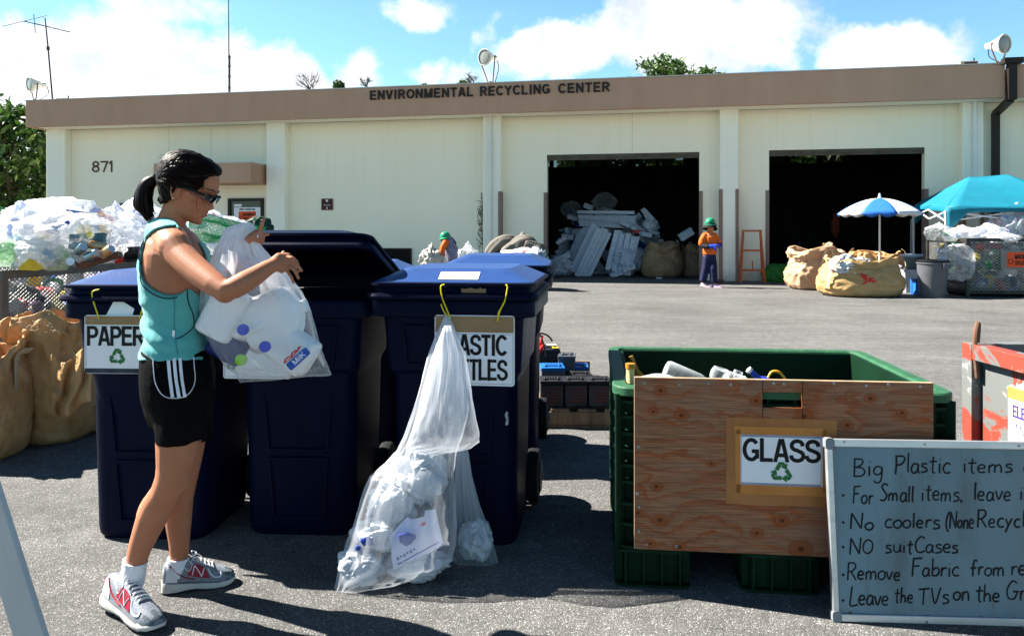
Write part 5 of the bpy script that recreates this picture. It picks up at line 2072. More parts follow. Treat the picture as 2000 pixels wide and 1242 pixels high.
# far (left) arm
FARM = [(356, 482, 3.07, .053), (375, 515, 3.10, .047), (402, 545, 3.10, .042), (428, 560, 3.07, .038), (452, 540, 3.02, .036), (474, 508, 2.95, .031), (489, 482, 2.90, .0255), (496, 470, 2.885, .024)]
FARMP = [(wp(x, y, Z), r) for x, y, Z, r in FARM]
body.tube([p for p, r in FARMP], [r for p, r in FARMP], 14, round_=True)


# hands
def finger(pts, r0, r1, Zs):
    P3 = catmull([wp(x, y, Z) for (x, y), Z in zip(pts, Zs)], 3)
    n = len(P3)
    body.tube(P3, [r0 + (r1 - r0) * i / (n - 1) for i in range(n)], 10, round_=True)


# right hand: back of the hand to us, fingers pointing right and down
body.tube([wp(534, 517, 2.69), wp(545, 513, 2.70), wp(557, 514, 2.71), wp(564, 520, 2.715)], [(.0205, .026), (.018, .036), (.0165, .041), (.0125, .036)], 14, round_=False, flat=(0, 1, 0))
finger([(558, 503), (570, 504), (578, 509), (582, 517)], .0078, .0062, [2.712, 2.700, 2.705, 2.72])
finger([(562, 510), (575, 514), (583, 521), (589, 529)], .0080, .0062, [2.715, 2.700, 2.70, 2.71])
finger([(562, 518), (573, 526), (579, 535), (583, 544)], .0078, .0060, [2.712, 2.695, 2.695, 2.705])
finger([(557, 525), (565, 535), (570, 543), (573, 552)], .0070, .0056, [2.712, 2.70, 2.70, 2.71])
finger([(541, 510), (547, 503), (552, 497), (554, 493)], .0115, .0078, [2.71, 2.725, 2.73, 2.735])
# left hand: fist on the neck of the bag, index finger up
body.tube([wp(497, 470, 2.885), wp(502, 464, 2.875), wp(505, 456, 2.865)], [(.021, .027), (.02, .034), (.016, .03)], 12, round_=False, flat=(0, 1, 0))
body.sphere(wp(502, 462, 2.868), .026)
finger([(505, 454), (509, 447), (512, 438), (515, 428)], .0092, .0070, [2.86, 2.855, 2.85, 2.85])
finger([(504, 456), (495, 456), (486, 462), (481, 467)], .0090, .0070, [2.855, 2.83, 2.815, 2.81])
finger([(504, 461), (495, 461), (487, 466), (484, 471)], .0090, .0070, [2.86, 2.825, 2.81, 2.81])
finger([(503, 467), (495, 467), (489, 470), (487, 474)], .0085, .0066, [2.86, 2.83, 2.82, 2.82])
finger([(505, 461), (512, 459), (518, 458), (523, 458)], .0108, .0076, [2.87, 2.88, 2.885, 2.89])

# legs
NLEG = [(350, 760, 2.82, .098), (350, 800, 2.82, .092), (350, 850, 2.815, .0835), (346, 885, 2.815, .076), (341, 915, 2.815, .066), (335, 938, 2.815, .0605), (324, 962, 2.825, .0565), (309, 985, 2.84, .0585), (298, 1008, 2.85, .0575), (287, 1035, 2.855, .0515), (276, 1062, 2.86, .0445), (268, 1088, 2.86, .0395), (263, 1112, 2.86, .037), (260, 1126, 2.865, .034)]
body.tube([wp(x, y, Z) for x, y, Z, r in NLEG], [r * .955 for *_, r in NLEG], 18, round_=True)
body.sphere(wp(353, 930, 2.822), (.040, .045, .055))
body.sphere(wp(296, 1000, 2.87), (.05, .05, .085), M=Matrix.Rotation(R_(18), 3, 'Y'))
FLEG = [(358, 760, 2.985, .096), (362, 805, 2.99, .090), (362, 850, 2.995, .080), (360, 890, 3.0, .070), (357, 925, 3.01, .060), (353, 950, 3.02, .057), (349, 975, 3.03, .056), (348, 1000, 3.035, .0545), (349, 1030, 3.04, .048), (350, 1058, 3.045, .0405), (350, 1082, 3.05, .0365), (350, 1105, 3.05, .0365), (352, 1125, 3.05, .038)]
body.tube([wp(x, y, Z) for x, y, Z, r in FLEG], [r * .955 for *_, r in FLEG], 18, round_=True)
body.sphere(wp(364, 922, 3.0), (.036, .045, .048))
# feet (inside the shoes)
body.tube([wp(248, 1154, 2.875), wp(260, 1182, 2.825), wp(285, 1220, 2.745)], [.030, .022, .014], 12, round_=True)
body.tube([wp(338, 1135, 3.04), wp(375, 1136, 3.06), wp(425, 1133, 3.08)], [.030, .032, .022], 12, round_=True)

# head (profile), built in the plane of the picture at depth ZM
HC, HS = math.cos(R_(24)), math.sin(R_(24))
ZH = 2.905


def hloc(lx, lz, lat):
    """head coordinates (pixels forward, pixels up, metres toward her right) -> place"""
    dx = lx * HC + lz * HS
    dy = lx * HS - lz * HC
    return wp(356 + dx, 372 + dy, ZH) + Vector((.03, -.9995, 0)) * lat


HEAD = [(-50, 49, 22, .019), (-46, 53.5, 8, .030), (-40, 56.5, -2, .041), (-32, 57.5, -12, .049), (-22, 57.5, -20, .056), (-10, 56, -30, .063), (2, 56.5, -38, .068), (12, 57.5, -43, .0705), (20, 60.5, -45, .072),
        (28, 61.5, -46, .073), (40, 59.5, -45, .072), (52, 54, -39, .067), (59, 48, -34, .060), (65, 39, -27, .046), (69, 24, -17, .027), (71, 9, -6, .010)]


def head_ring(r, grow=0.0, n=30):
    lz, xf, xb, hw = r
    g = grow * 525
    xc = (xf + xb) / 2 - (xf - xb) * .06
    ring = []
    for j in range(n):
        t = 2 * math.pi * j / n
        ct, st = math.cos(t), math.sin(t)
        af = (xf - xc + g) if ct > 0 else (xc - xb + g)
        e = .82 if ct > 0 else .95
        ring.append(hloc(xc + af * math.copysign(abs(ct) ** e, ct), lz, (hw + grow) * math.copysign(abs(st) ** .85, st)))
    return ring


body.loft([head_ring(r) for r in HEAD])
# nose, lips, chin, brow
body.loft([[hloc(lx + dx, lz, la) for dx, la in ((0, 0), (-3, .006), (-9, .010), (-16, .012), (-16, -.012), (-9, -.010), (-3, -.006))] for lx, lz in ((61, 20), (61.5, 12), (65, 4), (69.5, -3))]
          + [[hloc(lx + dx, lz, la) for dx, la in ((0, 0), (-2, .008), (-8, .0145), (-16, .017), (-16, -.017), (-8, -.0145), (-2, -.008))] for lx, lz in ((71.5, -7), (70.5, -11), (65, -14), (58, -15))])
body.tube([hloc(52, -18.5, .022), hloc(59, -19, .010), hloc(60.3, -19.5, 0), hloc(59, -19, -.010), hloc(52, -18.5, -.022)], [.004, .0066, .007, .0066, .004], 8, round_=True)
body.tube([hloc(52, -26, .020), hloc(58.5, -26.5, .010), hloc(60, -27, 0), hloc(58.5, -26.5, -.010), hloc(52, -26, -.020)], [.004, .0072, .0078, .0072, .004], 8, round_=True)
body.sphere(hloc(53, -42, 0), (.017, .017, .015))
for s_ in (1, -1):
    body.tube([hloc(60, 21, s_ * .006), hloc(59, 23, s_ * .03), hloc(50, 22, s_ * .055)], [.007, .008, .006], 8, round_=True)
    body.tube([hloc(48, -2, s_ * .042), hloc(36, 0, s_ * .058), hloc(22, 4, s_ * .066)], [.012, .014, .010], 8, round_=True)
    # ear
    ear = [hloc(4 + 8.0 * math.cos(a) - .22 * 15 * math.sin(a), 1 + 16.5 * math.sin(a), s_ * (.079 + .006 * max(0, -math.cos(a)))) for a in [2 * math.pi * i / 16 for i in range(17)]]
    body.tube(ear, .0048, 8)
    body.sphere(hloc(3, 0, s_ * .073), (.013, .006, .026), M=Matrix.Rotation(R_(-14), 3, 'Y'))
    body.sphere(hloc(5.5, -15, s_ * .078), (.007, .005, .008))

woman = remesh(body, 'person', [M_skin], .0046, 3)
tag(woman, 'woman with a dark ponytail, sunglasses, teal tank top and black shorts holding a bag', 'person')

# ---- tank top, cut from the body surface and pushed outward
ARMHOLE = [(352, 442), (322, 445), (300, 453), (286, 470), (279, 495), (277, 520), (282, 545), (294, 562), (315, 575), (335, 578), (352, 574), (368, 562), (384, 575), (420, 602), (470, 605), (620, 560), (620, 440), (470, 400)]
NECK = [(250, 395), (285, 436), (300, 431), (318, 428), (332, 430), (343, 440), (352, 452), (372, 472), (430, 480), (440, 380), (300, 380)]


def seg_d(p, chain):
    best = 9
    for (a, ra), (b, rb) in zip(chain, chain[1:]):
        ab = b - a
        t = max(0, min(1, (p - a).dot(ab) / ab.length_squared))
        best = min(best, (p - (a + ab * t)).length - (ra + (rb - ra) * t))
    return best


wm = woman.data
bm = bmesh.new()
bm.from_mesh(wm)
kill = []
cen = wp(340, 560)
for f in bm.faces:
    c = f.calc_center_median()
    x, y = proj(c)
    lat = (c - cen).dot(RT)
    ok = 426 < y < 704 and x < 430 and .9 < c.z
    if ok and inpoly(x, y, NECK):
        ok = False
    if ok and y > 430 and lat > -.02 and inpoly(x, y, ARMHOLE) and (seg_d(c, ARMP) < .012 or lat > .055 or y < 470):
        ok = False
    if ok and lat > -.02 and seg_d(c, ARMP[1:]) < .006 and x > 352:
        ok = False
    if ok and lat < 0 and seg_d(c, FARMP) < .012 and (x > 372 or y < 500):
        ok = False
    if not ok:
        kill.append(f)
bmesh.ops.delete(bm, geom=kill, context='FACES')
# keep the largest island
seen, best = set(), []
for f in bm.faces:
    if f in seen:
        continue
    st, isl = [f], []
    seen.add(f)
    while st:
        q = st.pop()
        isl.append(q)
        for e in q.edges:
            for g_ in e.link_faces:
                if g_ not in seen:
                    seen.add(g_)
                    st.append(g_)
    if len(isl) > len(best):
        best = isl
bs_ = set(best)
bmesh.ops.delete(bm, geom=[f for f in bm.faces if f not in bs_], context='FACES')
bm.normal_update()
for it in range(14):
    upd = []
    for v in bm.verts:
        if v.is_boundary:
            nb = [e.other_vert(v).co for e in v.link_edges if e.is_boundary]
            if len(nb) == 2:
                upd.append((v, v.co * .4 + (nb[0] + nb[1]) * .3))
    for v, co in upd:
        v.co = co
bm.normal_update()
for v in bm.verts:
    x, y = proj(v.co)
    hem = max(0, min(1, (y - 560) / 120))
    p = v.co
    wr = noise.noise(Vector((p.x * 6 + 3, p.y * 4, p.z * 17))) * .5 + noise.noise(Vector((p.x * 11, p.y * 8 + 4, p.z * 34 + p.x * 18))) * .3
    wr2 = max(0, wr) * (.014 + .020 * hem)
    backside = max(0, min(1, (330 - x) / 50))
    fold = max(0, math.sin(p.z * 62 + p.x * 20 + noise.noise(p * 7) * 3.5)) ** 2 * .016 * hem * (.35 + backside)
    v.co = p + v.normal * (.0045 + .005 * hem + wr2 * .8 + fold)
me = bpy.data.meshes.new('tank_top')
bm.to_mesh(me)
bm.free()
me.materials.clear()
me.materials.append(M_teal)
me.shade_smooth()
tank = bpy.data.objects.new('tank_top', me)
COL.objects.link(tank)
tank.parent = woman
md = tank.modifiers.new('sm', 'SMOOTH')
md.factor = .5
md.iterations = 2
md = tank.modifiers.new('solid', 'SOLIDIFY')
md.thickness = .003
md.offset = 1

# ---- shorts
sh = MB()
SR = [(678, 287, 398, .142), (700, 285, 407, .160), (735, 283, 413, .174), (765, 286, 413, .178), (800, 294, 407, .17), (825, 303, 399, .14)]
sh.loft([torso_ring(*r, grow=.010) for r in SR])
sh.tube([wp(351, 755, 2.82), wp(350, 800, 2.815), wp(350, 840, 2.81), wp(351, 860, 2.81)], [.105, .098, .090, .087], 20)
sh.tube([wp(362, 755, 2.985), wp(366, 800, 2.99), wp(368, 845, 2.995), wp(368, 858, 2.995)], [.102, .096, .089, .087], 20)
shorts = remesh(sh, 'shorts', [M_short], .0075, 4, woman)
for v in shorts.data.vertices:
    p = v.co
    x, y = proj(p)
    k_ = max(0, min(1, (y - 740) / 90))
    v.co = p + v.normal * (noise.noise(Vector((p.x * 16, p.y * 16, p.z * 3))) * .016 * k_ + noise.noise(Vector((p.x * 8, p.y * 8, p.z * 9 + 4))) * .005)
    if y > 846:      # hem slopes up to the front
        pass
shorts.data.update()


def bvh_of(ob):
    me = evalmesh(ob, 'bvh')
    t = BVHTree.FromPolygons([v.co.copy() for v in me.vertices], [tuple(p.vertices) for p in me.polygons])
    bpy.data.meshes.remove(me)
    return t


EYE = Vector((0, 0, CH))


def hit(tree, x, y, off=.002):
    d = Vector(((x - CX) / F, 1, -(y - HY) / F)).normalized()
    h = tree.ray_cast(EYE, d)
    if h[0] is None:
        return None
    n = h[1] if h[1].dot(d) < 0 else -h[1]
    return h[0] + n * off


def surf_tube(tree, pts, r, name, mt, parent, off=.001, n=6, steps=8):
    c = catmull([Vector((x, y, 0)) for x, y in pts], steps)
    P3 = [hit(tree, p.x, p.y, off) for p in c]
    P3 = [p for p in P3 if p is not None]
    m = MB()
    m.tube(P3, r, n)
    return m.build(name, mt, parent)


def surf_strip(tree, L, Rr, name, mt, parent, off=.0025):
    """strip between two pixel polylines"""
    L = catmull([Vector((x, y, 0)) for x, y in L], 8)
    Rr = catmull([Vector((x, y, 0)) for x, y in Rr], 8)
    m = MB()
    rows = []
    for a, b in zip(L, Rr):
        row = [hit(tree, a.x + (b.x - a.x) * t, a.y + (b.y - a.y) * t, off) for t in (0, .5, 1)]
        if all(row):
            rows.append(row)
    vs = [p for r in rows for p in r]
    fs = []
    for i in range(len(rows) - 1):
        for j in range(2):
            q = i * 3 + j
            fs.append((q, q + 3, q + 4, q + 1))
    m.add(vs, fs)
    return m.build(name, mt, parent, True, 0)


ts = bvh_of(shorts)
for x0, x1 in ((325, 331.5), (336.5, 343), (348, 354)):
    dx = 9 if x0 < 330 else 10
    surf_strip(ts, [(x0, 696), (x0 + 4, 740), (x0 + dx, 776)], [(x1, 696), (x1 + 4, 740), (x1 + dx, 775)], 'stripe', M_stripe, shorts)
surf_tube(ts, [(299, 699), (300, 720), (303, 745), (312, 765), (324, 775), (341, 777.5), (358, 775), (370, 767), (378, 754), (381, 736), (379, 716), (378, 697)], .0016, 'piping', M_stripe, shorts)
bpy.context.view_layer.update()
tt = bvh_of(tank)
surf_tube(tt, [(360.5, 543), (365, 560), (366, 580), (370, 597), (376, 612), (379, 630), (377, 639), (366, 650), (354, 658), (345, 662)], .0022, 'piping', M_trim, tank)
surf_tube(tt, [(339, 546 + 34), (341, 600), (340, 622), (341, 645), (343, 668), (347, 694)], .0018, 'side_seam', M_tealb, tank)
# armhole binding follows the cut edge
tb = bvh_of(woman)
for off_, mt, rad in ((.006, M_tealb, .0046), (.0085, M_trim, .0022)):
    k_ = 0 if mt is M_tealb else 1
    pts = [(335, 443.5), (318, 446), (300, 453), (286, 470), (279, 495), (277, 520), (282, 545), (294, 561), (315, 573), (335, 577), (350, 574)]
    if k_:
        pts = [(x - 4.5 if y < 520 else x - 4, y + (6 if y > 540 else 0)) for x, y in pts[3:]]
    surf_tube(tt if k_ else tb, pts, rad, 'armhole_binding', mt, tank, off=.004 if k_ else off_)
surf_tube(tb, [(288, 441), (300, 433), (318, 429.5), (330, 431), (340, 438), (348, 448)], .0042, 'neck_binding', M_tealb, tank, off=.005)
m = MB()
p = hit(tt, 339, 652, .003)
m.bar(p + Vector((0, 0, .012)), p - Vector((0, 0, .014)), .009, .002, (0, 1, 0))
m.build('care_tag', M_white, tank, False)

# ---- hair: cap, strands, ponytail
HAIRLINE = [(427, 330), (428, 343), (410, 345), (402, 347), (398, 356), (396, 366), (388, 369), (376, 372), (369, 375), (366, 366), (358, 359), (349, 360), (343, 370), (340, 382), (334, 390), (324, 396), (300, 400), (270, 360), (290, 280), (430, 280)]
cap = MB()
HH = [(-36, 30, -22, .040)] + [r for r in HEAD if r[0] > -30] + [(71.8, 3, -2, .006)]
cap.loft([head_ring((r[0] + (.5 if r[0] > 45 else 0), r[1] + (.5 if r[0] < 50 else 2), r[2] - 3, r[3]), .0062, 44) for r in HH], True, False, True)
bm = bmesh.new()
me = cap.mesh('hair', M_hair)
bm.from_mesh(me)
bmesh.ops.subdivide_edges(bm, edges=bm.edges[:], cuts=2, use_grid_fill=True)
kill = []
for f in bm.faces:
    x, y = proj(f.calc_center_median())
    # undo the small sideways shift so both sides are cut alike
    if not inpoly(x, y, HAIRLINE):
        kill.append(f)
bmesh.ops.delete(bm, geom=kill, context='FACES')
for it in range(8):
    upd = []
    for v in bm.verts:
        if v.is_boundary:
            nb = [e.other_vert(v).co for e in v.link_edges if e.is_boundary]
            if len(nb) == 2:
                upd.append((v, v.co * .4 + (nb[0] + nb[1]) * .3))
    for v, co in upd:
        v.co = co
bm.normal_update()
TIE = wp(309, 346, ZH)
for v in bm.verts:
    d = (v.co - TIE)
    ang = math.atan2(d.z, d.x + .02)
    a2 = math.atan2(d.y, math.hypot(d.x, d.z))
    v.co += v.normal * (.0022 * math.sin(ang * 46 + a2 * 30 + noise.noise(v.co * 20) * 3) + .003 * noise.noise(v.co * 40))
bm.to_mesh(me)
bm.free()
me.shade_smooth()
hair = bpy.data.objects.new('hair', me)
COL.objects.link(hair)
hair.parent = woman
md = hair.modifiers.new('solid', 'SOLIDIFY')
md.thickness = .012
md.offset = -1
# combed strands lying on the cap, running to the tie
th_ = bvh_of(hair)
rnd = random.Random(8)
m = MB()
starts = [(426, 338), (420, 322), (408, 310), (395, 303), (380, 299), (366, 298), (350, 301), (404, 345), (398, 356), (392, 366), (376, 371), (362, 360), (350, 358), (343, 372), (338, 385), (326, 394)]
for i in range(420):
    a = rnd.random() * (len(starts) - 1)
    i0 = int(a)
    t = a - i0
    sx = starts[i0][0] * (1 - t) + starts[i0 + 1][0] * t + rnd.uniform(-5, 0)
    sy = starts[i0][1] * (1 - t) + starts[i0 + 1][1] * t + rnd.uniform(0, 4)
    ex, ey = 309 + rnd.uniform(-2, 3), 346 + rnd.uniform(-6, 8)
    mx = (sx + ex) / 2 + rnd.uniform(-3, 3)
    my = (sy + ey) / 2 - (10 if sy < 345 else -3) + rnd.uniform(-4, 4)
    pts = []
    for q in range(11):
        u = q / 10
        x = (1 - u) ** 2 * sx + 2 * u * (1 - u) * mx + u * u * ex
        y = (1 - u) ** 2 * sy + 2 * u * (1 - u) * my + u * u * ey
        h_ = hit(th_, x, y, .0012)
        if h_ is not None:
            pts.append(h_)
    pts = [p for j, p in enumerate(pts) if j == 0 or (p - pts[j - 1]).length < .05]
    if len(pts) > 4:
        r0 = rnd.uniform(.0007, .0018)
        m.tube(pts, [.0006] + [r0] * (len(pts) - 2) + [r0 * .8], 4)
M_hair2 = leafmat('hair_strand', [(.003, .002, .0016), (.006, .0035, .0026), (.010, .005, .0032), (.004, .0025, .002), (.018, .0085, .005)], .08)
M_hair2.node_tree.nodes['Principled BSDF'].inputs['Roughness'].default_value = .42
M_hair2.node_tree.nodes['Principled BSDF'].inputs['Specular IOR Level'].default_value = .12
for i in range(20):
    t = rnd.random()
    x0, y0 = 318 + 100 * t, 322 - 24 * math.sin(math.pi * (t * .8 + .2)) + rnd.uniform(0, 8)
    p = wp(x0, y0, ZH + rnd.uniform(-.06, .04))
    L = rnd.uniform(.012, .03)
    m.tube(catmull([p, p + Vector((-L * .4, rnd.uniform(-.01, .01), L * .22)), p + Vector((-L, rnd.uniform(-.02, .02), L * rnd.uniform(-.1, .3)))], 4), .0005, 3)
m.build('combed_strands', M_hair2, hair)
# ponytail
m = MB()
for i in range(230):
    a = rnd.uniform(0, 6.28)
    q = math.sqrt(rnd.random())
    u, w = q * math.cos(a), q * math.sin(a)
    spread = rnd.uniform(.75, 1.05)
    p = [(307, 347), (296, 347 + u * 4), (282 + u * 12, 366 + u * 2), (279 + u * 19 * spread, 392), (282 + u * 18 * spread, 415 - abs(u) * 6), (292 + u * 10 * spread + rnd.uniform(-4, 4), 432 + rnd.uniform(-16, 5) - abs(u) * 6)]
    dl = [0, .012, .032, .042, .040, .030]
    pts = catmull([wp(x, y, ZH - w * d) for (x, y), d in zip(p, dl)], 4)
    r0 = rnd.uniform(.0018, .0034)
    n = len(pts)
    m.tube(pts, [r0 * (1.0 if j < n * .7 else max(.15, (n - j) / (n * .3))) for j in range(n)], 4)
m.tube(catmull([wp(307, 347, ZH), wp(288, 362, ZH), wp(281, 390, ZH), (wp(286, 415, ZH))], 4), [.014, .018, .022, .026, .028, .030, .031, .031, .030, .028, .024, .018, .010], 10)
m.build('ponytail', M_hair2, hair)
m = MB()
tp = Vector((wp(296, 352, ZH) - wp(312, 343, ZH))).normalized()
m.lathe(wp(306, 347, ZH), [(.015, -.006), (.019, 0), (.015, .006)], 14, tp)
m.build('hair_tie', M_black, hair)
m = MB()
m.tube(catmull([hit(tb, 399, 352, .004) or hloc(55, 40, .06), hloc(50, 18, .075), hloc(46, 0, .070), hloc(50, -14, .060), hloc(55, -21, .052)], 5), .0009, 4)
m.build('loose_strand', M_hair2, hair)

# ---- sunglasses and stud
m = MB()
for s_ in (1, -1):
    m.tube(catmull([hloc(6, 8, s_ * .083), hloc(26, 12.5, s_ * .083), hloc(46, 13, s_ * .078), hloc(58, 13, s_ * .060)], 4), [(.0055, .0025)] * 13, 6, flat=(0, 0, 1))
    m.tube([hloc(6, 8, s_ * .083), hloc(-2, 3, s_ * .083)], .0032, 6)
m.tube([hloc(60, 16, .062), hloc(68, 16, .035), hloc(70, 15, 0), hloc(68, 16, -.035), hloc(60, 16, -.062)], .0032, 6)
sgl = m.build('sunglasses', M_black, woman)
for s_ in (1, -1):
    m = MB()
    rings = []
    for t in (0, .25, .5, .75, 1):
        la = s_ * (.012 + .052 * t)
        fx = 69.5 - 12 * t ** 2.2
        top, bt = 18.5 - 2.5 * t, 0.5 + 6 * t ** 1.8
        if t == 0:
            bt = 5
        rings.append([hloc(fx, top, la), hloc(fx + .6, (top + bt) / 2, la), hloc(fx - 1.6, bt, la), hloc(fx - 3.0, bt + .8, la), hloc(fx - 1.4, (top + bt) / 2, la), hloc(fx - 1.6, top, la)])
    m.loft(rings)
    m.build('lens', M_lens, sgl, True, 50)
m = MB()
m.sphere(hloc(6.5, -15.5, .0855), .0042, 10, 7)
m.build('ear_stud', M_gold2, woman)
m = MB()
q = wp(500, 466, 2.87)
m.lathe(wp(499.5, 461.5, 2.843), [(.0108, -.003), (.0112, 0), (.0108, .003)], 14, (wp(488, 463, 2.83) - wp(504, 458, 2.86)))
m.build('ring', M_alu, woman)
# brows under the frame and lips tint
m = MB()
for s_ in (1, -1):
    m.tube([hloc(62.5, 23, s_ * .010), hloc(61, 25.5, s_ * .032), hloc(52, 24, s_ * .056)], [.0025, .0032, .0015], 6)
m.build('eyebrows', M_hair2, woman)
m = MB()
for lz, w_ in ((-19.8, .0052), (-26.2, .0056)):
    m.tube([hloc(55, lz + .5, .020), hloc(60.6, lz, .008), hloc(61.7, lz, 0), hloc(60.6, lz, -.008), hloc(55, lz + .5, -.020)], [.002, w_, w_, w_, .002], 8)
m.build('lips', pm('lip_skin', (.38, .13, .085), None, 6, .45), woman)


# ---- shoes and socks
def shoe(heel, toe, up, L, parent, near=1):
    """heel and toe: points on the ground line of the sole; up: rough up direction"""
    ex = (toe - heel).normalized()
    ez = (up - ex * up.dot(ex)).normalized()
    ey = ez.cross(ex)          # to the wearer's left
    flex = 1.0 if near else 0

    def T(x, y, z):
        return heel + ex * (x * L) + ey * y + ez * z
    UP = [(-.005, .022, .050, .035), (.03, .029, .078, .033), (.10, .033, .088, .032), (.20, .035, .084, .031), (.32, .036, .092, .029), (.42, .037, .090, .027), (.52, .040, .078, .025), (.64, .044, .064, .022), (.76, .046, .052, .020), (.87, .043, .041, .019), (.95, .034, .032, .019), (.995, .018, .020, .020)]

    def sp(t, s):
        """surface point: t along, s 0 (right side, low) .. .5 (top) .. 1 (left side)"""
        w, h, z0 = lerp_table(t, UP)
        a = math.pi * s
        return T(t, -w * math.copysign(abs(math.cos(a)) ** .75, math.cos(a)), z0 + (h - .0) * abs(math.sin(a)) ** .8)
    rings = []
    for row in UP:
        rings.append([sp(row[0], j / 18) for j in range(19)])
    m = MB()
    m.loft(rings, True, True, True)
    o = m.build('shoe', M_shoe, parent, True, 60)
    # midsole / outsole
    SOL = [(-.02, .016, .0, .042), (.01, .030, 0, .042), (.08, .037, 0, .041), (.2, .038, .001, .038), (.34, .036, .005, .033), (.46, .037, .006, .030), (.6, .044, .001, .027), (.74, .048, 0, .025), (.86, .046, .001, .024), (.95, .036, .006, .025), (1.01, .018, .014, .028)]
    for nm, mt, z0f, z1f, gw in (('midsole', M_sole, .18, 1.0, .002), ('outsole', M_outs, -.02, .18, .0)):
        m = MB()
        rings = []
        for t, w, a, b in SOL:
            za, zb = a + (b - a) * z0f, a + (b - a) * z1f
            w2 = w + gw
            rings.append([T(t, y, z) for y, z in ((-w2, za), (-w2 - .003, (za + zb) / 2), (-w2 + .002, zb), (w2 - .002, zb), (w2 + .003, (za + zb) / 2), (w2, za))])
        m.loft(rings)
        m.build(nm, mt, o, True, 50)
    # overlays on both sides
    def patch(pts, mt, nm, off=.0022, side=0):
        m = MB()
        vs = []
        for t, s in pts:
            s2 = s if side == 0 else 1 - s
            p = sp(t, s2)
            q = T(t, 0, .035)
            n = (p - q).normalized()
            vs.append(p + n * off)
        m.add(vs, [tuple(range(len(vs)))])
        return m

    def strip(pts, wd_, mt, nm, off=.003):
        m = MB()
        for side in (0, 1):
            c = catmull([Vector((t, s, 0)) for t, s in pts], 5)
            P3 = []
            for p in c:
                s2 = p.y if side == 0 else 1 - p.y
                q = sp(p.x, s2)
                n = (q - T(p.x, 0, .035)).normalized()
                P3.append(q + n * off * .4)
            m.tube(P3, [(.0016, wd_)] * len(P3), 6, flat=ez)
        return m.build(nm, mt, o)
    def area(rows, mt, nm, off=.0022):
        m = MB()
        for side in (0, 1):
            g_ = []
            for t, s0, s1 in rows:
                r_ = []
                for q in range(5):
                    s = s0 + (s1 - s0) * q / 4
                    s2 = s if side == 0 else 1 - s
                    p = sp(t, s2)
                    r_.append(p + (p - T(t, 0, .035)).normalized() * off)
                g_.append(r_)
            m.loft(g_, False, False, False)
        return m.build(nm, mt, o, True, 60)
    area([(.34, .10, .14), (.38, .09, .26), (.46, .08, .31), (.55, .08, .30), (.60, .09, .24), (.64, .08, .12)], M_shoered, 'red_overlay')
    area([(.0, .02, .42), (.06, .02, .36), (.14, .02, .22), (.2, .02, .10)], M_shoewht, 'heel_overlay')
    area([(.86, .03, .97), (.91, .03, .97), (.96, .03, .97), (.99, .05, .95)], pm('grey_toe_cap', (.10, .125, .14), None, 20, .5) if 'grey_toe_cap' not in MATS else MATS['grey_toe_cap'], 'toe_cap', .0028)
    strip([(.10, .30), (.18, .18), (.30, .08), (.44, .05)], .0042, M_shoered, 'red_band')
    strip([(.22, .30), (.30, .22), (.36, .16), (.40, .28), (.36, .36)], .003, M_shoewht, 'white_band')
    strip([(.62, .30), (.66, .18), (.72, .12), (.80, .16), (.80, .28)], .003, M_shoewht, 'white_band')
    strip([(.05, .03), (.3, .02), (.55, .02), (.8, .02)], .003, pm('grey_edge', (.14, .14, .15), None, 20, .5) if 'grey_edge' not in MATS else MATS['grey_edge'], 'edge_band')
    # the N emblem
    m = MB()
    for side in (0, 1):
        for a, b in (((.405, .10), (.44, .26)), ((.44, .26), (.535, .10)), ((.535, .10), (.57, .26))):
            P3 = []
            for q in range(5):
                t, s = a[0] + (b[0] - a[0]) * q / 4, a[1] + (b[1] - a[1]) * q / 4
                p = sp(t, s if side == 0 else 1 - s)
                P3.append(p + (p - T(t, 0, .035)).normalized() * .0036)
            m.tube(P3, .0021, 5)
    m.build('emblem', M_shoewht, o)
    # laces, tongue
    m = MB()
    for i, t in enumerate((.40, .455, .51, .565, .62, .67)):
        t2 = t + .03
        P3 = [sp(t, .36) + ez * .003, sp((t + t2) / 2, .44) + ez * .004, sp((t + t2) / 2, .56) + ez * .004, sp(t2, .64) + ez * .003]
        m.tube(P3, .0026, 5)
        P3 = [sp(t2, .36) + ez * .003, sp((t + t2) / 2, .44) + ez * .006, sp((t + t2) / 2, .56) + ez * .006, sp(t, .64) + ez * .003]
        m.tube(P3, .0026, 5)
    q = sp(.40, .5) + ez * .008
    for s_ in (1, -1):
        m.tube(catmull([q, q + ey * .018 * s_ + ez * .012, q + ey * .034 * s_ + ex * .012, q + ey * .02 * s_ + ex * .014, q], 4), .0022, 5)
        m.tube(catmull([q, q + ey * .02 * s_ + ex * .02 - ez * .004, q + ey * .03 * s_ + ex * .035 - ez * .02], 4), .0022, 5)
    m.build('laces', M_shoewht, o)
    m = MB()
    m.loft([[T(t, y * w, z) for y, z in ((-1, h), (-.6, h + .012), (0, h + .017), (.6, h + .012), (1, h))] for t, w, h in ((.29, .020, .106), (.34, .022, .100), (.45, .024, .088))], False, False, False)
    m.build('tongue', M_shoered, o, solid=.006)
    return o, T


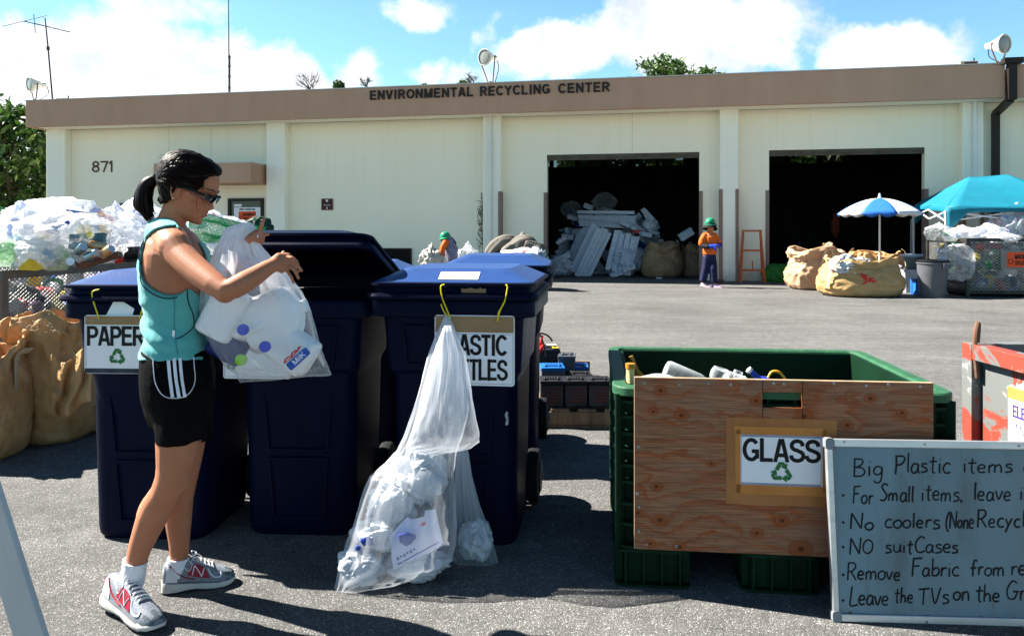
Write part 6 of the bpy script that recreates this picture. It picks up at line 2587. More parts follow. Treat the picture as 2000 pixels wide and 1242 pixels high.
hp_, tp_ = wp(212, 1168, 2.885), G(309, 1236)
hp_ = wp(210, 1176, 2.90)
tp_ = tp_ + Vector((0, 0, .004))
s1, T1 = shoe(hp_, tp_, Vector((.35, -.15, .9)), (tp_ - hp_).length, woman)
h2, t2_ = G(318, 1156), G(458, 1134)
s2, T2 = shoe(h2, t2_, Vector((0, 0, 1)), (t2_ - h2).length, woman, 0)
for (a, ra), (b, rb) in (((wp(264, 1096, 2.86), .0415), (wp(257, 1140, 2.865), .043)), ((wp(349, 1090, 3.05), .040), (wp(348, 1126, 3.05), .041))):
    m = MB()
    m.tube([a, (a + b) / 2, b], [ra, ra + .001, rb], 18)
    m.tube([a + (a - b).normalized() * .004, a - (a - b).normalized() * .004], [ra + .002, ra + .002], 18)
    m.build('sock', M_sock, woman)
# ================================================================== clear plastic bags near the camera
M_bagA = film('clear_bag_film', (.90, .92, .95), .09, .30, 1.0, stretch=(1, 1, .16), edge=.34, rough=.18, bump=.3, gather=1.7)
M_bagB = film('milky_bag_film', (.82, .86, .92), .17, .42, 1.0, stretch=(1, 1, .2), edge=.36, rough=.2, seed=3.0, bump=.3, gather=.45)
M_hdpe = pm('milky_hdpe', (.78, .79, .80), (.73, .74, .76), 3, .4, .05, 30, sss=.15)
M_bluecap = pm('blue_cap', (.02, .045, .55), None, 5, .35)
M_greencap = pm('lime_cap', (.28, .62, .03), None, 5, .35)
M_navytub = pm('navy_tub', (.012, .02, .12), (.01, .016, .10), 4, .35)


def outline_bag(name, rows, mat, parent=None, n=40, crease=.012, seed=0, ncr=17):
    mb = MB()
    rings = []
    rr = []
    for a, b in zip(rows, rows[1:]):
        for q in range(4):
            t = q / 4
            rr.append(tuple(x + (y - x) * t for x, y in zip(a, b)))
    rr.append(rows[-1])
    for i, (y, xl, xr, dp, Z) in enumerate(rr):
        c = P((xl + xr) / 2, y, Z)
        hw = (xr - xl) / 2 / F * Z
        ring = []
        for j in range(n * 2):
            a = 2 * math.pi * j / (n * 2)
            f = noise.noise(Vector((math.cos(a) * 1.3 + seed, math.sin(a) * 1.3, i * .055))) * .6 + math.sin(a * ncr + noise.noise(Vector((seed + math.sin(a), i * .12, math.cos(a)))) * 9) * (.25 + .5 * noise.noise(Vector((math.cos(a) * 2, math.sin(a) * 2, seed))))
            am = crease * min(1, hw / .06 + .15)
            g_ = 1 + 0 * f
            ring.append(c + Vector((math.cos(a) * (hw + f * am * .6), math.sin(a) * (dp + f * am) * 1, noise.noise(Vector((a, i * .3, seed))) * .006)))
        rings.append(ring)
    mb.loft(rings, True, True, True)
    o = mb.build(name, mat, parent, True, 0)
    at = o.data.attributes.new('fold', 'FLOAT_VECTOR', 'POINT')
    nn = n * 2
    for i in range(len(rings)):
        for j in range(nn):
            a = 2 * math.pi * j / nn
            at.data[i * nn + j].vector = (math.cos(a) * 5.5 + seed, math.sin(a) * 5.5, i / (len(rings) - 1))
    return o


HB = [(436, 472, 492, .012, 2.87), (445, 443, 500, .02, 2.87), (458, 433, 502, .024, 2.872), (472, 428, 504, .03, 2.868), (490, 419, 518, .05, 2.862), (512, 412, 538, .075, 2.85), (540, 401, 566, .10, 2.87), (570, 395, 589, .12, 2.88), (600, 393, 603, .135, 2.88),
      (640, 402, 614, .14, 2.88), (680, 422, 624, .135, 2.88), (705, 438, 632, .12, 2.88), (722, 452, 641, .085, 2.88), (731, 458, 646, .05, 2.88), (739, 464, 560, .03, 2.88), (746, 468, 478, .008, 2.88)]
bag = outline_bag('plastic_bag', HB, M_bagA, None, 44, .013, 1, 15)
tag(bag, 'clear plastic bag of milk jugs held up by the woman', 'plastic bag')


def jug(label, cx, cy, Z, W_, H_, rot, tilt=0.0, mat=None, cap=None, decal=False, neck=True, d=None):
    """jug centred at pixel (cx,cy): rot turns it in the picture plane"""
    r = empty('milk_jug', P(cx, cy, Z))
    r.rotation_euler = (tilt, rot, 0)
    tag(r, label, 'jug')
    d = d or W_ * .8
    m = MB()
    rings = []
    for z, s in ((-.5, .84), (-.47, .97), (-.42, 1), (.12, 1), (.2, .97), (.30, .72), (.38, .42), (.41, .25), (.5, .25)) if neck else ((-.5, .84), (-.47, .97), (-.42, 1), (.40, 1), (.47, .97), (.5, .86)):
        rings.append([Vector((x, y, z * H_)) for x, y in rrect(-W_ / 2 * s, W_ / 2 * s, -d / 2 * s, d / 2 * s, min(W_, d) * .28 * s, 4)])
    m.loft(rings)
    m.build('jug_body', mat or M_hdpe, r, True, 50)
    if cap:
        m = MB()
        m.lathe((0, 0, H_ * .47), [(.019, 0), (.0195, .016), (.017, .018)], 18)
        m.build('cap', cap, r)
    if neck and not decal:
        m = MB()
        m.tube(catmull([(W_ * .42, 0, H_ * .05), (W_ * .50, 0, H_ * .15), (W_ * .36, 0, H_ * .30), (W_ * .16, 0, H_ * .37)], 4), .012, 8)
        m.build('handle', mat or M_hdpe, r)
    return r


jug('square white jug at the upper left inside the held bag', 440, 612, 2.86, .14, .18, R_(28), R_(0), neck=False)
jug('large white jug in the middle of the held bag', 543, 616, 2.90, .19, .235, R_(70), R_(6))
j3 = jug('white jug with a blue Milk label low in the held bag', 567, 678, 2.88, .14, .185, R_(-58), R_(-12), neck=False)
jug('white jug whose round bottom faces out in the held bag', 505, 640, 2.93, .15, .2, R_(-20), R_(60), neck=False)
jug('navy blue tub at the lower left of the held bag', 445, 678, 2.87, .095, .13, R_(-62), 0, mat=M_navytub, neck=False)
pl_ = Pl(P(570, 726, 2.772), Vector((math.cos(R_(42)), 0, math.sin(R_(42)))), Vector((-math.sin(R_(42)), 0, math.cos(R_(42)))))
m = MB()
m.prism(pl_, rrect(.0, .094, .004, .034, .006, 3), -.003, 0)
ml = m.build('milk_label', pm('blue_label', (.02, .10, .42), None, 4, .4), None, False)
m = MB()
put_text(m, pl_, 'MilK', .024, .010, .078, .029, .001, t=.16)
m.build('lettering', M_white, ml, False)
m = MB()
for q in range(5):
    m.tube([pl_.at(.0 + q * .016, .040 + (q % 2) * .008, .0), pl_.at(.014 + q * .016, .050 - (q % 2) * .004, .0)], .0028, 5)
m.tube([pl_.at(.0, .040, 0), pl_.at(.04, .038, 0), pl_.at(.085, .046, 0)], .0022, 5)
m.build('red_script', M_red, ml)
ml.parent = j3
ml.matrix_parent_inverse = (Matrix.LocRotScale(j3.location, j3.rotation_euler, None)).inverted()
JUGS = {o['label']: o for o in COL.objects if o.name.startswith('milk_jug')}
JL = list(JUGS.values())
for x, y, Z, mt, lab in ((474, 644, 2.775, M_bluecap, 'blue round cap on the left of the two in the held bag'), (517, 677, 2.765, M_bluecap, 'blue round cap in the middle of the held bag'), (470, 703, 2.775, M_greencap, 'lime green cap low in the held bag'), (485, 526, 2.81, M_bluecap, 'blue cap just above the woman\'s forearm in the held bag')):
    jg = min(JL, key=lambda q: (q.location - P(x, y, Z)).length)
    r = empty('cap', P(x, y, Z))
    r.parent = jg
    r.matrix_parent_inverse = (Matrix.LocRotScale(jg.location, jg.rotation_euler, None)).inverted()
    r['label'] = lab
    m = MB()
    m.lathe((0, 0, 0), [(.020, -.014), (.0205, -.002), (.018, .003), (.015, .0025), (.001, .002)], 22, (.12, -1, .1))
    m.build('cap_body', mt, r)
    m = MB()
    m.lathe(Vector((-.002, .016, -.0016)), [(.0175, -.012), (.0175, .008)], 18, (.12, -1, .1))
    m.build('bottle_neck', M_hdpe, r)

# bag hanging from the plastic bottles sign
HG = [(617, 869, 876, .006, 3.36), (632, 862, 884, .012, 3.355), (655, 850, 894, .022, 3.35), (700, 834, 905, .035, 3.32), (750, 822, 914, .045, 3.29), (800, 806, 918, .05, 3.27), (850, 789, 905, .055, 3.24), (880, 776, 893, .06, 3.22), (905, 752, 889, .07, 3.2), (930, 723, 888, .09, 3.18), (970, 706, 891, .11, 3.16),
      (1020, 691, 893, .125, 3.14), (1060, 676, 891, .13, 3.13), (1090, 668, 884, .12, 3.11), (1112, 662, 856, .11, 3.10), (1130, 658, 800, .09, 3.085), (1146, 654, 735, .05, 3.06), (1157, 652, 680, .012, 3.05)]
hb = outline_bag('plastic_bag', HG, M_bagB, None, 44, .014, 5, 13)
tag(hb, 'big clear bag of crumpled plastic hung from the PLASTIC BOTTLES sign', 'plastic bag')
FL = [(636, 868, 882, .008, 3.33), (690, 846, 908, .03, 3.28), (760, 826, 920, .055, 3.22), (810, 813, 929, .065, 3.18), (845, 803, 936, .06, 3.17), (862, 798, 937, .045, 3.17), (874, 796, 922, .03, 3.18), (888, 792, 860, .01, 3.19)]
outline_bag('loose_flap', FL, M_bagB, hb, 40, .014, 9, 11)
SB = [(876, 892, 914, .02, 3.36), (930, 888, 922, .03, 3.35), (985, 886, 937, .045, 3.34), (1030, 884, 953, .06, 3.33), (1070, 882, 966, .06, 3.31), (1092, 882, 972, .05, 3.30), (1104, 888, 974, .02, 3.29)]
sbg = outline_bag('plastic_bag', SB, M_bagB, None, 30, .009, 14, 9)
tag(sbg, 'narrow clear bag standing right of the big hung bag, against the cart', 'plastic bag')
M_crump = pm('crumpled_white_film', (.55, .57, .60), (.42, .45, .50), 9, .5, 1.0, 14)


def blob(name, c, r, mats, seed, amp=.25, rid=.10, parent=None, sub=3, M=None, freq=1.6, flat=None, peak=0.0, cloth=0.0):
    """crumpled lump: noise-displaced sphere with ridges"""
    bm = bmesh.new()
    bmesh.ops.create_icosphere(bm, subdivisions=sub, radius=1.0)
    rv = Vector(r) if isinstance(r, (tuple, list)) else Vector((r, r, r))
    so = Vector((seed * 3.7, seed * 1.3, seed * .7))
    rr_ = random.Random(seed * 7 + 1)
    rots = [Matrix.Rotation(rr_.uniform(0, 6.28), 3, Vector((rr_.gauss(0, 1), rr_.gauss(0, 1), rr_.gauss(0, 1))).normalized()) for _ in range(4)]
    for v in bm.verts:
        p = v.co.copy()
        f = 1 + amp * noise.noise(p * freq + so)
        if cloth:
            wv_ = noise.noise_vector(p * 1.4 + so) * .35
            for q_, (st_, am_) in enumerate((((1.1, 1.1, 3.2), .30), ((.9, 4.6, 1.3), .22), ((6.5, 1.6, 1.6), .15), ((2.2, 2.2, 9.0), .09))):
                g_ = rots[q_] @ (p + wv_)
                f += cloth * am_ * (.45 - 1.7 * abs(noise.noise(Vector((g_.x * st_[0], g_.y * st_[1], g_.z * st_[2])) + so)))
        f += rid * (1 - abs(noise.noise(p * freq * 2.3 + so * 2)) * 2.6)
        f += rid * .5 * (1 - abs(noise.noise(p * freq * 5.1 + so)) * 2.6)
        q = p * f
        if peak and p.z > .55:
            k_ = (p.z - .55) / .45
            q = Vector((q.x * (1 - .7 * k_), q.y * (1 - .7 * k_), q.z + peak * k_ * k_))
        if flat is not None and q.z < flat:
            q.z = flat + (q.z - flat) * .1
        q = Vector((q.x * rv.x, q.y * rv.y, q.z * rv.z))
        if M is not None:
            q = M @ q
        v.co = q
    me = bpy.data.meshes.new(name)
    bm.to_mesh(me)
    bm.free()
    for m_ in (mats if isinstance(mats, (list, tuple)) else [mats]):
        me.materials.append(m_)
    me.shade_smooth()
    o = bpy.data.objects.new(name, me)
    COL.objects.link(o)
    o.location = c
    if parent is not None:
        o.parent = parent
    return o


for i, (x, y, Z, rx, rz, lab) in enumerate(((765, 985, 3.17, .082, .075, 'topmost crumpled white carrier bag inside the hung bag'), (742, 1040, 3.13, .085, .055, 'crumpled white carrier bag with blue print, second from the top in the hung bag'),
                                           (705, 1105, 3.10, .075, .06, 'crumpled pale film filling the left corner of the hung bag'), (820, 930, 3.20, .09, .09, 'smooth pale sheet of film high in the hung bag'), (930, 1055, 3.31, .055, .07, 'crumpled white film filling the narrow bag'), (815, 1100, 3.12, .10, .05, 'grey crumpled film at the bottom right of the hung bag'))):
    o = blob('crumpled_film', P(x, y, Z), (rx * 1.15, .07, rz * 1.15), M_crump, 20 + i, .30, .0, None, 5, None, 1.3, None, 0, .72)
    tag(o, lab, 'crumpled bag')
epl = Pl(P(770, 1100, 3.05), Vector((math.cos(R_(24)), .25, math.sin(R_(24)))), Vector((-math.sin(R_(24)), .1, math.cos(R_(24)))))
m = MB()
m.prism(epl, [(-.012, -.02), (.20, -.03), (.225, .11), (.185, .125), (.175, .105), (.13, .115), (.11, .135), (.02, .10)], -.003, 0)
ev = m.build('printed_wrapper', pm('lilac_paper', (.56, .57, .72), (.50, .52, .68), 5, .5), None, False)
tag(ev, 'torn lilac white printed wrapper inside the hung bag', 'wrapper')
m = MB()
m.rect(epl, .01, -.012, .19, -.006, 0, .001)
for i in range(6):
    m.rect(epl, .015 + i * .014, .004 + (i % 2) * .004, .024 + i * .014, .016, 0, .001)
m.build('blue_print', pm('blue_print', (.03, .06, .32), None, 5, .5), ev, False)
m = MB()
m.rect(epl, .15, .075, .168, .088, 0, .001)
m.build('stamp', M_red, ev, False)
rnd = random.Random(2)
for (x, y, ww, lab) in ((716, 1057, .022, 'blue printed patch at the left inside the hung bag'), (795, 1052, .030, 'blue printed patch near the middle inside the hung bag'), (700, 1070, .012, 'thin blue print strip at the left inside the hung bag')):
    o = blob('printed_patch', P(x, y, 3.045), (ww, .004, ww * .8), MATS['blue_print'], x, .5, .2, None, 2)
    tag(o, lab, 'printed film')

# ================================================================== left cage with bagged waste
M_spots = [(.80, .82, .85), (.03, .10, .45), (.8, .81, .83), (.55, .04, .05), (.75, .76, .8), (.03, .30, .10), (.75, .78, .82), (.70, .48, .03), (.04, .25, .45), (.1, .12, .14)]
M_tr1 = film('white_trash_film', (.90, .92, .94), .55, .88, 10, M_spots, (1, 1, 1), .3, .22, 1.0, .6, 8)
M_tr2 = film('blue_spotted_trash_film', (.88, .91, .95), .5, .85, 10, M_spots[:4] + [(.05, .12, .5), (.3, .5, .75)], (1, 1, 1), .3, .25, 5.0, .65, 10)
M_tr3 = film('green_tinted_film', (.62, .78, .64), .5, .85, 10, [(.1, .5, .08), (.6, .7, .6), (.05, .3, .06), (.7, .72, .7)], (1, 1, 1), .3, .25, 9.0, .5, 7)
M_tr4 = film('clear_trash_film', (.82, .85, .88), .05, .32, 9, None, (1, 1, 1), .35, .15, 2.0)
M_inner = [pm('trash_colour_%d' % i, c_, tuple(x * .7 for x in c_), 6, .5) for i, c_ in enumerate([(.5, .5, .52), (.03, .09, .35), (.5, .04, .04), (.10, .11, .13), (.55, .40, .04), (.04, .22, .09), (.60, .60, .62), (.16, .10, .20)])]


def wire_mesh(mb, pl, u0, u1, v0, v1, cu, cv, r):
    """expanded-metal diamonds"""
    k_ = cv / cu
    for sg_ in (1, -1):
        c = -(v1 - v0) / k_ if sg_ > 0 else 0
        s = u0 + c
        while s < u1 + ((v1 - v0) / k_ if sg_ < 0 else 0):
            a, b = (s, v0), (s + sg_ * (v1 - v0) / k_, v1)
            (ua_, va_), (ub_, vb_) = a, b
            if ua_ > ub_:
                (ua_, va_), (ub_, vb_) = (ub_, vb_), (ua_, va_)
            if ub_ > u0 and ua_ < u1:
                if ua_ < u0:
                    va_ += (vb_ - va_) * (u0 - ua_) / (ub_ - ua_)
                    ua_ = u0
                if ub_ > u1:
                    vb_ = va_ + (vb_ - va_) * (u1 - ua_) / (ub_ - ua_)
                    ub_ = u1
                if ub_ - ua_ > 1e-3:
                    mb.bar(pl.at(ua_, va_), pl.at(ub_, vb_), r, r * .6, pl.n)
            s += cu


def cage(label, corner, ux, uy, W_, L_, H_, cell, rail=.05, mats=(None, None), wire=.006, faces='fr'):
    """corner: nearest corner on the ground; ux along the front, uy to the back"""
    r = empty('mesh_cage', corner)
    tag(r, label, 'mesh cage', 'wire mesh cages full of waste')
    ux, uy = Vector(ux).normalized(), Vector(uy).normalized()
    c = [Vector((0, 0, 0)), ux * W_, ux * W_ + uy * L_, uy * L_]
    for p in c:
        m = MB()
        m.bar(p, p + Vector((0, 0, H_ - rail / 2 - .001)), rail, rail, ux)
        m.build('post', mats[0], r, False)
    for i in range(4):
        a, b = c[i], c[(i + 1) % 4]
        d = (b - a).normalized()
        for z, nm in ((H_, 'top_rail'), (.1, 'bottom_rail')):
            m = MB()
            e = rail / 2 if nm == 'top_rail' and i % 2 == 0 else -rail / 2
            m.bar(a - d * e + Vector((0, 0, z)), b + d * e + Vector((0, 0, z)), rail if nm == 'top_rail' else rail * .9, rail)
            m.build(nm, mats[1], r, False)
    m = MB()
    for i in range(4):
        a, b = c[i], c[(i + 1) % 4]
        pl = Pl(a, (b - a), (0, 0, 1))
        wire_mesh(m, pl, rail / 2, (b - a).length - rail / 2, .13, H_ - rail / 2, cell[0], cell[1], wire)
    m.build('wire_mesh', mats[2], r, False)
    m = MB()
    pts = [p + Vector((0, 0, .14)) for p in c]
    m.add(pts, [(0, 1, 2, 3)])
    m.build('tray', mats[0], r, False, solid=.01)
    return r, ux, uy


M_dirtysteel = pm('weathered_steel', (.13, .125, .115), (.08, .075, .07), 5, .6, .2, 50, metal=.3, c3=(.11, .07, .05), s3=4)
LC0 = Vector((-3.66, 5.6, 0))
lux, luy = Vector((-1, .10, 0)), Vector((.10, 1, 0))
cageL, _, _ = cage('left mesh cage heaped with bagged cans, behind the tan sacks', LC0, lux, luy, 1.6, 2.35, 1.08, (.052, .030), .06, (M_dirtysteel, M_dirtysteel, M_steel), .0055)
LC1 = Vector((-4.32, 8.9, 0))
cageL2, _, _ = cage('second mesh cage farther back behind the woman, under the green net', LC1, lux, luy, 1.7, 3.4, 1.08, (.09, .05), .06, (M_dirtysteel, M_dirtysteel, M_steel), .007)


def heap(name, label, origin, ux, uy, W_, L_, z0, z1, n, seed, rr=(.08, .16), tubes=True):
    rnd = random.Random(seed)
    bm_all = MB()
    for i in range(n):
        c = Vector(origin) + ux.normalized() * rnd.uniform(.1, W_ - .1) + uy.normalized() * rnd.uniform(.1, L_ - .1) + Vector((0, 0, rnd.uniform(z0, z1)))
        if rnd.random() < .5:
            ax = Vector((rnd.gauss(0, 1), rnd.gauss(0, 1), rnd.gauss(0, .6))).normalized()
            q = rnd.uniform(.035, .06)
            bm_all.lathe(c, [(q * .8, -.1), (q, -.08), (q, .08), (q * .4, .13), (q * .4, .16)], 9, ax, rnd.randrange(len(M_inner)))
        else:
            s = rnd.uniform(*rr)
            M = Matrix.Rotation(rnd.uniform(0, 6), 3, Vector((rnd.gauss(0, 1), rnd.gauss(0, 1), rnd.gauss(0, 1))).normalized())
            bm_all.sphere(c, (s, s * rnd.uniform(.4, .9), s * rnd.uniform(.4, .9)), 8, 5, M, rnd.randrange(len(M_inner)))
    o = bm_all.build(name, M_inner, None, True, 40)
    tag(o, label, 'waste heap', kind='stuff')
    return o


heap('caged_trash', 'mixed packaging filling the left mesh cage below the bags', LC0, lux, luy, 1.6, 2.35, .25, .98, 230, 4)
heap('caged_trash', 'mixed packaging filling the second cage at the back left', LC1, lux, luy, 1.7, 3.4, .3, 1.05, 200, 6)


def trash_bag(label, px_, py_, Z, rx, rz, mat, seed, ry=None, amp=.16, rid=.10, peak=0.0, group='waste bags heaped on the left cages'):
    o = blob('trash_bag', P(px_, py_, Z), (rx, ry or rx * .8, rz), mat, seed, amp, rid * .6, None, 5, None, 1.5, -.75, peak, .45)
    tag(o, label, 'trash bag', group)
    return o


trash_bag('large white bag on top of the left cage, its flat top brightest in the sun', 112, 430, 6.5, .36, .18, M_tr1, 3, .4, .14, .10)
trash_bag('white bag with blue spots at the left edge of the heap', 45, 455, 6.05, .23, .16, M_tr2, 4, peak=.5)
trash_bag('white bag with a red and blue packet below the large white bag', 120, 455, 6.0, .30, .15, M_tr1, 5, .3, .12, .12)
trash_bag('bag of bottles on the right slope of the left heap, nearest the ponytail', 226, 452, 7.0, .27, .18, M_tr2, 6, .3, .15, .14, .35)
trash_bag('small clear bag behind the ponytail at the top right of the heap', 272, 432, 7.8, .26, .18, M_tr2, 7, peak=.45)
trash_bag('green tinted bag at the far left of the left cage rim', 8, 498, 5.72, .15, .11, M_tr3, 8)
trash_bag('white bag showing a yellow printed packet, sitting on the cage rim', 72, 500, 5.75, .17, .125, M_tr1, 9, .14, .12, .08)
trash_bag('green and white packet bag right of the yellow packet', 112, 508, 5.8, .09, .10, M_tr3, 10)
fb = trash_bag('clear bag with a drinks carton and cans at the right of the left heap', 170, 474, 5.85, .25, .20, M_tr4, 11, .2, .10, .08)
trash_bag('dark bag lying behind the second cage rim', 265, 496, 7.4, .24, .10, pm('dark_bag', (.012, .012, .014), None, 4, .4), 12)
trash_bag('pale blue bag of the second cage, right of the woman\'s neck', 395, 452, 9.6, .30, .24, M_tr2, 13)
trash_bag('white bag of the second cage beside the raised cart lid', 385, 478, 9.2, .25, .16, M_tr1, 14)
trash_bag('teal wrapped bundle of the second cage under the green net', 440, 455, 10.3, .30, .20, M_tr2, 15)
trash_bag('dark green sack at the back end of the second cage', 505, 447, 11.5, .2, .17, pm('dark_green_sack', (.015, .05, .03), None, 5, .6), 16)
# recognisable contents
cp = Pl(P(133, 480, 5.66), Vector((.99, .1, .05)), (0, .15, 1))
m = MB()
m.rect(cp, 0, -.02, .24, .085, -.06, 0)
ct_ = m.build('drinks_carton', pm('teal_carton', (.05, .13, .16), (.04, .10, .13), 3, .4), None, False, bevel=.004)
tag(ct_, 'dark teal drinks carton inside the clear bag on the left heap', 'carton')
m = MB()
put_text(m, cp, 'FRESCA', .05, .028, .165, .058, .001, t=.12)
m.build('lettering', M_black, ct_, False)
m = MB()
m.lathe(cp.at(.14, .075, 0), [(.025, 0), (.025, .001)], 14, cp.n)
m.lathe(cp.at(.155, .07, 0), [(.02, 0), (.02, .002)], 14, cp.n)
m.build('yellow_fruit_print', M_yl, ct_, False)
M_can = pm('silver_blue_can', (.35, .45, .50), (.12, .25, .32), 20, .25, metal=.8)
M_canor = pm('orange_can', (.50, .20, .02), (.45, .42, .30), 22, .3, metal=.4)
for x, y, Z, ax, mt, lab in ((158, 487, 5.62, (.6, -.6, .3), M_can, 'silver blue can lying upper left under the drinks carton'), (180, 499, 5.62, (.8, -.4, .35), M_can, 'silver blue can in the middle under the drinks carton'), (208, 492, 5.64, (.8, -.35, .4), M_canor, 'orange and yellow can at the right under the carton'),
                              (192, 480, 5.68, (.9, .1, -.2), M_canor, 'yellowish can lying above the orange can'), (140, 512, 5.64, (.3, -.8, .1), M_can, 'can with its end facing out, low in the clear bag')):
    r = empty('drink_can', P(x, y, Z))
    tag(r, lab, 'can')
    m = MB()
    m.lathe((0, 0, 0), [(.024, -.062), (.033, -.052), (.033, .046), (.028, .058)], 18, ax, caps=False)
    m.build('can_body', mt, r)
    m = MB()
    a = Vector(ax).normalized()
    m.lathe(a * .0, [(.028, .0585), (.026, .054), (.003, .054)], 18, ax)
    m.build('can_end', M_alu, r)
    m = MB()
    m.lathe(a * .0, [(.003, -.058), (.026, -.062)], 18, ax)
    m.build('can_end', M_alu, r)
m = MB()
bp_ = Pl(P(150, 522, 5.68), Vector((.97, .1, .30)), (-.28, .1, .95))
m.rect(bp_, 0, -.01, .30, .03, -.08, 0)
o = m.build('cardboard_tray', pm('dark_cardboard', (.16, .085, .06), None, 5, .7), None, False)
tag(o, 'dark brown cardboard tray at the bottom of the clear bag', 'cardboard')
yp = Pl(P(35, 527, 5.58), Vector((.95, .1, -.05)), (.12, .2, .97))
m = MB()
m.prism(yp, [(0, 0), (.13, 0), (.17, .02), (.10, .075), (.06, .085), (.015, .04)], -.004, 0)
o = m.build('yellow_packet', pm('yellow_packet', (.68, .48, .02), (.55, .38, .02), 20, .4), None, False)
tag(o, 'yellow printed packet on the rim of the left cage', 'packet')
for x, y, Z, c_, w_, h_, rot, lab in ((145, 418, 6.05, M_inner[1], .11, .045, -8, 'blue packet in the top of the large white bag'), (118, 444, 5.72, M_inner[1], .12, .035, 28, 'blue packet slanting across the middle white bag'), (102, 447, 5.73, pm('pink_red_packet', (.55, .10, .12), None, 5, .5), .10, .03, 26, 'pink red packet next to the slanting blue packet'),
                                     (86, 468, 5.75, M_yl, .06, .05, 4, 'yellow packet with a dark mark over the yogurt bag'), (232, 505, 5.9, M_red, .05, .06, 10, 'red packet at the right end of the left heap')):
    pk = Pl(P(x, y, Z), Vector((math.cos(R_(rot)), .1, math.sin(R_(rot)))), Vector((-math.sin(R_(rot)), .2, math.cos(R_(rot)))))
    m = MB()
    m.grid(lambda a, b: pk.at((a - .5) * w_ * 1.2, (b - .5) * h_ * 1.2, .02 * noise.noise(Vector((a * 4, b * 3, x)))), 8, 5)
    o = m.build('packet', c_, None, True, 0, solid=.006)
    tag(o, lab, 'packet')

# green net thrown over the heaps
M_net = pm('green_netting', (.02, .27, .08), (.015, .20, .06), 5, .6)


def net(label, pts, nu, nv, sag, r=.006, seed=0):
    """pts: four corner points a,b,c,d"""
    a, b, c, d = pts
    m = MB()

    def f(u, v):
        p = (a * (1 - u) + b * u) * (1 - v) + (d * (1 - u) + c * u) * v
        return p + Vector((0, 0, -sag * 4 * u * (1 - u) * (1 - .4 * v) + .025 * noise.noise(Vector((u * 4, v * 4, seed)))))
    for i in range(nu + 1):
        m.tube([f(i / nu, j / 14) for j in range(15)], r, 3, False)
    for j in range(nv + 1):
        m.tube([f(i / 30, j / nv) for i in range(31)], r, 3, False)
    o = m.build('green_net', M_net, None, False)
    tag(o, label, 'net', 'green nets over the left waste heaps')


net('green net sagging over the second cage, right of the woman\'s face', [P(372, 406, 9.0), P(520, 444, 9.6), P(500, 478, 8.7), P(366, 470, 8.4)], 52, 28, .02, .0048, 1)
net('green net draped behind the heap left of the ponytail', [P(185, 418, 8.0), P(282, 398, 9.0), P(285, 440, 8.4), P(190, 432, 7.6)], 54, 26, .06, .009, 2)
net('green net corner behind the bags at the far left edge', [P(-40, 375, 7.2), P(52, 418, 7.4), P(55, 445, 6.9), P(-40, 450, 6.7)], 50, 36, .05, .0075, 3)


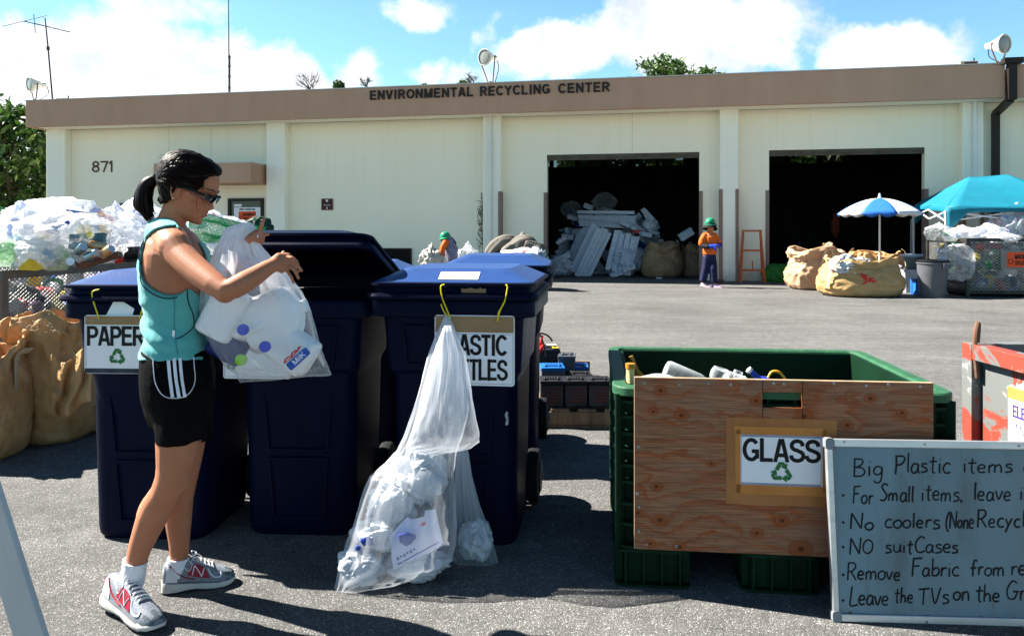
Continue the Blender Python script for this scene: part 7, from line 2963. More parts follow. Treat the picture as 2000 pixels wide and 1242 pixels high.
# ================================================================== woven sacks
def sack(label, loc, rx, ry, h, seed, mats, collar=.18, lean=(0, 0), group='tan woven bulk sacks', rz=0.0, straps=2, fold=.10, wide=.10, inner=None, red=None, slump=0.0):
    r = empty('bulk_sack', loc, rz)
    tag(r, label, 'bulk sack', group)
    n = 120
    so = seed * 5.3

    def ring(t, z, s, amp, extra=0):
        out_ = []
        for j in range(n):
            a = 2 * math.pi * j / n
            ca, sa = math.cos(a), math.sin(a)
            e = .75
            zz_ = z / max(h, .3)
            w1_ = noise.noise(Vector((ca * 2 + so, sa * 2, zz_ * 2.5)))
            f = 1 + amp * .9 * noise.noise(Vector((ca * 1.6 + so, sa * 1.6, zz_ * 2.2)))
            f += amp * .75 * (.5 - 1.6 * abs(noise.noise(Vector((ca * 3 + so + zz_, sa * 3 + 2, zz_ * 4.5)))))
            f += amp * .6 * (.35 - 1.4 * abs(noise.noise(Vector((ca * 2.2 + so, sa * 2.2, zz_ * 9 + w1_ * 2)))))
            f += amp * .4 * (.35 - 1.4 * abs(noise.noise(Vector((ca * 7 + w1_ * 2, sa * 7 + so, zz_ * 9)))))
            x = rx * s * math.copysign(abs(ca) ** e, ca) * f
            y = ry * s * math.copysign(abs(sa) ** e, sa) * f
            zz = z + extra * noise.noise(Vector((ca * 1.3 + so * 2, sa * 1.3, 3))) * h
            zz += slump * h * t * ca
            out_.append(Vector((x + lean[0] * t, y + lean[1] * t, max(.003, zz))))
        return out_
    prof = [(0, .80), (.04, .93), (.10, 1.0), (.2, 1.05), (.3, 1.07), (.4, 1.06), (.5, 1.03), (.6, .99), (.68, .94), (.75, .92)]
    top = [(.82, .95 + wide), (.90, .98 + wide), (.97, .97 + wide * .8), (1.0, .93 + wide * .7), (.985, .89 + wide * .6), (.90, .84), (.80, .78)]
    full = prof + top
    rings = []
    for i_ in range(len(full) - 1):
        for q_ in range(4):
            t_ = q_ / 4
            tt_ = full[i_][0] * (1 - t_) + full[i_ + 1][0] * t_
            ss_ = full[i_][1] * (1 - t_) + full[i_ + 1][1] * t_
            intop = i_ >= len(prof) - 1
            rings.append(ring(tt_, tt_ * h, ss_, fold * (.4 if tt_ < .04 else .6 + tt_ * .5) * (1.25 if intop else 1), .20 * max(0, min(1, (tt_ - .3) / .5))))
    rings.append(ring(top[-1][0], top[-1][0] * h, top[-1][1], fold * 1.35, .20))
    m = MB()
    m.loft(rings, True, True, False)
    b = m.build('sack_body', mats[0], r, True, 0)
    m = MB()
    last = ring(.80, .80 * h, .775, fold * 1.35, .20)
    c = sum(last, Vector()) / n
    m.add(last + [c + Vector((0, 0, .05 * h))], [(j, (j + 1) % n, n) for j in range(n)])
    m.build('opening', mats[1], r, True, 0)
    for q in range(straps):
        a0 = .6 + q * 2.4 + seed
        m = MB()
        pts = []
        for i, (t, s) in enumerate([(.25, 1.10), (.55, 1.09), (.80, 1.08), (1.02, 1.05), (1.10, .95), (1.0, 1.06), (.75, 1.14)]):
            a = a0 + .05 * i
            z = t * h
            pts.append(Vector((rx * s * math.copysign(abs(math.cos(a)) ** .75, math.cos(a)) * 1.05 + lean[0] * t, ry * s * math.copysign(abs(math.sin(a)) ** .75, math.sin(a)) * 1.05 + lean[1] * t, z)))
        m.tube(catmull(pts, 5), [(.004, .03)] * len(catmull(pts, 5)), 6, flat=(math.cos(a0), math.sin(a0), .1))
        m.build('carry_strap', M_sackstrap, r)
    if red:
        a = math.pi * 1.5
        u0, v0, s_ = red
        m = MB()
        rnd = random.Random(seed)
        tr = BVHTree.FromPolygons([v.co.copy() for v in b.data.vertices], [tuple(p.vertices) for p in b.data.polygons])
        for i in range(11):
            st = []
            x, z = u0 + rnd.uniform(-.07, .05) * s_, v0 + rnd.uniform(-.035, .035) * s_
            an_ = i * 1.9
            dx, dz = .085 * math.cos(an_) * s_, .05 * math.sin(an_) * s_
            for q in range(5):
                h_ = tr.ray_cast(Vector((x + dx * q / 4, -5, z + dz * q / 4)), Vector((0, 1, 0)))
                if h_[0] is not None:
                    st.append(h_[0] + Vector((0, -.004, 0)))
            if len(st) > 2:
                m.tube(st, [(.002, .017)] * len(st), 5, flat=(0, 1, 0))
        m.build('red_marking', M_red, r)
    return r


s1_ = G(85, 868)
sack('tan sack with frayed open top between the left cage and the paper cart', (P(100, 868, 5.3).x, 5.3, 0), .27, .26, .82, 1, (M_gold, M_gold_in), lean=(.0, 0), fold=.16, wide=-.02, straps=0)
sack('low slumped tan sack pushed against the left side of the paper cart', (P(178, 868, 5.55).x, 5.6, 0), .26, .26, .50, 8, (M_gold, M_gold_in), fold=.14, wide=-.1, straps=0)
sack('tan sack cut off by the left edge of the photo', (P(-48, 868, 4.75).x, 4.85, 0), .20, .26, .70, 2, (M_gold, M_gold_in), fold=.13, wide=-.12, straps=0)
# torn flap and loose strap hanging on the frayed sack
m = MB()
fo = Vector((P(98, 868, 5.15).x, 5.3, 0))


def flapfn(a, b):
    x = 100 + (178 - 100) * a
    y = 692 + (800 - 692) * b + 16 * math.sin(a * 5)
    return P(x, y, 4.95 - .06 * b + .028 * math.sin(a * 13 + b * 5 + 2 * noise.noise(Vector((a * 3, b * 3, 7)))) + .03 * noise.noise(Vector((a * 4, b * 3, 1)))) - fo


m.grid(flapfn, 44, 30)
o = m.build('torn_flap', M_gold, None, True, 0, solid=.004)
o.location = fo
sk1 = [x for x in COL.objects if x.name.startswith('bulk_sack') and x.type == 'EMPTY'][0]
o.parent = sk1
o.matrix_parent_inverse = Matrix.Translation(-sk1.location)
m = MB()
pts = catmull([P(86, 684, 4.96), P(68, 687, 4.88), P(58, 706, 4.86), (P(60, 760, 4.86)), P(72, 812, 4.90)], 6)
pts = [p - fo for p in pts]
m.tube(pts, [(.004, .03)] * len(pts), 6, flat=(0, 1, 0))
o = m.build('loose_strap', M_sackstrap, sk1)
m = MB()
rnd = random.Random(9)
for i in range(40):
    a = rnd.uniform(0, 1)
    x, y = 60 + a * 90, 628 + 24 * a + rnd.uniform(-8, 10)
    p = P(x, y, 5.02) - fo
    q = p + Vector((rnd.uniform(-.05, .07), -.02, rnd.uniform(-.04, .05)))
    m.tube(catmull([p, (p + q) / 2 + Vector((0, -.01, .015)), q], 3), .0014, 3)
m.build('frayed_threads', M_sackstrap, sk1)
# ================================================================== far right group
def px_len(n, Z):
    return n / F * Z


# parasol
Zu = 17.3
ub_ = P(1718, 450, Zu)
um = empty('parasol', (ub_.x, ub_.y, 0))
tag(um, 'blue and white parasol on a pole over the tan sacks', 'parasol')
m = MB()
m.tube([(0, 0, 0), (0, 0, 2.16)], .021, 10)
m.build('pole', pm('white_metal', (.62, .62, .62), None, 4, .4), um)
m = MB()
m.lathe((0, 0, 2.10), [(.03, 0), (.035, .03), (.02, .10), (.008, .12)], 12)
m.build('finial', M_white, um)
M_pw = pm('white_canvas', (.60, .61, .64), (.55, .56, .59), 5, .7)
M_pb = pm('blue_canvas', (.02, .13, .50), (.016, .11, .43), 5, .7)
for g_ in range(8):
    a0 = -math.pi / 2 - R_(25) - math.pi / 8 + g_ * math.pi / 4
    m = MB()

    def gore(u, v):
        a = a0 + u * math.pi / 4
        sag = 1 - .035 * math.sin(math.pi * u) * v
        rr = .90 * v * sag
        z = 2.11 - .34 * (v ** 1.9) - .03 * math.sin(math.pi * u) * 0
        return Vector((rr * math.cos(a), rr * math.sin(a), z))
    m.grid(gore, 10, 12)
    p0 = [gore(i / 10, 1) for i in range(11)]
    m.loft([p0, [p + Vector((-p.x * .03, -p.y * .03, -.055 + .02 * math.cos(i * math.pi / 2.5))) for i, p in enumerate(p0)]], False, False, False)
    m.build('canopy_panel', M_pb if g_ % 2 == 0 else M_pw, um, True, 0, solid=.003)
for g_ in range(8):
    a = -math.pi / 2 - R_(25) + math.pi / 8 + g_ * math.pi / 4
    m = MB()
    m.tube([(0, 0, 1.93), (.88 * math.cos(a), .88 * math.sin(a), 1.765)], .006, 5)
    m.build('rib', MATS['white_metal'], um)

# tan sacks
M_goldfar = pm('woven_gold_sack', (.45, .29, .13), (.36, .22, .09), 2.4, .6, .3, 30, c3=(.50, .345, .18), s3=1.2)
M_goldin2 = pm('woven_gold_sack_inside', (.40, .25, .11), (.33, .20, .09), 3, .7)
sack('squat tan sack with red paint marks under the parasol, nearest the camera', (P(1681, 450, 16.75).x, 16.8, 0), .80, .62, .78, 3, (M_goldfar, M_goldin2), fold=.09, wide=-.10, red=(-.12, .40, 1.9), slump=-.03)
sack('tall tan sack with a folded pale collar left of the parasol', (P(1594, 450, 18.6).x, 18.7, 0), .60, .55, .98, 4, (pm('woven_peach_sack', (.47, .29, .18), (.39, .23, .135), 2.4, .65, .3, 30), M_goldin2), fold=.11, wide=.04)
sack('shaded tan sack behind the parasol pole', (P(1705, 450, 18.9).x, 18.9, 0), .62, .5, .86, 5, (M_gold, M_goldin2), fold=.12, wide=-.05)
o = blob('silver_bag', P(1652, 520, 16.5), (.28, .25, .20), pm('silver_white_film', (.55, .56, .60), (.42, .43, .47), 6, .4, .5, 18), 41, .2, .0, None, 5, None, 1.3, None, .25, 1.3)
tag(o, 'crumpled silver white bag bulging out of the squat tan sack', 'bag')
o = blob('silver_bag', P(1682, 517, 16.9), (.20, .2, .14), MATS['silver_white_film'], 43, .2, .0, None, 5, None, 1.3, None, 0, 1.3)
tag(o, 'smaller silver bag beside the parasol pole in the squat sack', 'bag')
o = blob('silver_bag', P(1742, 528, 18.2), (.25, .2, .15), MATS['silver_white_film'], 44, .2, .0, None, 5, None, 1.3, None, 0, 1.3)
tag(o, 'whitish bag lying right of the parasol pole behind the squat sack', 'bag')

# grey bin, bucket stack, blue crate
M_greybin = pm('grey_bin_plastic', (.105, .11, .12), (.085, .09, .098), 4, .5, .15, 40)
gb = G(1836, 583)
r = empty('round_bin', (gb.x, gb.y + .29, 0))
tag(r, 'dark grey round bin with a black liner in front of the right cage', 'bin')
m = MB()
m.lathe((0, 0, 0), [(.235, 0), (.245, .02), (.30, .70), (.318, .705), (.318, .76), (.30, .765), (.285, .70), (.23, .05)], 32)
m.build('bin_body', M_greybin, r, True, 40)
m = MB()
m.lathe((0, 0, 0), [(.321, .735), (.325, .77), (.305, .785), (.285, .74), (.25, .5)], 32, caps=False)
m.build('black_liner', M_black, r, True)
for sg_ in (1,):
    m = MB()
    m.bx(.04, .20, -.36, -.315, .61, .72)
    m.build('side_handle', M_greybin, r, False, bevel=.01)
b_ = P(1790, 572, 17.5)
r = empty('square_bucket', (b_.x, b_.y + .2, 0), R_(-8))
tag(r, 'whitish square tub behind the blue crate and grey bin', 'tub')
m = MB()
m.loft([[Vector((x, y, z)) for x, y in rrect(-w_, w_, -w_ * .8, w_ * .8, .04, 3)] for z, w_ in ((0, .20), (.48, .235), (.485, .25), (.51, .25), (.51, .23), (.3, .21))])
m.build('tub_body', pm('scuffed_white_plastic', (.52, .53, .56), (.40, .41, .44), 6, .5), r, True, 40)
for i, (z, mt, lab) in enumerate(((.515, M_greybin, 'dark round bucket resting on the square tub'), (.66, pm('pale_blue_plastic', (.36, .44, .52), (.30, .38, .46), 5, .45), 'pale blue round bucket nested on top of the dark bucket'))):
    q = empty('round_bucket', (b_.x, b_.y + .2, z))
    tag(q, lab, 'bucket')
    m = MB()
    m.lathe((0, 0, 0), [(.17, 0), (.215, .26 if i == 0 else .17), (.228, .262 if i == 0 else .172), (.228, .29 if i == 0 else .2), (.21, .29 if i == 0 else .2), (.18, .15)], 26)
    m.build('bucket_body', mt, q, True, 40)
b_ = P(1801, 577, 16.9)
r = empty('bottle_crate', (b_.x, b_.y + .15, 0), R_(-5))
tag(r, 'small blue plastic crate between the white tub and the grey bin', 'crate')
m = MB()
for (a, b, c_, d) in ((-.12, .12, -.14, -.12), (-.12, .12, .12, .14), (-.12, -.10, -.12, .12), (.10, .12, -.12, .12)):
    if b - a > .2 and c_ < 0:
        m.bx(a, -.06, c_, d, 0, .34)
        m.bx(.06, b, c_, d, 0, .34)
        m.bx(-.06, .06, c_, d, 0, .07)
        m.bx(-.06, .06, c_, d, .22, .34)
    else:
        m.bx(a, b, c_, d, 0, .34)
m.bx(-.10, .10, -.12, .12, .0, .02)
m.build('crate_body', pm('bright_blue_plastic', (.02, .14, .52), (.016, .12, .45), 5, .4), r, False, bevel=.004)
m = MB()
m.lathe((-.0, -.142, .2), [(.045, 0), (.045, .004)], 14, (0, -1, 0))
m.build('round_emblem', M_pw, r)

# right mesh cage
RC = Vector((9.60, 16.45, 0))
rux, ruy = Vector((1, -.12, 0)), Vector((.03, 1, 0))
cageR, _, _ = cage('right mesh cage heaped with clear bags under the blue canopy', RC, rux, ruy, 3.2, 1.65, 1.2, (.10, .06), .07, (M_dsteel, M_dsteel, M_steel), .011)
heap('caged_trash', 'mixed plastic filling the right mesh cage', RC, rux, ruy, 3.2, 1.65, .2, 1.1, 240, 9, (.1, .22))
for i, (x, y, Z, rx_, rz_, mt, lab) in enumerate(((1835, 456, 17.4, .26, .20, M_tr4, 'small clear bag on the back left corner of the right cage'), (1880, 460, 17.0, .42, .17, M_tr1, 'long white bag on the left of the right cage heap'), (1930, 458, 16.9, .40, .20, M_tr2, 'blue spotted bag in the middle of the right cage heap'),
                                             (1984, 445, 17.2, .56, .40, M_tr2, 'largest bulging white bag on the right cage, under the canopy front'), (1958, 466, 16.6, .3, .12, M_tr1, 'flat white bag at the front rim of the right cage'))):
    o = blob('trash_bag', P(x, y, Z), (rx_, .32, rz_), mt, 60 + i, .16, .06, None, 5, None, 1.5, -.75, .2, .5)
    tag(o, lab, 'trash bag', 'clear bags heaped on the right cage')
hb2 = P(1868, 512, 16.25)
o = blob('hanging_bag', hb2, (.38, .10, .34), M_tr4, 71, .22, .10, None, 4, Matrix.Rotation(R_(35), 3, 'Y'), 1.1)
tag(o, 'clear bag tied to the corner post of the right cage', 'plastic bag')
mx = rux.normalized()
SPc = Pl(RC, mx, (0, 0, 1))
for q in ((1955, 526, 2030, 489, .055, .050, MATS['box_grey_126'], None), ):
    a, b = SPc.px(q[0], q[1], .05)
    c_, d = SPc.px(q[2], q[3], .05)
    m = MB()
    m.rect(SPc, a, b, c_, d, .04, .05)
    pn = m.build('sign_panel', MATS['box_grey_126'], None, False)
    tag(pn, 'grey panel with an orange company sign on the right cage front', 'sign')
    a, b = SPc.px(1967, 522, .055)
    c_, d = SPc.px(2026, 493, .055)
    m = MB()
    m.rect(SPc, a, b, c_, d, .05, .055)
    og = m.build('orange_plate', M_orsign, pn, False)
    m = MB()
    a, b = SPc.px(1982, 506, .057)
    c_, d = SPc.px(2024, 497, .057)
    put_text(m, SPc, 'MAKIMINATO', a, b, c_, d, .057)
    a, b = SPc.px(1982, 518, .057)
    c_, d = SPc.px(2024, 509, .057)
    put_text(m, SPc, 'SHOJI CO.,LTD', a, b, c_, d, .057)
    u, v = SPc.px(1974, 511, .057)
    m.lathe(SPc.at(u, v, .055), [(.055, 0), (.055, .002)], 18, SPc.n)
    m.build('lettering', M_black, og, False)
    m = MB()
    m.lathe(SPc.at(u, v, .0575), [(.042, 0), (.042, .002)], 18, SPc.n)
    m.lathe(SPc.at(u, v, .060), [(.012, 0), (.012, .002)], 12, SPc.n)
    m.build('emblem', M_orsign, og, False)
# orange cone pole by the cage
b_ = P(1816, 520, 18.4)
r = empty('traffic_cone', (b_.x, b_.y, 0))
tag(r, 'orange traffic cone squeezed beside the right cage, behind the buckets', 'cone')
m = MB()
m.lathe((0, 0, 0), [(.17, .03), (.15, .05), (.09, .6), (.035, 1.15), (.02, 1.17)], 18)
m.build('cone_body', pm('orange_plastic', (.72, .11, .015), None, 5, .45), r)
m = MB()
m.bx(-.2, .2, -.2, .2, 0, .035)
m.build('base_plate', MATS['orange_plastic'], r, False, bevel=.01)

# blue canopy tent
ct = empty('canopy_tent', (P(1850, 450, 17.2).x, 17.2, 0))
tag(ct, 'turquoise pop-up canopy tent over the right cage', 'canopy tent')
off = Vector(ct.location)
A_ = P(1850, 406, 17.2) - off
B_ = P(1786, 400, 20.0) - off
C_ = A_ + Vector((3.0, -.55, 0))
D_ = B_ + (C_ - A_)
E_ = P(1891, 346, 18.9) - off
F_ = P(1968, 341, 18.3) - off
M_turq = pm('turquoise_canvas', (.007, .15, .215), (.006, .13, .19), 3, .6, .15, 30)


def quad(mb, p, q, r_, s, sag=.05, n=12):
    def f(u, v):
        b = (p * (1 - u) + q * u) * (1 - v) + (s * (1 - u) + r_ * u) * v
        k_ = math.sin(math.pi * u) * (1 - v) * .8
        return b + Vector((0, 0, -sag * math.sin(math.pi * u) * math.sin(math.pi * min(1, v * .9 + .05)) - k_ * .0 + .035 * noise.noise(b * 1.6) * math.sin(math.pi * u) * (1.2 - v)))
    mb.grid(f, n, n)


m = MB()
quad(m, A_, C_, F_, E_)
quad(m, B_, A_, E_, E_)
quad(m, C_, D_, F_, F_)
quad(m, D_, B_, E_, F_)
m.build('roof_fabric', M_turq, ct, True, 0, solid=.004)
for a, b in ((A_, C_), (B_, A_), (C_, D_), (D_, B_)):
    m = MB()

    def val(u, v):
        p = a * (1 - u) + b * u
        drop = .10 + .42 * max(0, abs(u - .5) * 2 - .72) / .28
        return p + Vector((0, 0, -v * drop)) + Vector((.01 * math.sin(u * 20), -.01 * math.sin(u * 17), 0)) * v
    m.grid(val, 36, 4)
    m.build('valance', M_turq, ct, True, 0, solid=.004)
for p in (A_, B_, C_, D_):
    m = MB()
    m.bx(p.x - .018, p.x + .018, p.y - .018 + .05, p.y + .018 + .05, .01 - 0, p.z - .06)
    m.bx(p.x - .05, p.x + .05, p.y, p.y + .1, 0, .01)
    m.build('leg', MATS['white_metal'], ct, False)
for a, b in ((A_, C_), (B_, A_), (C_, D_), (D_, B_)):
    m = MB()
    nseg = 2
    for i in range(nseg):
        p0 = a * (1 - i / nseg) + b * (i / nseg)
        p1 = a * (1 - (i + 1) / nseg) + b * ((i + 1) / nseg)
        z0, z1 = (-.08, -.30) if i % 2 == 0 else (-.30, -.08)
        m.bar(p0 + Vector((.02, .06, z0)), p1 + Vector((.02, .06, z1)), .02, .03)
        m.bar(p0 + Vector((.02, .085, z1)), p1 + Vector((.02, .085, z0)), .02, .03)
    m.build('truss', MATS['white_metal'], ct, False)

# orange trestle by the door
Zt = 21.0
tb_ = P(1469, 450, Zt)
r = empty('trestle', (tb_.x, tb_.y, 0), -TH)
tag(r, 'rusty orange steel trestle standing against the wall between the bays', 'trestle')
M_orange = pm('rusty_orange_paint', (.48, .11, .03), (.36, .085, .03), 8, .6, .2, 60)
zt = CH - (451 - HY) / F * Zt
m = MB()
wt, wb = px_len(16, Zt), px_len(23, Zt)
for s_ in (-1, 1):
    m = MB()
    m.bar((s_ * wt, .10, zt), (s_ * wb, -.14, 0.0), .05, .04)
    m.build('leg', M_orange, r, False)
    m = MB()
    m.bar((s_ * wt, .12, zt), (s_ * wb, .42, 0.0), .05, .04)
    m.build('leg', M_orange, r, False)
for f_, nm in ((1.0, 'top_bar'), (.62, 'cross_bar'), (.24, 'cross_bar')):
    w_ = wb + (wt - wb) * f_
    m = MB()
    m.bar((-w_ - (.04 if f_ == 1 else 0), -.14 + .24 * f_ - .022, zt * f_), (w_ + (.04 if f_ == 1 else 0), -.14 + .24 * f_ - .022, zt * f_), .03, .05)
    m.build(nm, M_orange, r, False)
m = MB()
m.bar((0, -.105, zt * .26), (0, -.06, zt * .42), .03, .03)
m.build('peg', M_orange, r, False)
# broom leaning by the pillar
q0, q1 = P(1403, 455, 20.6), P(1401, 545, 20.6)
q1.z = .06
m = MB()
m.tube([q1, q0], .02, 8)
br_ = m.build('broom', pm('pale_wood', (.45, .38, .25), None, 5, .7))
tag(br_, 'broom with a pale handle leaning by the pillar behind the walking worker', 'broom')
m = MB()
m.bx(q1.x - .16, q1.x + .16, q1.y - .05, q1.y + .05, 0, .10)
m.build('bristles', M_bark, br_, False)
# green net heap in the right doorway
o = blob('green_net_heap', P(1520, 535, 21.4), (.38, .3, .27), pm('green_net_cloth', (.03, .20, .03), (.02, .14, .02), 8, .7, .5, 30), 51, .3, .2, None, 4)
o.location.z = .18
tag(o, 'crumpled green net lying at the left of the right doorway', 'net')
# orange life vest hanging in the dark bay
o = blob('orange_vest', PB.at(*PB.px(1632, 440, -4), -4), (.14, .08, .36), pm('dull_orange_cloth', (.16, .03, .014), None, 5, .7), 52, .2, .1, None, 3)
tag(o, 'dull orange vest hanging inside the dark right bay', 'vest')
m = MB()
u, v = PB.px(1800, 550, -.6)
m.tube([PB.at(PB.px(1768, 550, -.1)[0], 0, .35), PB.at(PB.px(1770, 550, -.1)[0], PB.px(1770, 428, .35)[1], .35)], .022, 8)
o = m.build('standing_pole', M_steel)
tag(o, 'thin grey pole standing at the right edge of the right bay', 'pole')

# ================================================================== foam and sacks inside the left bay
M_foam = pm('white_foam', (.50, .54, .60), (.42, .46, .52), 9, .8, .2, 60)
M_wrap = film('foam_wrap_film', (.6, .66, .72), .015, .22, 7, rough=.12, edge=.12)


def inb(px_, py_, dep):
    """point at depth dep inside the hall seen at that pixel"""
    u, v = PB.px(px_, py_, -dep)
    return PB.at(u, v, -dep)


def foam_bundle(label, a, b, c_, dep, n, seed, th=.11):
    """strips run from pixel line a->b (tops) down by vector c_ (pixels)"""
    rnd = random.Random(seed)
    base = inb(a[0], a[1], dep)
    r = empty('foam_bundle', base)
    tag(r, label, 'foam bundle', 'foam strip bundles in the left bay')
    for i in range(n):
        t = i / max(1, n - 1)
        x0 = a[0] + (b[0] - a[0]) * t
        y0 = a[1] + (b[1] - a[1]) * t + rnd.uniform(-3, 3)
        d_ = dep + rnd.uniform(-.10, .10)
        p = inb(x0, y0, d_)
        q = inb(x0 + c_[0] + rnd.uniform(-3, 3), y0 + c_[1] + rnd.uniform(-4, 4), d_ - .25)
        m = MB()
        wv3 = rnd.uniform(.8, 1.2) * th
        m.bar(p - base, q - base, wv3, .05 + rnd.random() * .05, (-.2, -1, .1))
        m.build('foam_strip', M_foam, r, False, bevel=.008)
    pts = [inb(a[0] - 4, a[1] - 3, dep - .3), inb(b[0] + 4, b[1] - 3, dep - .3), inb(b[0] + c_[0] + 6, b[1] + c_[1] + 3, dep - .45), inb(a[0] + c_[0] - 5, a[1] + c_[1] + 3, dep - .45)]
    m = MB()
    m.grid(lambda u, v: (pts[0] * (1 - u) + pts[1] * u) * (1 - v) + (pts[3] * (1 - u) + pts[2] * u) * v - base + Vector((0, -.12 * math.sin(math.pi * u), .03 * noise.noise(Vector((u * 5, v * 5, seed))))), 18, 18)
    m.build('clear_wrap', M_wrap, r, True, 0)
    return r


foam_bundle('biggest leaning bundle of white foam strips in the left bay', (1160, 440), (1190, 452), (-44, 92), 1.6, 7, 1, .15)
foam_bundle('dim bundle of foam strips at the left of the biggest bundle', (1135, 448), (1150, 445), (-32, 82), 2.1, 6, 2, .12)
foam_bundle('film wrapped foam bundle right of the biggest bundle', (1205, 452), (1245, 462), (-18, 76), 1.5, 8, 3, .14)
foam_bundle('long foam strips lying level on top of the pile', (1128, 416), (1132, 436), (112, 4), 2.6, 5, 4, .12)
foam_bundle('small tilted stack of foam strips right of the pile top', (1255, 408), (1265, 432), (22, 26), 2.8, 5, 5, .14)
rnd = random.Random(12)


def foam_box(label, px_, py_, dep, w_, d_, h_, rot, tilt=0.0, mt=None):
    r = empty('foam_box', inb(px_, py_, dep))
    r.rotation_euler = (tilt, rot, rnd.uniform(-.4, .4))
    tag(r, label, 'foam box', 'foam boxes heaped in the left bay')
    m = MB()
    m.bx(-w_ / 2, w_ / 2, -d_ / 2, d_ / 2, -h_ / 2, h_ / 2 - .05)
    m.build('box_body', mt or M_foam, r, False, bevel=.012)
    m = MB()
    m.bx(-w_ / 2 - .01, w_ / 2 + .01, -d_ / 2 - .01, d_ / 2 + .01, h_ / 2 - .048, h_ / 2)
    m.build('lid', mt or M_foam, r, False, bevel=.012)


foam_box('white foam box tilted on top of the brown sacks', 1340, 458, 1.5, .42, .3, .22, R_(-32))
fx = [(1098, 470, 1.8, 'small foam box in the dim left corner of the pile'), (1110, 462, 2.4, 'foam box half buried at the left of the pile'), (1104, 500, 1.6, 'foam box low in the left corner of the pile'), (1222, 440, 2.2, 'foam block just above the film wrapped bundle'),
      (1246, 448, 2.0, 'foam block with red scraps beside it'), (1262, 460, 1.9, 'foam block touching the brown sack from the left'), (1233, 428, 2.6, 'foam block below the level strips at the right'), (1275, 452, 2.3, 'foam block at the far right of the pile'), (1120, 425, 3.0, 'foam block at the upper left end of the level strips'),
      (1150, 404, 3.2, 'foam sheet block at the very top left of the pile'), (1228, 524, 1.2, 'foam block on the floor in front of the wrapped bundle'), (1205, 534, 1.2, 'foam scrap block on the floor between the bundles')]
for x, y, dp, lab in fx:
    foam_box(lab, x, y, dp, rnd.uniform(.25, .42), rnd.uniform(.2, .35), rnd.uniform(.10, .2), rnd.uniform(-.6, .6), rnd.uniform(-.4, .4))
for x, y, dp, r_, mt, lab in ((1180, 396, 3.2, .36, M_wrap, 'dim clear sack on the top of the foam pile'), (1115, 408, 3.4, .3, M_wrap, 'dim clear sack at the upper left of the foam pile'), (1228, 505, 1.3, .42, M_tr4, 'clear sack of foam scraps in front of the wrapped bundle'), (1095, 520, 1.5, .36, M_tr2, 'bluish clear sack at the left jamb of the left bay'),
                              (1243, 452, 1.9, .16, MATS['pink_red_packet'], 'red scrap on the foam pile'), (1270, 440, 2.4, .22, M_tr1, 'white bag at the right of the foam pile')):
    o = blob('foam_sack' if r_ > .2 else 'red_scrap', inb(x, y, dp), (r_, r_ * .7, r_ * (.75 if r_ > .2 else .3)), mt, x, .2, .0, None, 5, None, 1.2, None, 0, 1.2)
    tag(o, lab, 'sack' if r_ > .2 else 'scrap')
# body of the heap below
m = MB()
rnd = random.Random(21)
for i in range(150):
    x = rnd.uniform(1085, 1290)
    top_ = lerp_table(x, [(1085, 480), (1110, 440), (1150, 405), (1200, 400), (1250, 415), (1290, 470)])[0]
    y = rnd.uniform(top_ + 8, 540)
    dp = 2.2 + (540 - y) / 140 * 1.5 + rnd.uniform(0, .6)
    M = Matrix.Rotation(rnd.uniform(0, 6), 3, Vector((rnd.gauss(0, 1), rnd.gauss(0, 1), rnd.gauss(0, 1))).normalized())
    m.box(inb(x, y, dp), (rnd.uniform(.1, .7), rnd.uniform(.08, .3), rnd.uniform(.05, .2)), M, 0 if rnd.random() < .85 else 1)
o = m.build('foam_heap', [M_foam, M_inner[1]], None, False)
tag(o, 'mass of broken foam pieces underneath the foam bundles', 'foam heap', kind='stuff')
u_ = inb(1292, 530, 1.4)
sack('big brown sack with a dark strap inside the left bay', (u_.x, u_.y, 0), .58, .55, 1.0, 6, (pm('brown_sack', (.26, .17, .10), (.20, .125, .07), 3, .7, .3, 40), M_goldin2), fold=.07, wide=-.22, group='brown sacks in the left bay', straps=1)
u_ = inb(1352, 530, 1.8)
sack('dim brown sack at the right jamb of the left bay', (u_.x, u_.y, 0), .36, .45, .95, 7, (MATS['brown_sack'], M_goldin2), fold=.08, wide=-.2, group='brown sacks in the left bay', straps=1)
m = MB()
p = inb(1287, 538, .3)
m.bx(p.x - .08, p.x + .08, p.y - .05, p.y + .05, .008, .05)
o = m.build('foam_scrap', M_foam, None, False, bevel=.01)
tag(o, 'small white foam scrap on the floor in the left doorway', 'scrap')

# ================================================================== grey tarps by the middle pilaster
M_tarp = pm('grey_brown_tarp', (.16, .145, .12), (.11, .10, .085), 4, .75, .4, 20)


def tarp_roll(label, pts, Z, rad, seed):
    pts = catmull([Vector((x, y, 0)) for x, y in pts], 6)
    m = MB()
    n = 30
    rings = []
    for i, p in enumerate(pts):
        t = i / (len(pts) - 1)
        c = P(p.x, p.y, Z)
        d_ = (pts[min(i + 1, len(pts) - 1)] - pts[max(i - 1, 0)])
        ax = Vector((d_.x, 0, -d_.y)).normalized()
        up = Vector((-ax.z, 0, ax.x))
        r_ = rad * (.45 + .55 * math.sin(math.pi * min(1, .12 + t * .8)))
        ring = []
        for j in range(n):
            a = 2 * math.pi * j / n
            f_ = 1 + .28 * noise.noise(Vector((math.cos(a) * 1.2 + seed, math.sin(a) * 1.2, t * 2.4))) + .20 * (1 - 2.6 * abs(noise.noise(Vector((math.cos(a) * 2.2 + seed, math.sin(a) * 2.2, t * 1.6 + 4)))))
            ring.append(c + up * (r_ * f_ * math.cos(a)) + Vector((0, 1, 0)) * (r_ * f_ * .9 * math.sin(a)))
        rings.append(ring)
    m.loft(rings)
    o = m.build('tarp', M_tarp, None, True, 0)
    tag(o, label, 'tarp', 'grey tarps heaped by the middle pilaster')


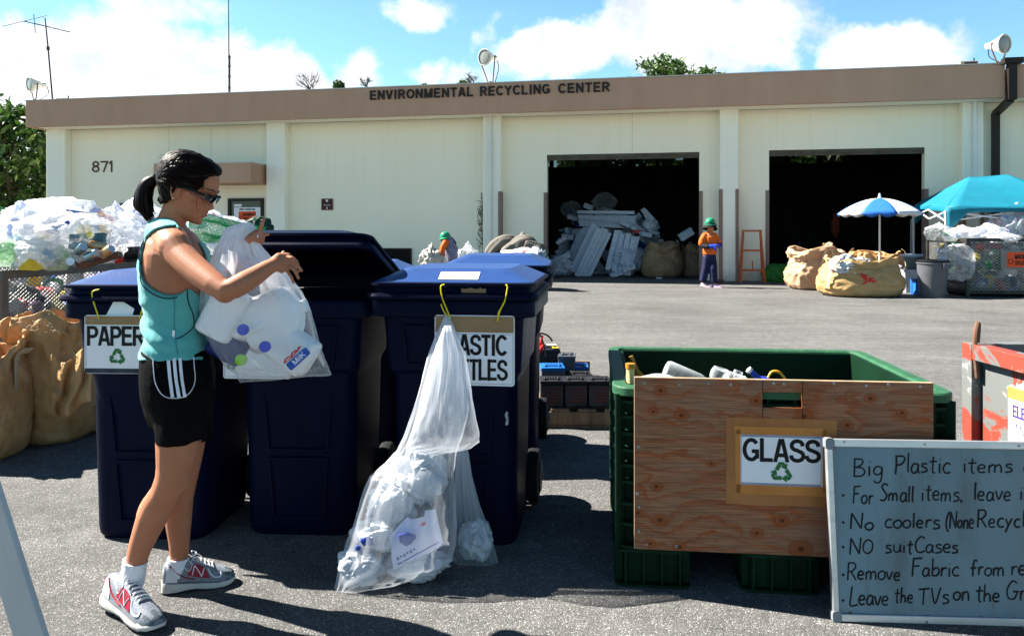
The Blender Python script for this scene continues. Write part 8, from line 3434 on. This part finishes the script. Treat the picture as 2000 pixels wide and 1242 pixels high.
tarp_roll('grey brown tarp folded over at the left of the heap', [(955, 500), (968, 484), (990, 472), (1006, 478), (1012, 496)], 18.6, .17, 1)
tarp_roll('lighter brown tarp lump in the middle of the heap', [(985, 500), (1005, 488), (1020, 480), (1034, 484), (1040, 500)], 18.4, .22, 2)
tarp_roll('long rolled grey tarp sloping down to the right', [(1024, 478), (1040, 484), (1056, 492), (1066, 500)], 18.2, .15, 3)
tarp_roll('twisted grey tarp end sticking up from the heap', [(1030, 484), (1027, 474), (1021, 464), (1026, 457)], 18.5, .10, 4)
o = blob('tarp', P(1005, 520, 18.8), (.75, .5, .62), M_tarp, 85, .2, .08, None, 4, None, 1.2)
o.location.z = .42
tag(o, 'big grey tarp at the bottom of the heap behind the carts', 'tarp', 'grey tarps heaped by the middle pilaster')
o = blob('woven_bag', P(1046, 530, 6.4), (.10, .16, .17), pm('grey_woven_bag', (.30, .34, .38), (.22, .25, .29), 5, .6, .4, 40), 91, .18, .22, None, 4)
tag(o, 'grey woven bag bulging up behind the rear cart', 'bag')
o = blob('crumpled_paper', P(1018, 500, 6.6), (.14, .10, .05), pm('red_white_print', (.62, .60, .62), (.5, .12, .12), 9, .6, lo=.5, hi=.62), 92, .3, .3, None, 3)
tag(o, 'red and white printed paper on the bags behind the rear cart', 'paper')
for x, y, rx_, lab, sd in ((843, 506, .24, 'pale grey sack left of the crouching worker', 1), (914, 503, .22, 'clear bag right of the crouching worker', 2)):
    o = blob('pale_sack', P(x, y, 18.8), (rx_, .25, .26), M_tr4 if sd == 2 else pm('pale_grey_sack', (.48, .45, .40), (.40, .37, .33), 4, .7, .4, 30), 95 + sd, .2, .0, None, 5, None, 1.3, None, .3, 1.2)
    tag(o, lab, 'sack')

# ================================================================== workers
M_orshirt = pm('orange_shirt', (.60, .115, .010), (.50, .092, .008), 5, .7, .3, 20)
M_helmet = pm('green_helmet', (.02, .26, .13), (.018, .22, .11), 3, .3)
M_navyp = pm('navy_trousers', (.008, .012, .05), (.006, .009, .04), 5, .75, .3, 20)
M_glove = pm('blue_glove', (.015, .06, .50), (.012, .05, .40), 5, .5)
M_blackc = pm('black_cloth', (.010, .010, .012), None, 5, .8)
M_pinkshoe = pm('pink_white_trainer', (.60, .45, .52), (.50, .32, .40), 20, .6)
M_plaid = pm('plaid_vest', (.30, .29, .36), (.05, .05, .14), 60, .8, lo=.45, hi=.55)


def figure(name, label, px_pts, Z, vox=.011):
    return None


Z1 = 19.3


def w1(x, y, dz=0.0):
    return P(x, y, Z1 + dz)


bd = MB()
bd.tube([w1(1386, 455), w1(1387, 450), w1(1387, 443), w1(1387, 437)], [.055, .062, .085, .08], 12, round_=True)
bd.sphere(w1(1388, 444, -.02), (.085, .10, .115))
bd.sphere(w1(1390.3, 445.5, -.10), (.016, .03, .022))
bd.tube([w1(1386, 462), w1(1386, 478), w1(1386, 492), w1(1385, 500)], [.13, .13, .135, .14], 14, round_=True)
RA = [w1(1376, 461, -.02), w1(1371, 470, -.04), w1(1371, 480, -.08), w1(1383, 482, -.22), w1(1395, 481, -.27)]
LA = [w1(1396, 461, .02), w1(1402, 470, .0), w1(1406, 478, -.08), w1(1402, 482, -.20), w1(1398, 482, -.26)]
bd.tube(RA, [.058, .052, .046, .042, .036], 10, round_=True)
bd.tube(LA, [.058, .052, .046, .042, .036], 10, round_=True)
for hx, hy in ((1398, 481), (1397, 484)):
    bd.sphere(w1(hx, hy, -.29), (.045, .03, .05))
    for q in range(4):
        bd.tube([w1(hx + 1, hy - 1 + q * .9, -.31), w1(hx + 2.5, hy + q * 1.0, -.33), w1(hx + 3, hy + 2 + q, -.31)], [.011, .010, .008], 6, round_=True)
    bd.tube([w1(hx, hy - 2, -.31), w1(hx + 2, hy - 4, -.32)], [.012, .009], 6, round_=True)
LG1 = [w1(1381, 502, -.02), w1(1378, 525, -.05), w1(1373, 548, -.05)]
LG2 = [w1(1390, 502, .02), w1(1393, 526, -.12), w1(1394, 552, -.15)]
for lg in (LG1, LG2):
    bd.tube(lg, [.10, .072, .045], 12, round_=True)
w_ = remesh(bd, 'person', [M_skin], .012, 2)
tag(w_, 'worker in green helmet, orange shirt and navy trousers walking past the pillar', 'person')
sh_ = MB()
sh_.tube([w1(1386.5, 457), w1(1386, 463), w1(1386, 478), w1(1386, 497)], [.075, .155, .16, .172], 16)
sh_.tube([w1(1382, 460), w1(1376, 461, -.02), w1(1371, 470, -.04), w1(1370, 476, -.06)], [.085, .085, .080, .078], 12, round_=True)
sh_.tube([w1(1390, 460), w1(1396, 461, .02), w1(1402, 470, 0), w1(1403.5, 474, -.03)], [.085, .085, .080, .078], 12, round_=True)
sh_.tube([w1(1386.5, 459, -.02), w1(1387, 451, -.02)], [.085, .07], 12)
remesh(sh_, 'orange_shirt', [M_orshirt], .014, 3, w_)
pt = MB()
pt.tube([w1(1386, 497), w1(1386, 505)], [.158, .155], 14, round_=True)
pt.tube([w1(1381.5, 502, -.02), w1(1378, 525, -.05), w1(1372.5, 550, -.05)], [.115, .10, .088], 12)
pt.tube([w1(1390, 502, .02), w1(1393, 526, -.12), w1(1394.5, 553, -.15)], [.115, .10, .088], 12)
remesh(pt, 'trousers', [M_navyp], .014, 2, w_)
m = MB()
m.tube(RA[2:4], [.062, .060], 10, round_=True)
m.tube([LA[1] + Vector((0, 0, -.04)), LA[2]], [.06, .058], 10, round_=True)
m.build('arm_cover', M_blackc, w_)
m = MB()
m.tube([RA[3] + (RA[2] - RA[3]) * .75, RA[3], RA[4]], [.060, .055, .048], 10, round_=True)
m.tube([LA[2] + (LA[3] - LA[2]) * .4, LA[3], LA[4]], [.058, .052, .046], 10, round_=True)
for hx, hy in ((1398, 481), (1397, 484)):
    m.sphere(w1(hx, hy, -.29), (.052, .038, .056))
m.tube([w1(1397, 484, -.3), w1(1399, 491, -.3)], [.035, .015], 8, round_=True)
m.build('gloves', M_glove, w_)
m = MB()
m.lathe(w1(1387, 438), [(.128, 0), (.128, .03), (.118, .085), (.085, .135), (.04, .155), (.005, .16)], 20, (.0, -.05, 1))
m.lathe(w1(1387, 438), [(.128, .0), (.165, -.015), (.165, -.005), (.13, .018)], 20, (.0, -.05, 1))
m.tube([w1(1385, 438, -.13) + Vector((0, 0, .06)), w1(1386, 431, -.05) + Vector((0, 0, .04)), w1(1387, 428, .0)], .012, 5)
m.build('helmet', M_helmet, w_)
m = MB()
m.lathe(w1(1387, 440), [(.15, .02), (.155, -.03), (.19, -.10), (.17, -.105), (.14, -.03)], 20, (.1, .25, 1), caps=False)
m.build('helmet_skirt', M_blackc, w_)
for lg, dx in ((LG1, 0), (LG2, 0)):
    e = lg[2]
    fx_ = Vector((e.x + .02, e.y - .03, 0))
    m = MB()
    rings = []
    for t, ww, hh in ((-.08, .03, .06), (-.04, .045, .09), (.04, .05, .10), (.12, .05, .065), (.18, .045, .05), (.205, .02, .03)):
        d_ = Vector((.86, -.5, 0))
        n_ = Vector((.5, .86, 0))
        lift = max(0, .03 if lg is LG1 and t < 0 else 0)
        rings.append([fx_ + d_ * t + n_ * (ww * math.cos(a)) + Vector((0, 0, max(.0, hh * math.sin(a)) + lift)) for a in [math.pi * q / 8 for q in range(9)]])
    m.loft(rings)
    m.build('trainer', M_pinkshoe, w_)

# crouching worker
Z2 = 19.0


def w2(x, y, dz=0.0):
    return P(x, y, Z2 + dz)


bd = MB()
bd.sphere(w2(869, 465, 0), (.095, .10, .12))
bd.tube([w2(869, 466), w2(874, 474, .03)], [.06, .06], 10, round_=True)
bd.tube([w2(876, 474, .05), w2(882, 490, .0), w2(888, 508, 0), w2(890, 520, .05)], [.12, .15, .15, .16], 14, round_=True)
bd.tube([w2(868, 474, -.12), w2(862, 492, -.2), w2(858, 512, -.22), w2(852, 530, -.2)], [.06, .05, .045, .035], 10, round_=True)
bd.tube([w2(872, 474, .2), w2(866, 494, .2), w2(860, 514, .1), w2(853, 531, .0)], [.06, .05, .045, .035], 10, round_=True)
for dz in (-.14, .14):
    hp2 = w2(890, 520, dz)
    kn = w2(872, 532, dz - .1)
    an = w2(888, 560, dz)
    an.z = .06
    bd.tube([hp2, kn, an, Vector((an.x - .14, an.y - .06, .04))], [.10, .075, .05, .04], 12, round_=True)
    hd_ = w2(852, 532, dz * .6)
    for q in range(4):
        bd.tube([hd_, hd_ + Vector((-.04 - .01 * q, -.02 + .012 * q, -.05))], [.012, .009], 6, round_=True)
    bd.tube([hd_, hd_ + Vector((-.02, -.045, -.02))], [.012, .009], 6, round_=True)
bd.sphere(w2(866.5, 467, -.09), (.018, .03, .02))
w_ = remesh(bd, 'person', [M_skin], .013, 2)
tag(w_, 'worker in green helmet and plaid vest bending by the cream wall', 'person')
sh_ = MB()
sh_.tube([w2(875, 472, .04), w2(882, 490, 0), w2(888, 510, 0), w2(890, 520, .02)], [.14, .175, .18, .19], 16, round_=True)
remesh(sh_, 'plaid_vest', [M_plaid], .016, 3, w_)
m = MB()
m.tube([w2(871, 473, -.10), w2(865, 484, -.18), w2(863, 494, -.2)], [.085, .075, .068], 12, round_=True)
m.tube([w2(874, 473, .2), w2(868, 486, .2), w2(865, 497, .2)], [.085, .075, .068], 12, round_=True)
m.build('orange_sleeves', M_orshirt, w_)
m = MB()
for dz in (-.14, .14):
    kn = w2(872, 532, dz - .1)
    an = w2(888, 560, dz)
    an.z = .1
    m.tube([w2(890, 520, dz), kn, an], [.125, .095, .075], 12, round_=True)
m.build('trousers', M_navyp, w_)
m = MB()
m.lathe(w2(870, 464), [(.125, 0), (.125, .03), (.115, .08), (.08, .125), (.035, .142), (.004, .146)], 20, (-.22, -.1, 1))
m.lathe(w2(870, 464), [(.125, 0), (.155, -.012), (.155, -.002), (.127, .016)], 20, (-.22, -.1, 1))
m.build('helmet', M_helmet, w_)
m = MB()
m.tube([w2(868, 466, .02), w2(872, 470, .06), w2(881, 472, .08), w2(886, 475, .06)], [.10, .12, .11, .07], 12, round_=True)
m.build('neck_cloth', M_blackc, w_)
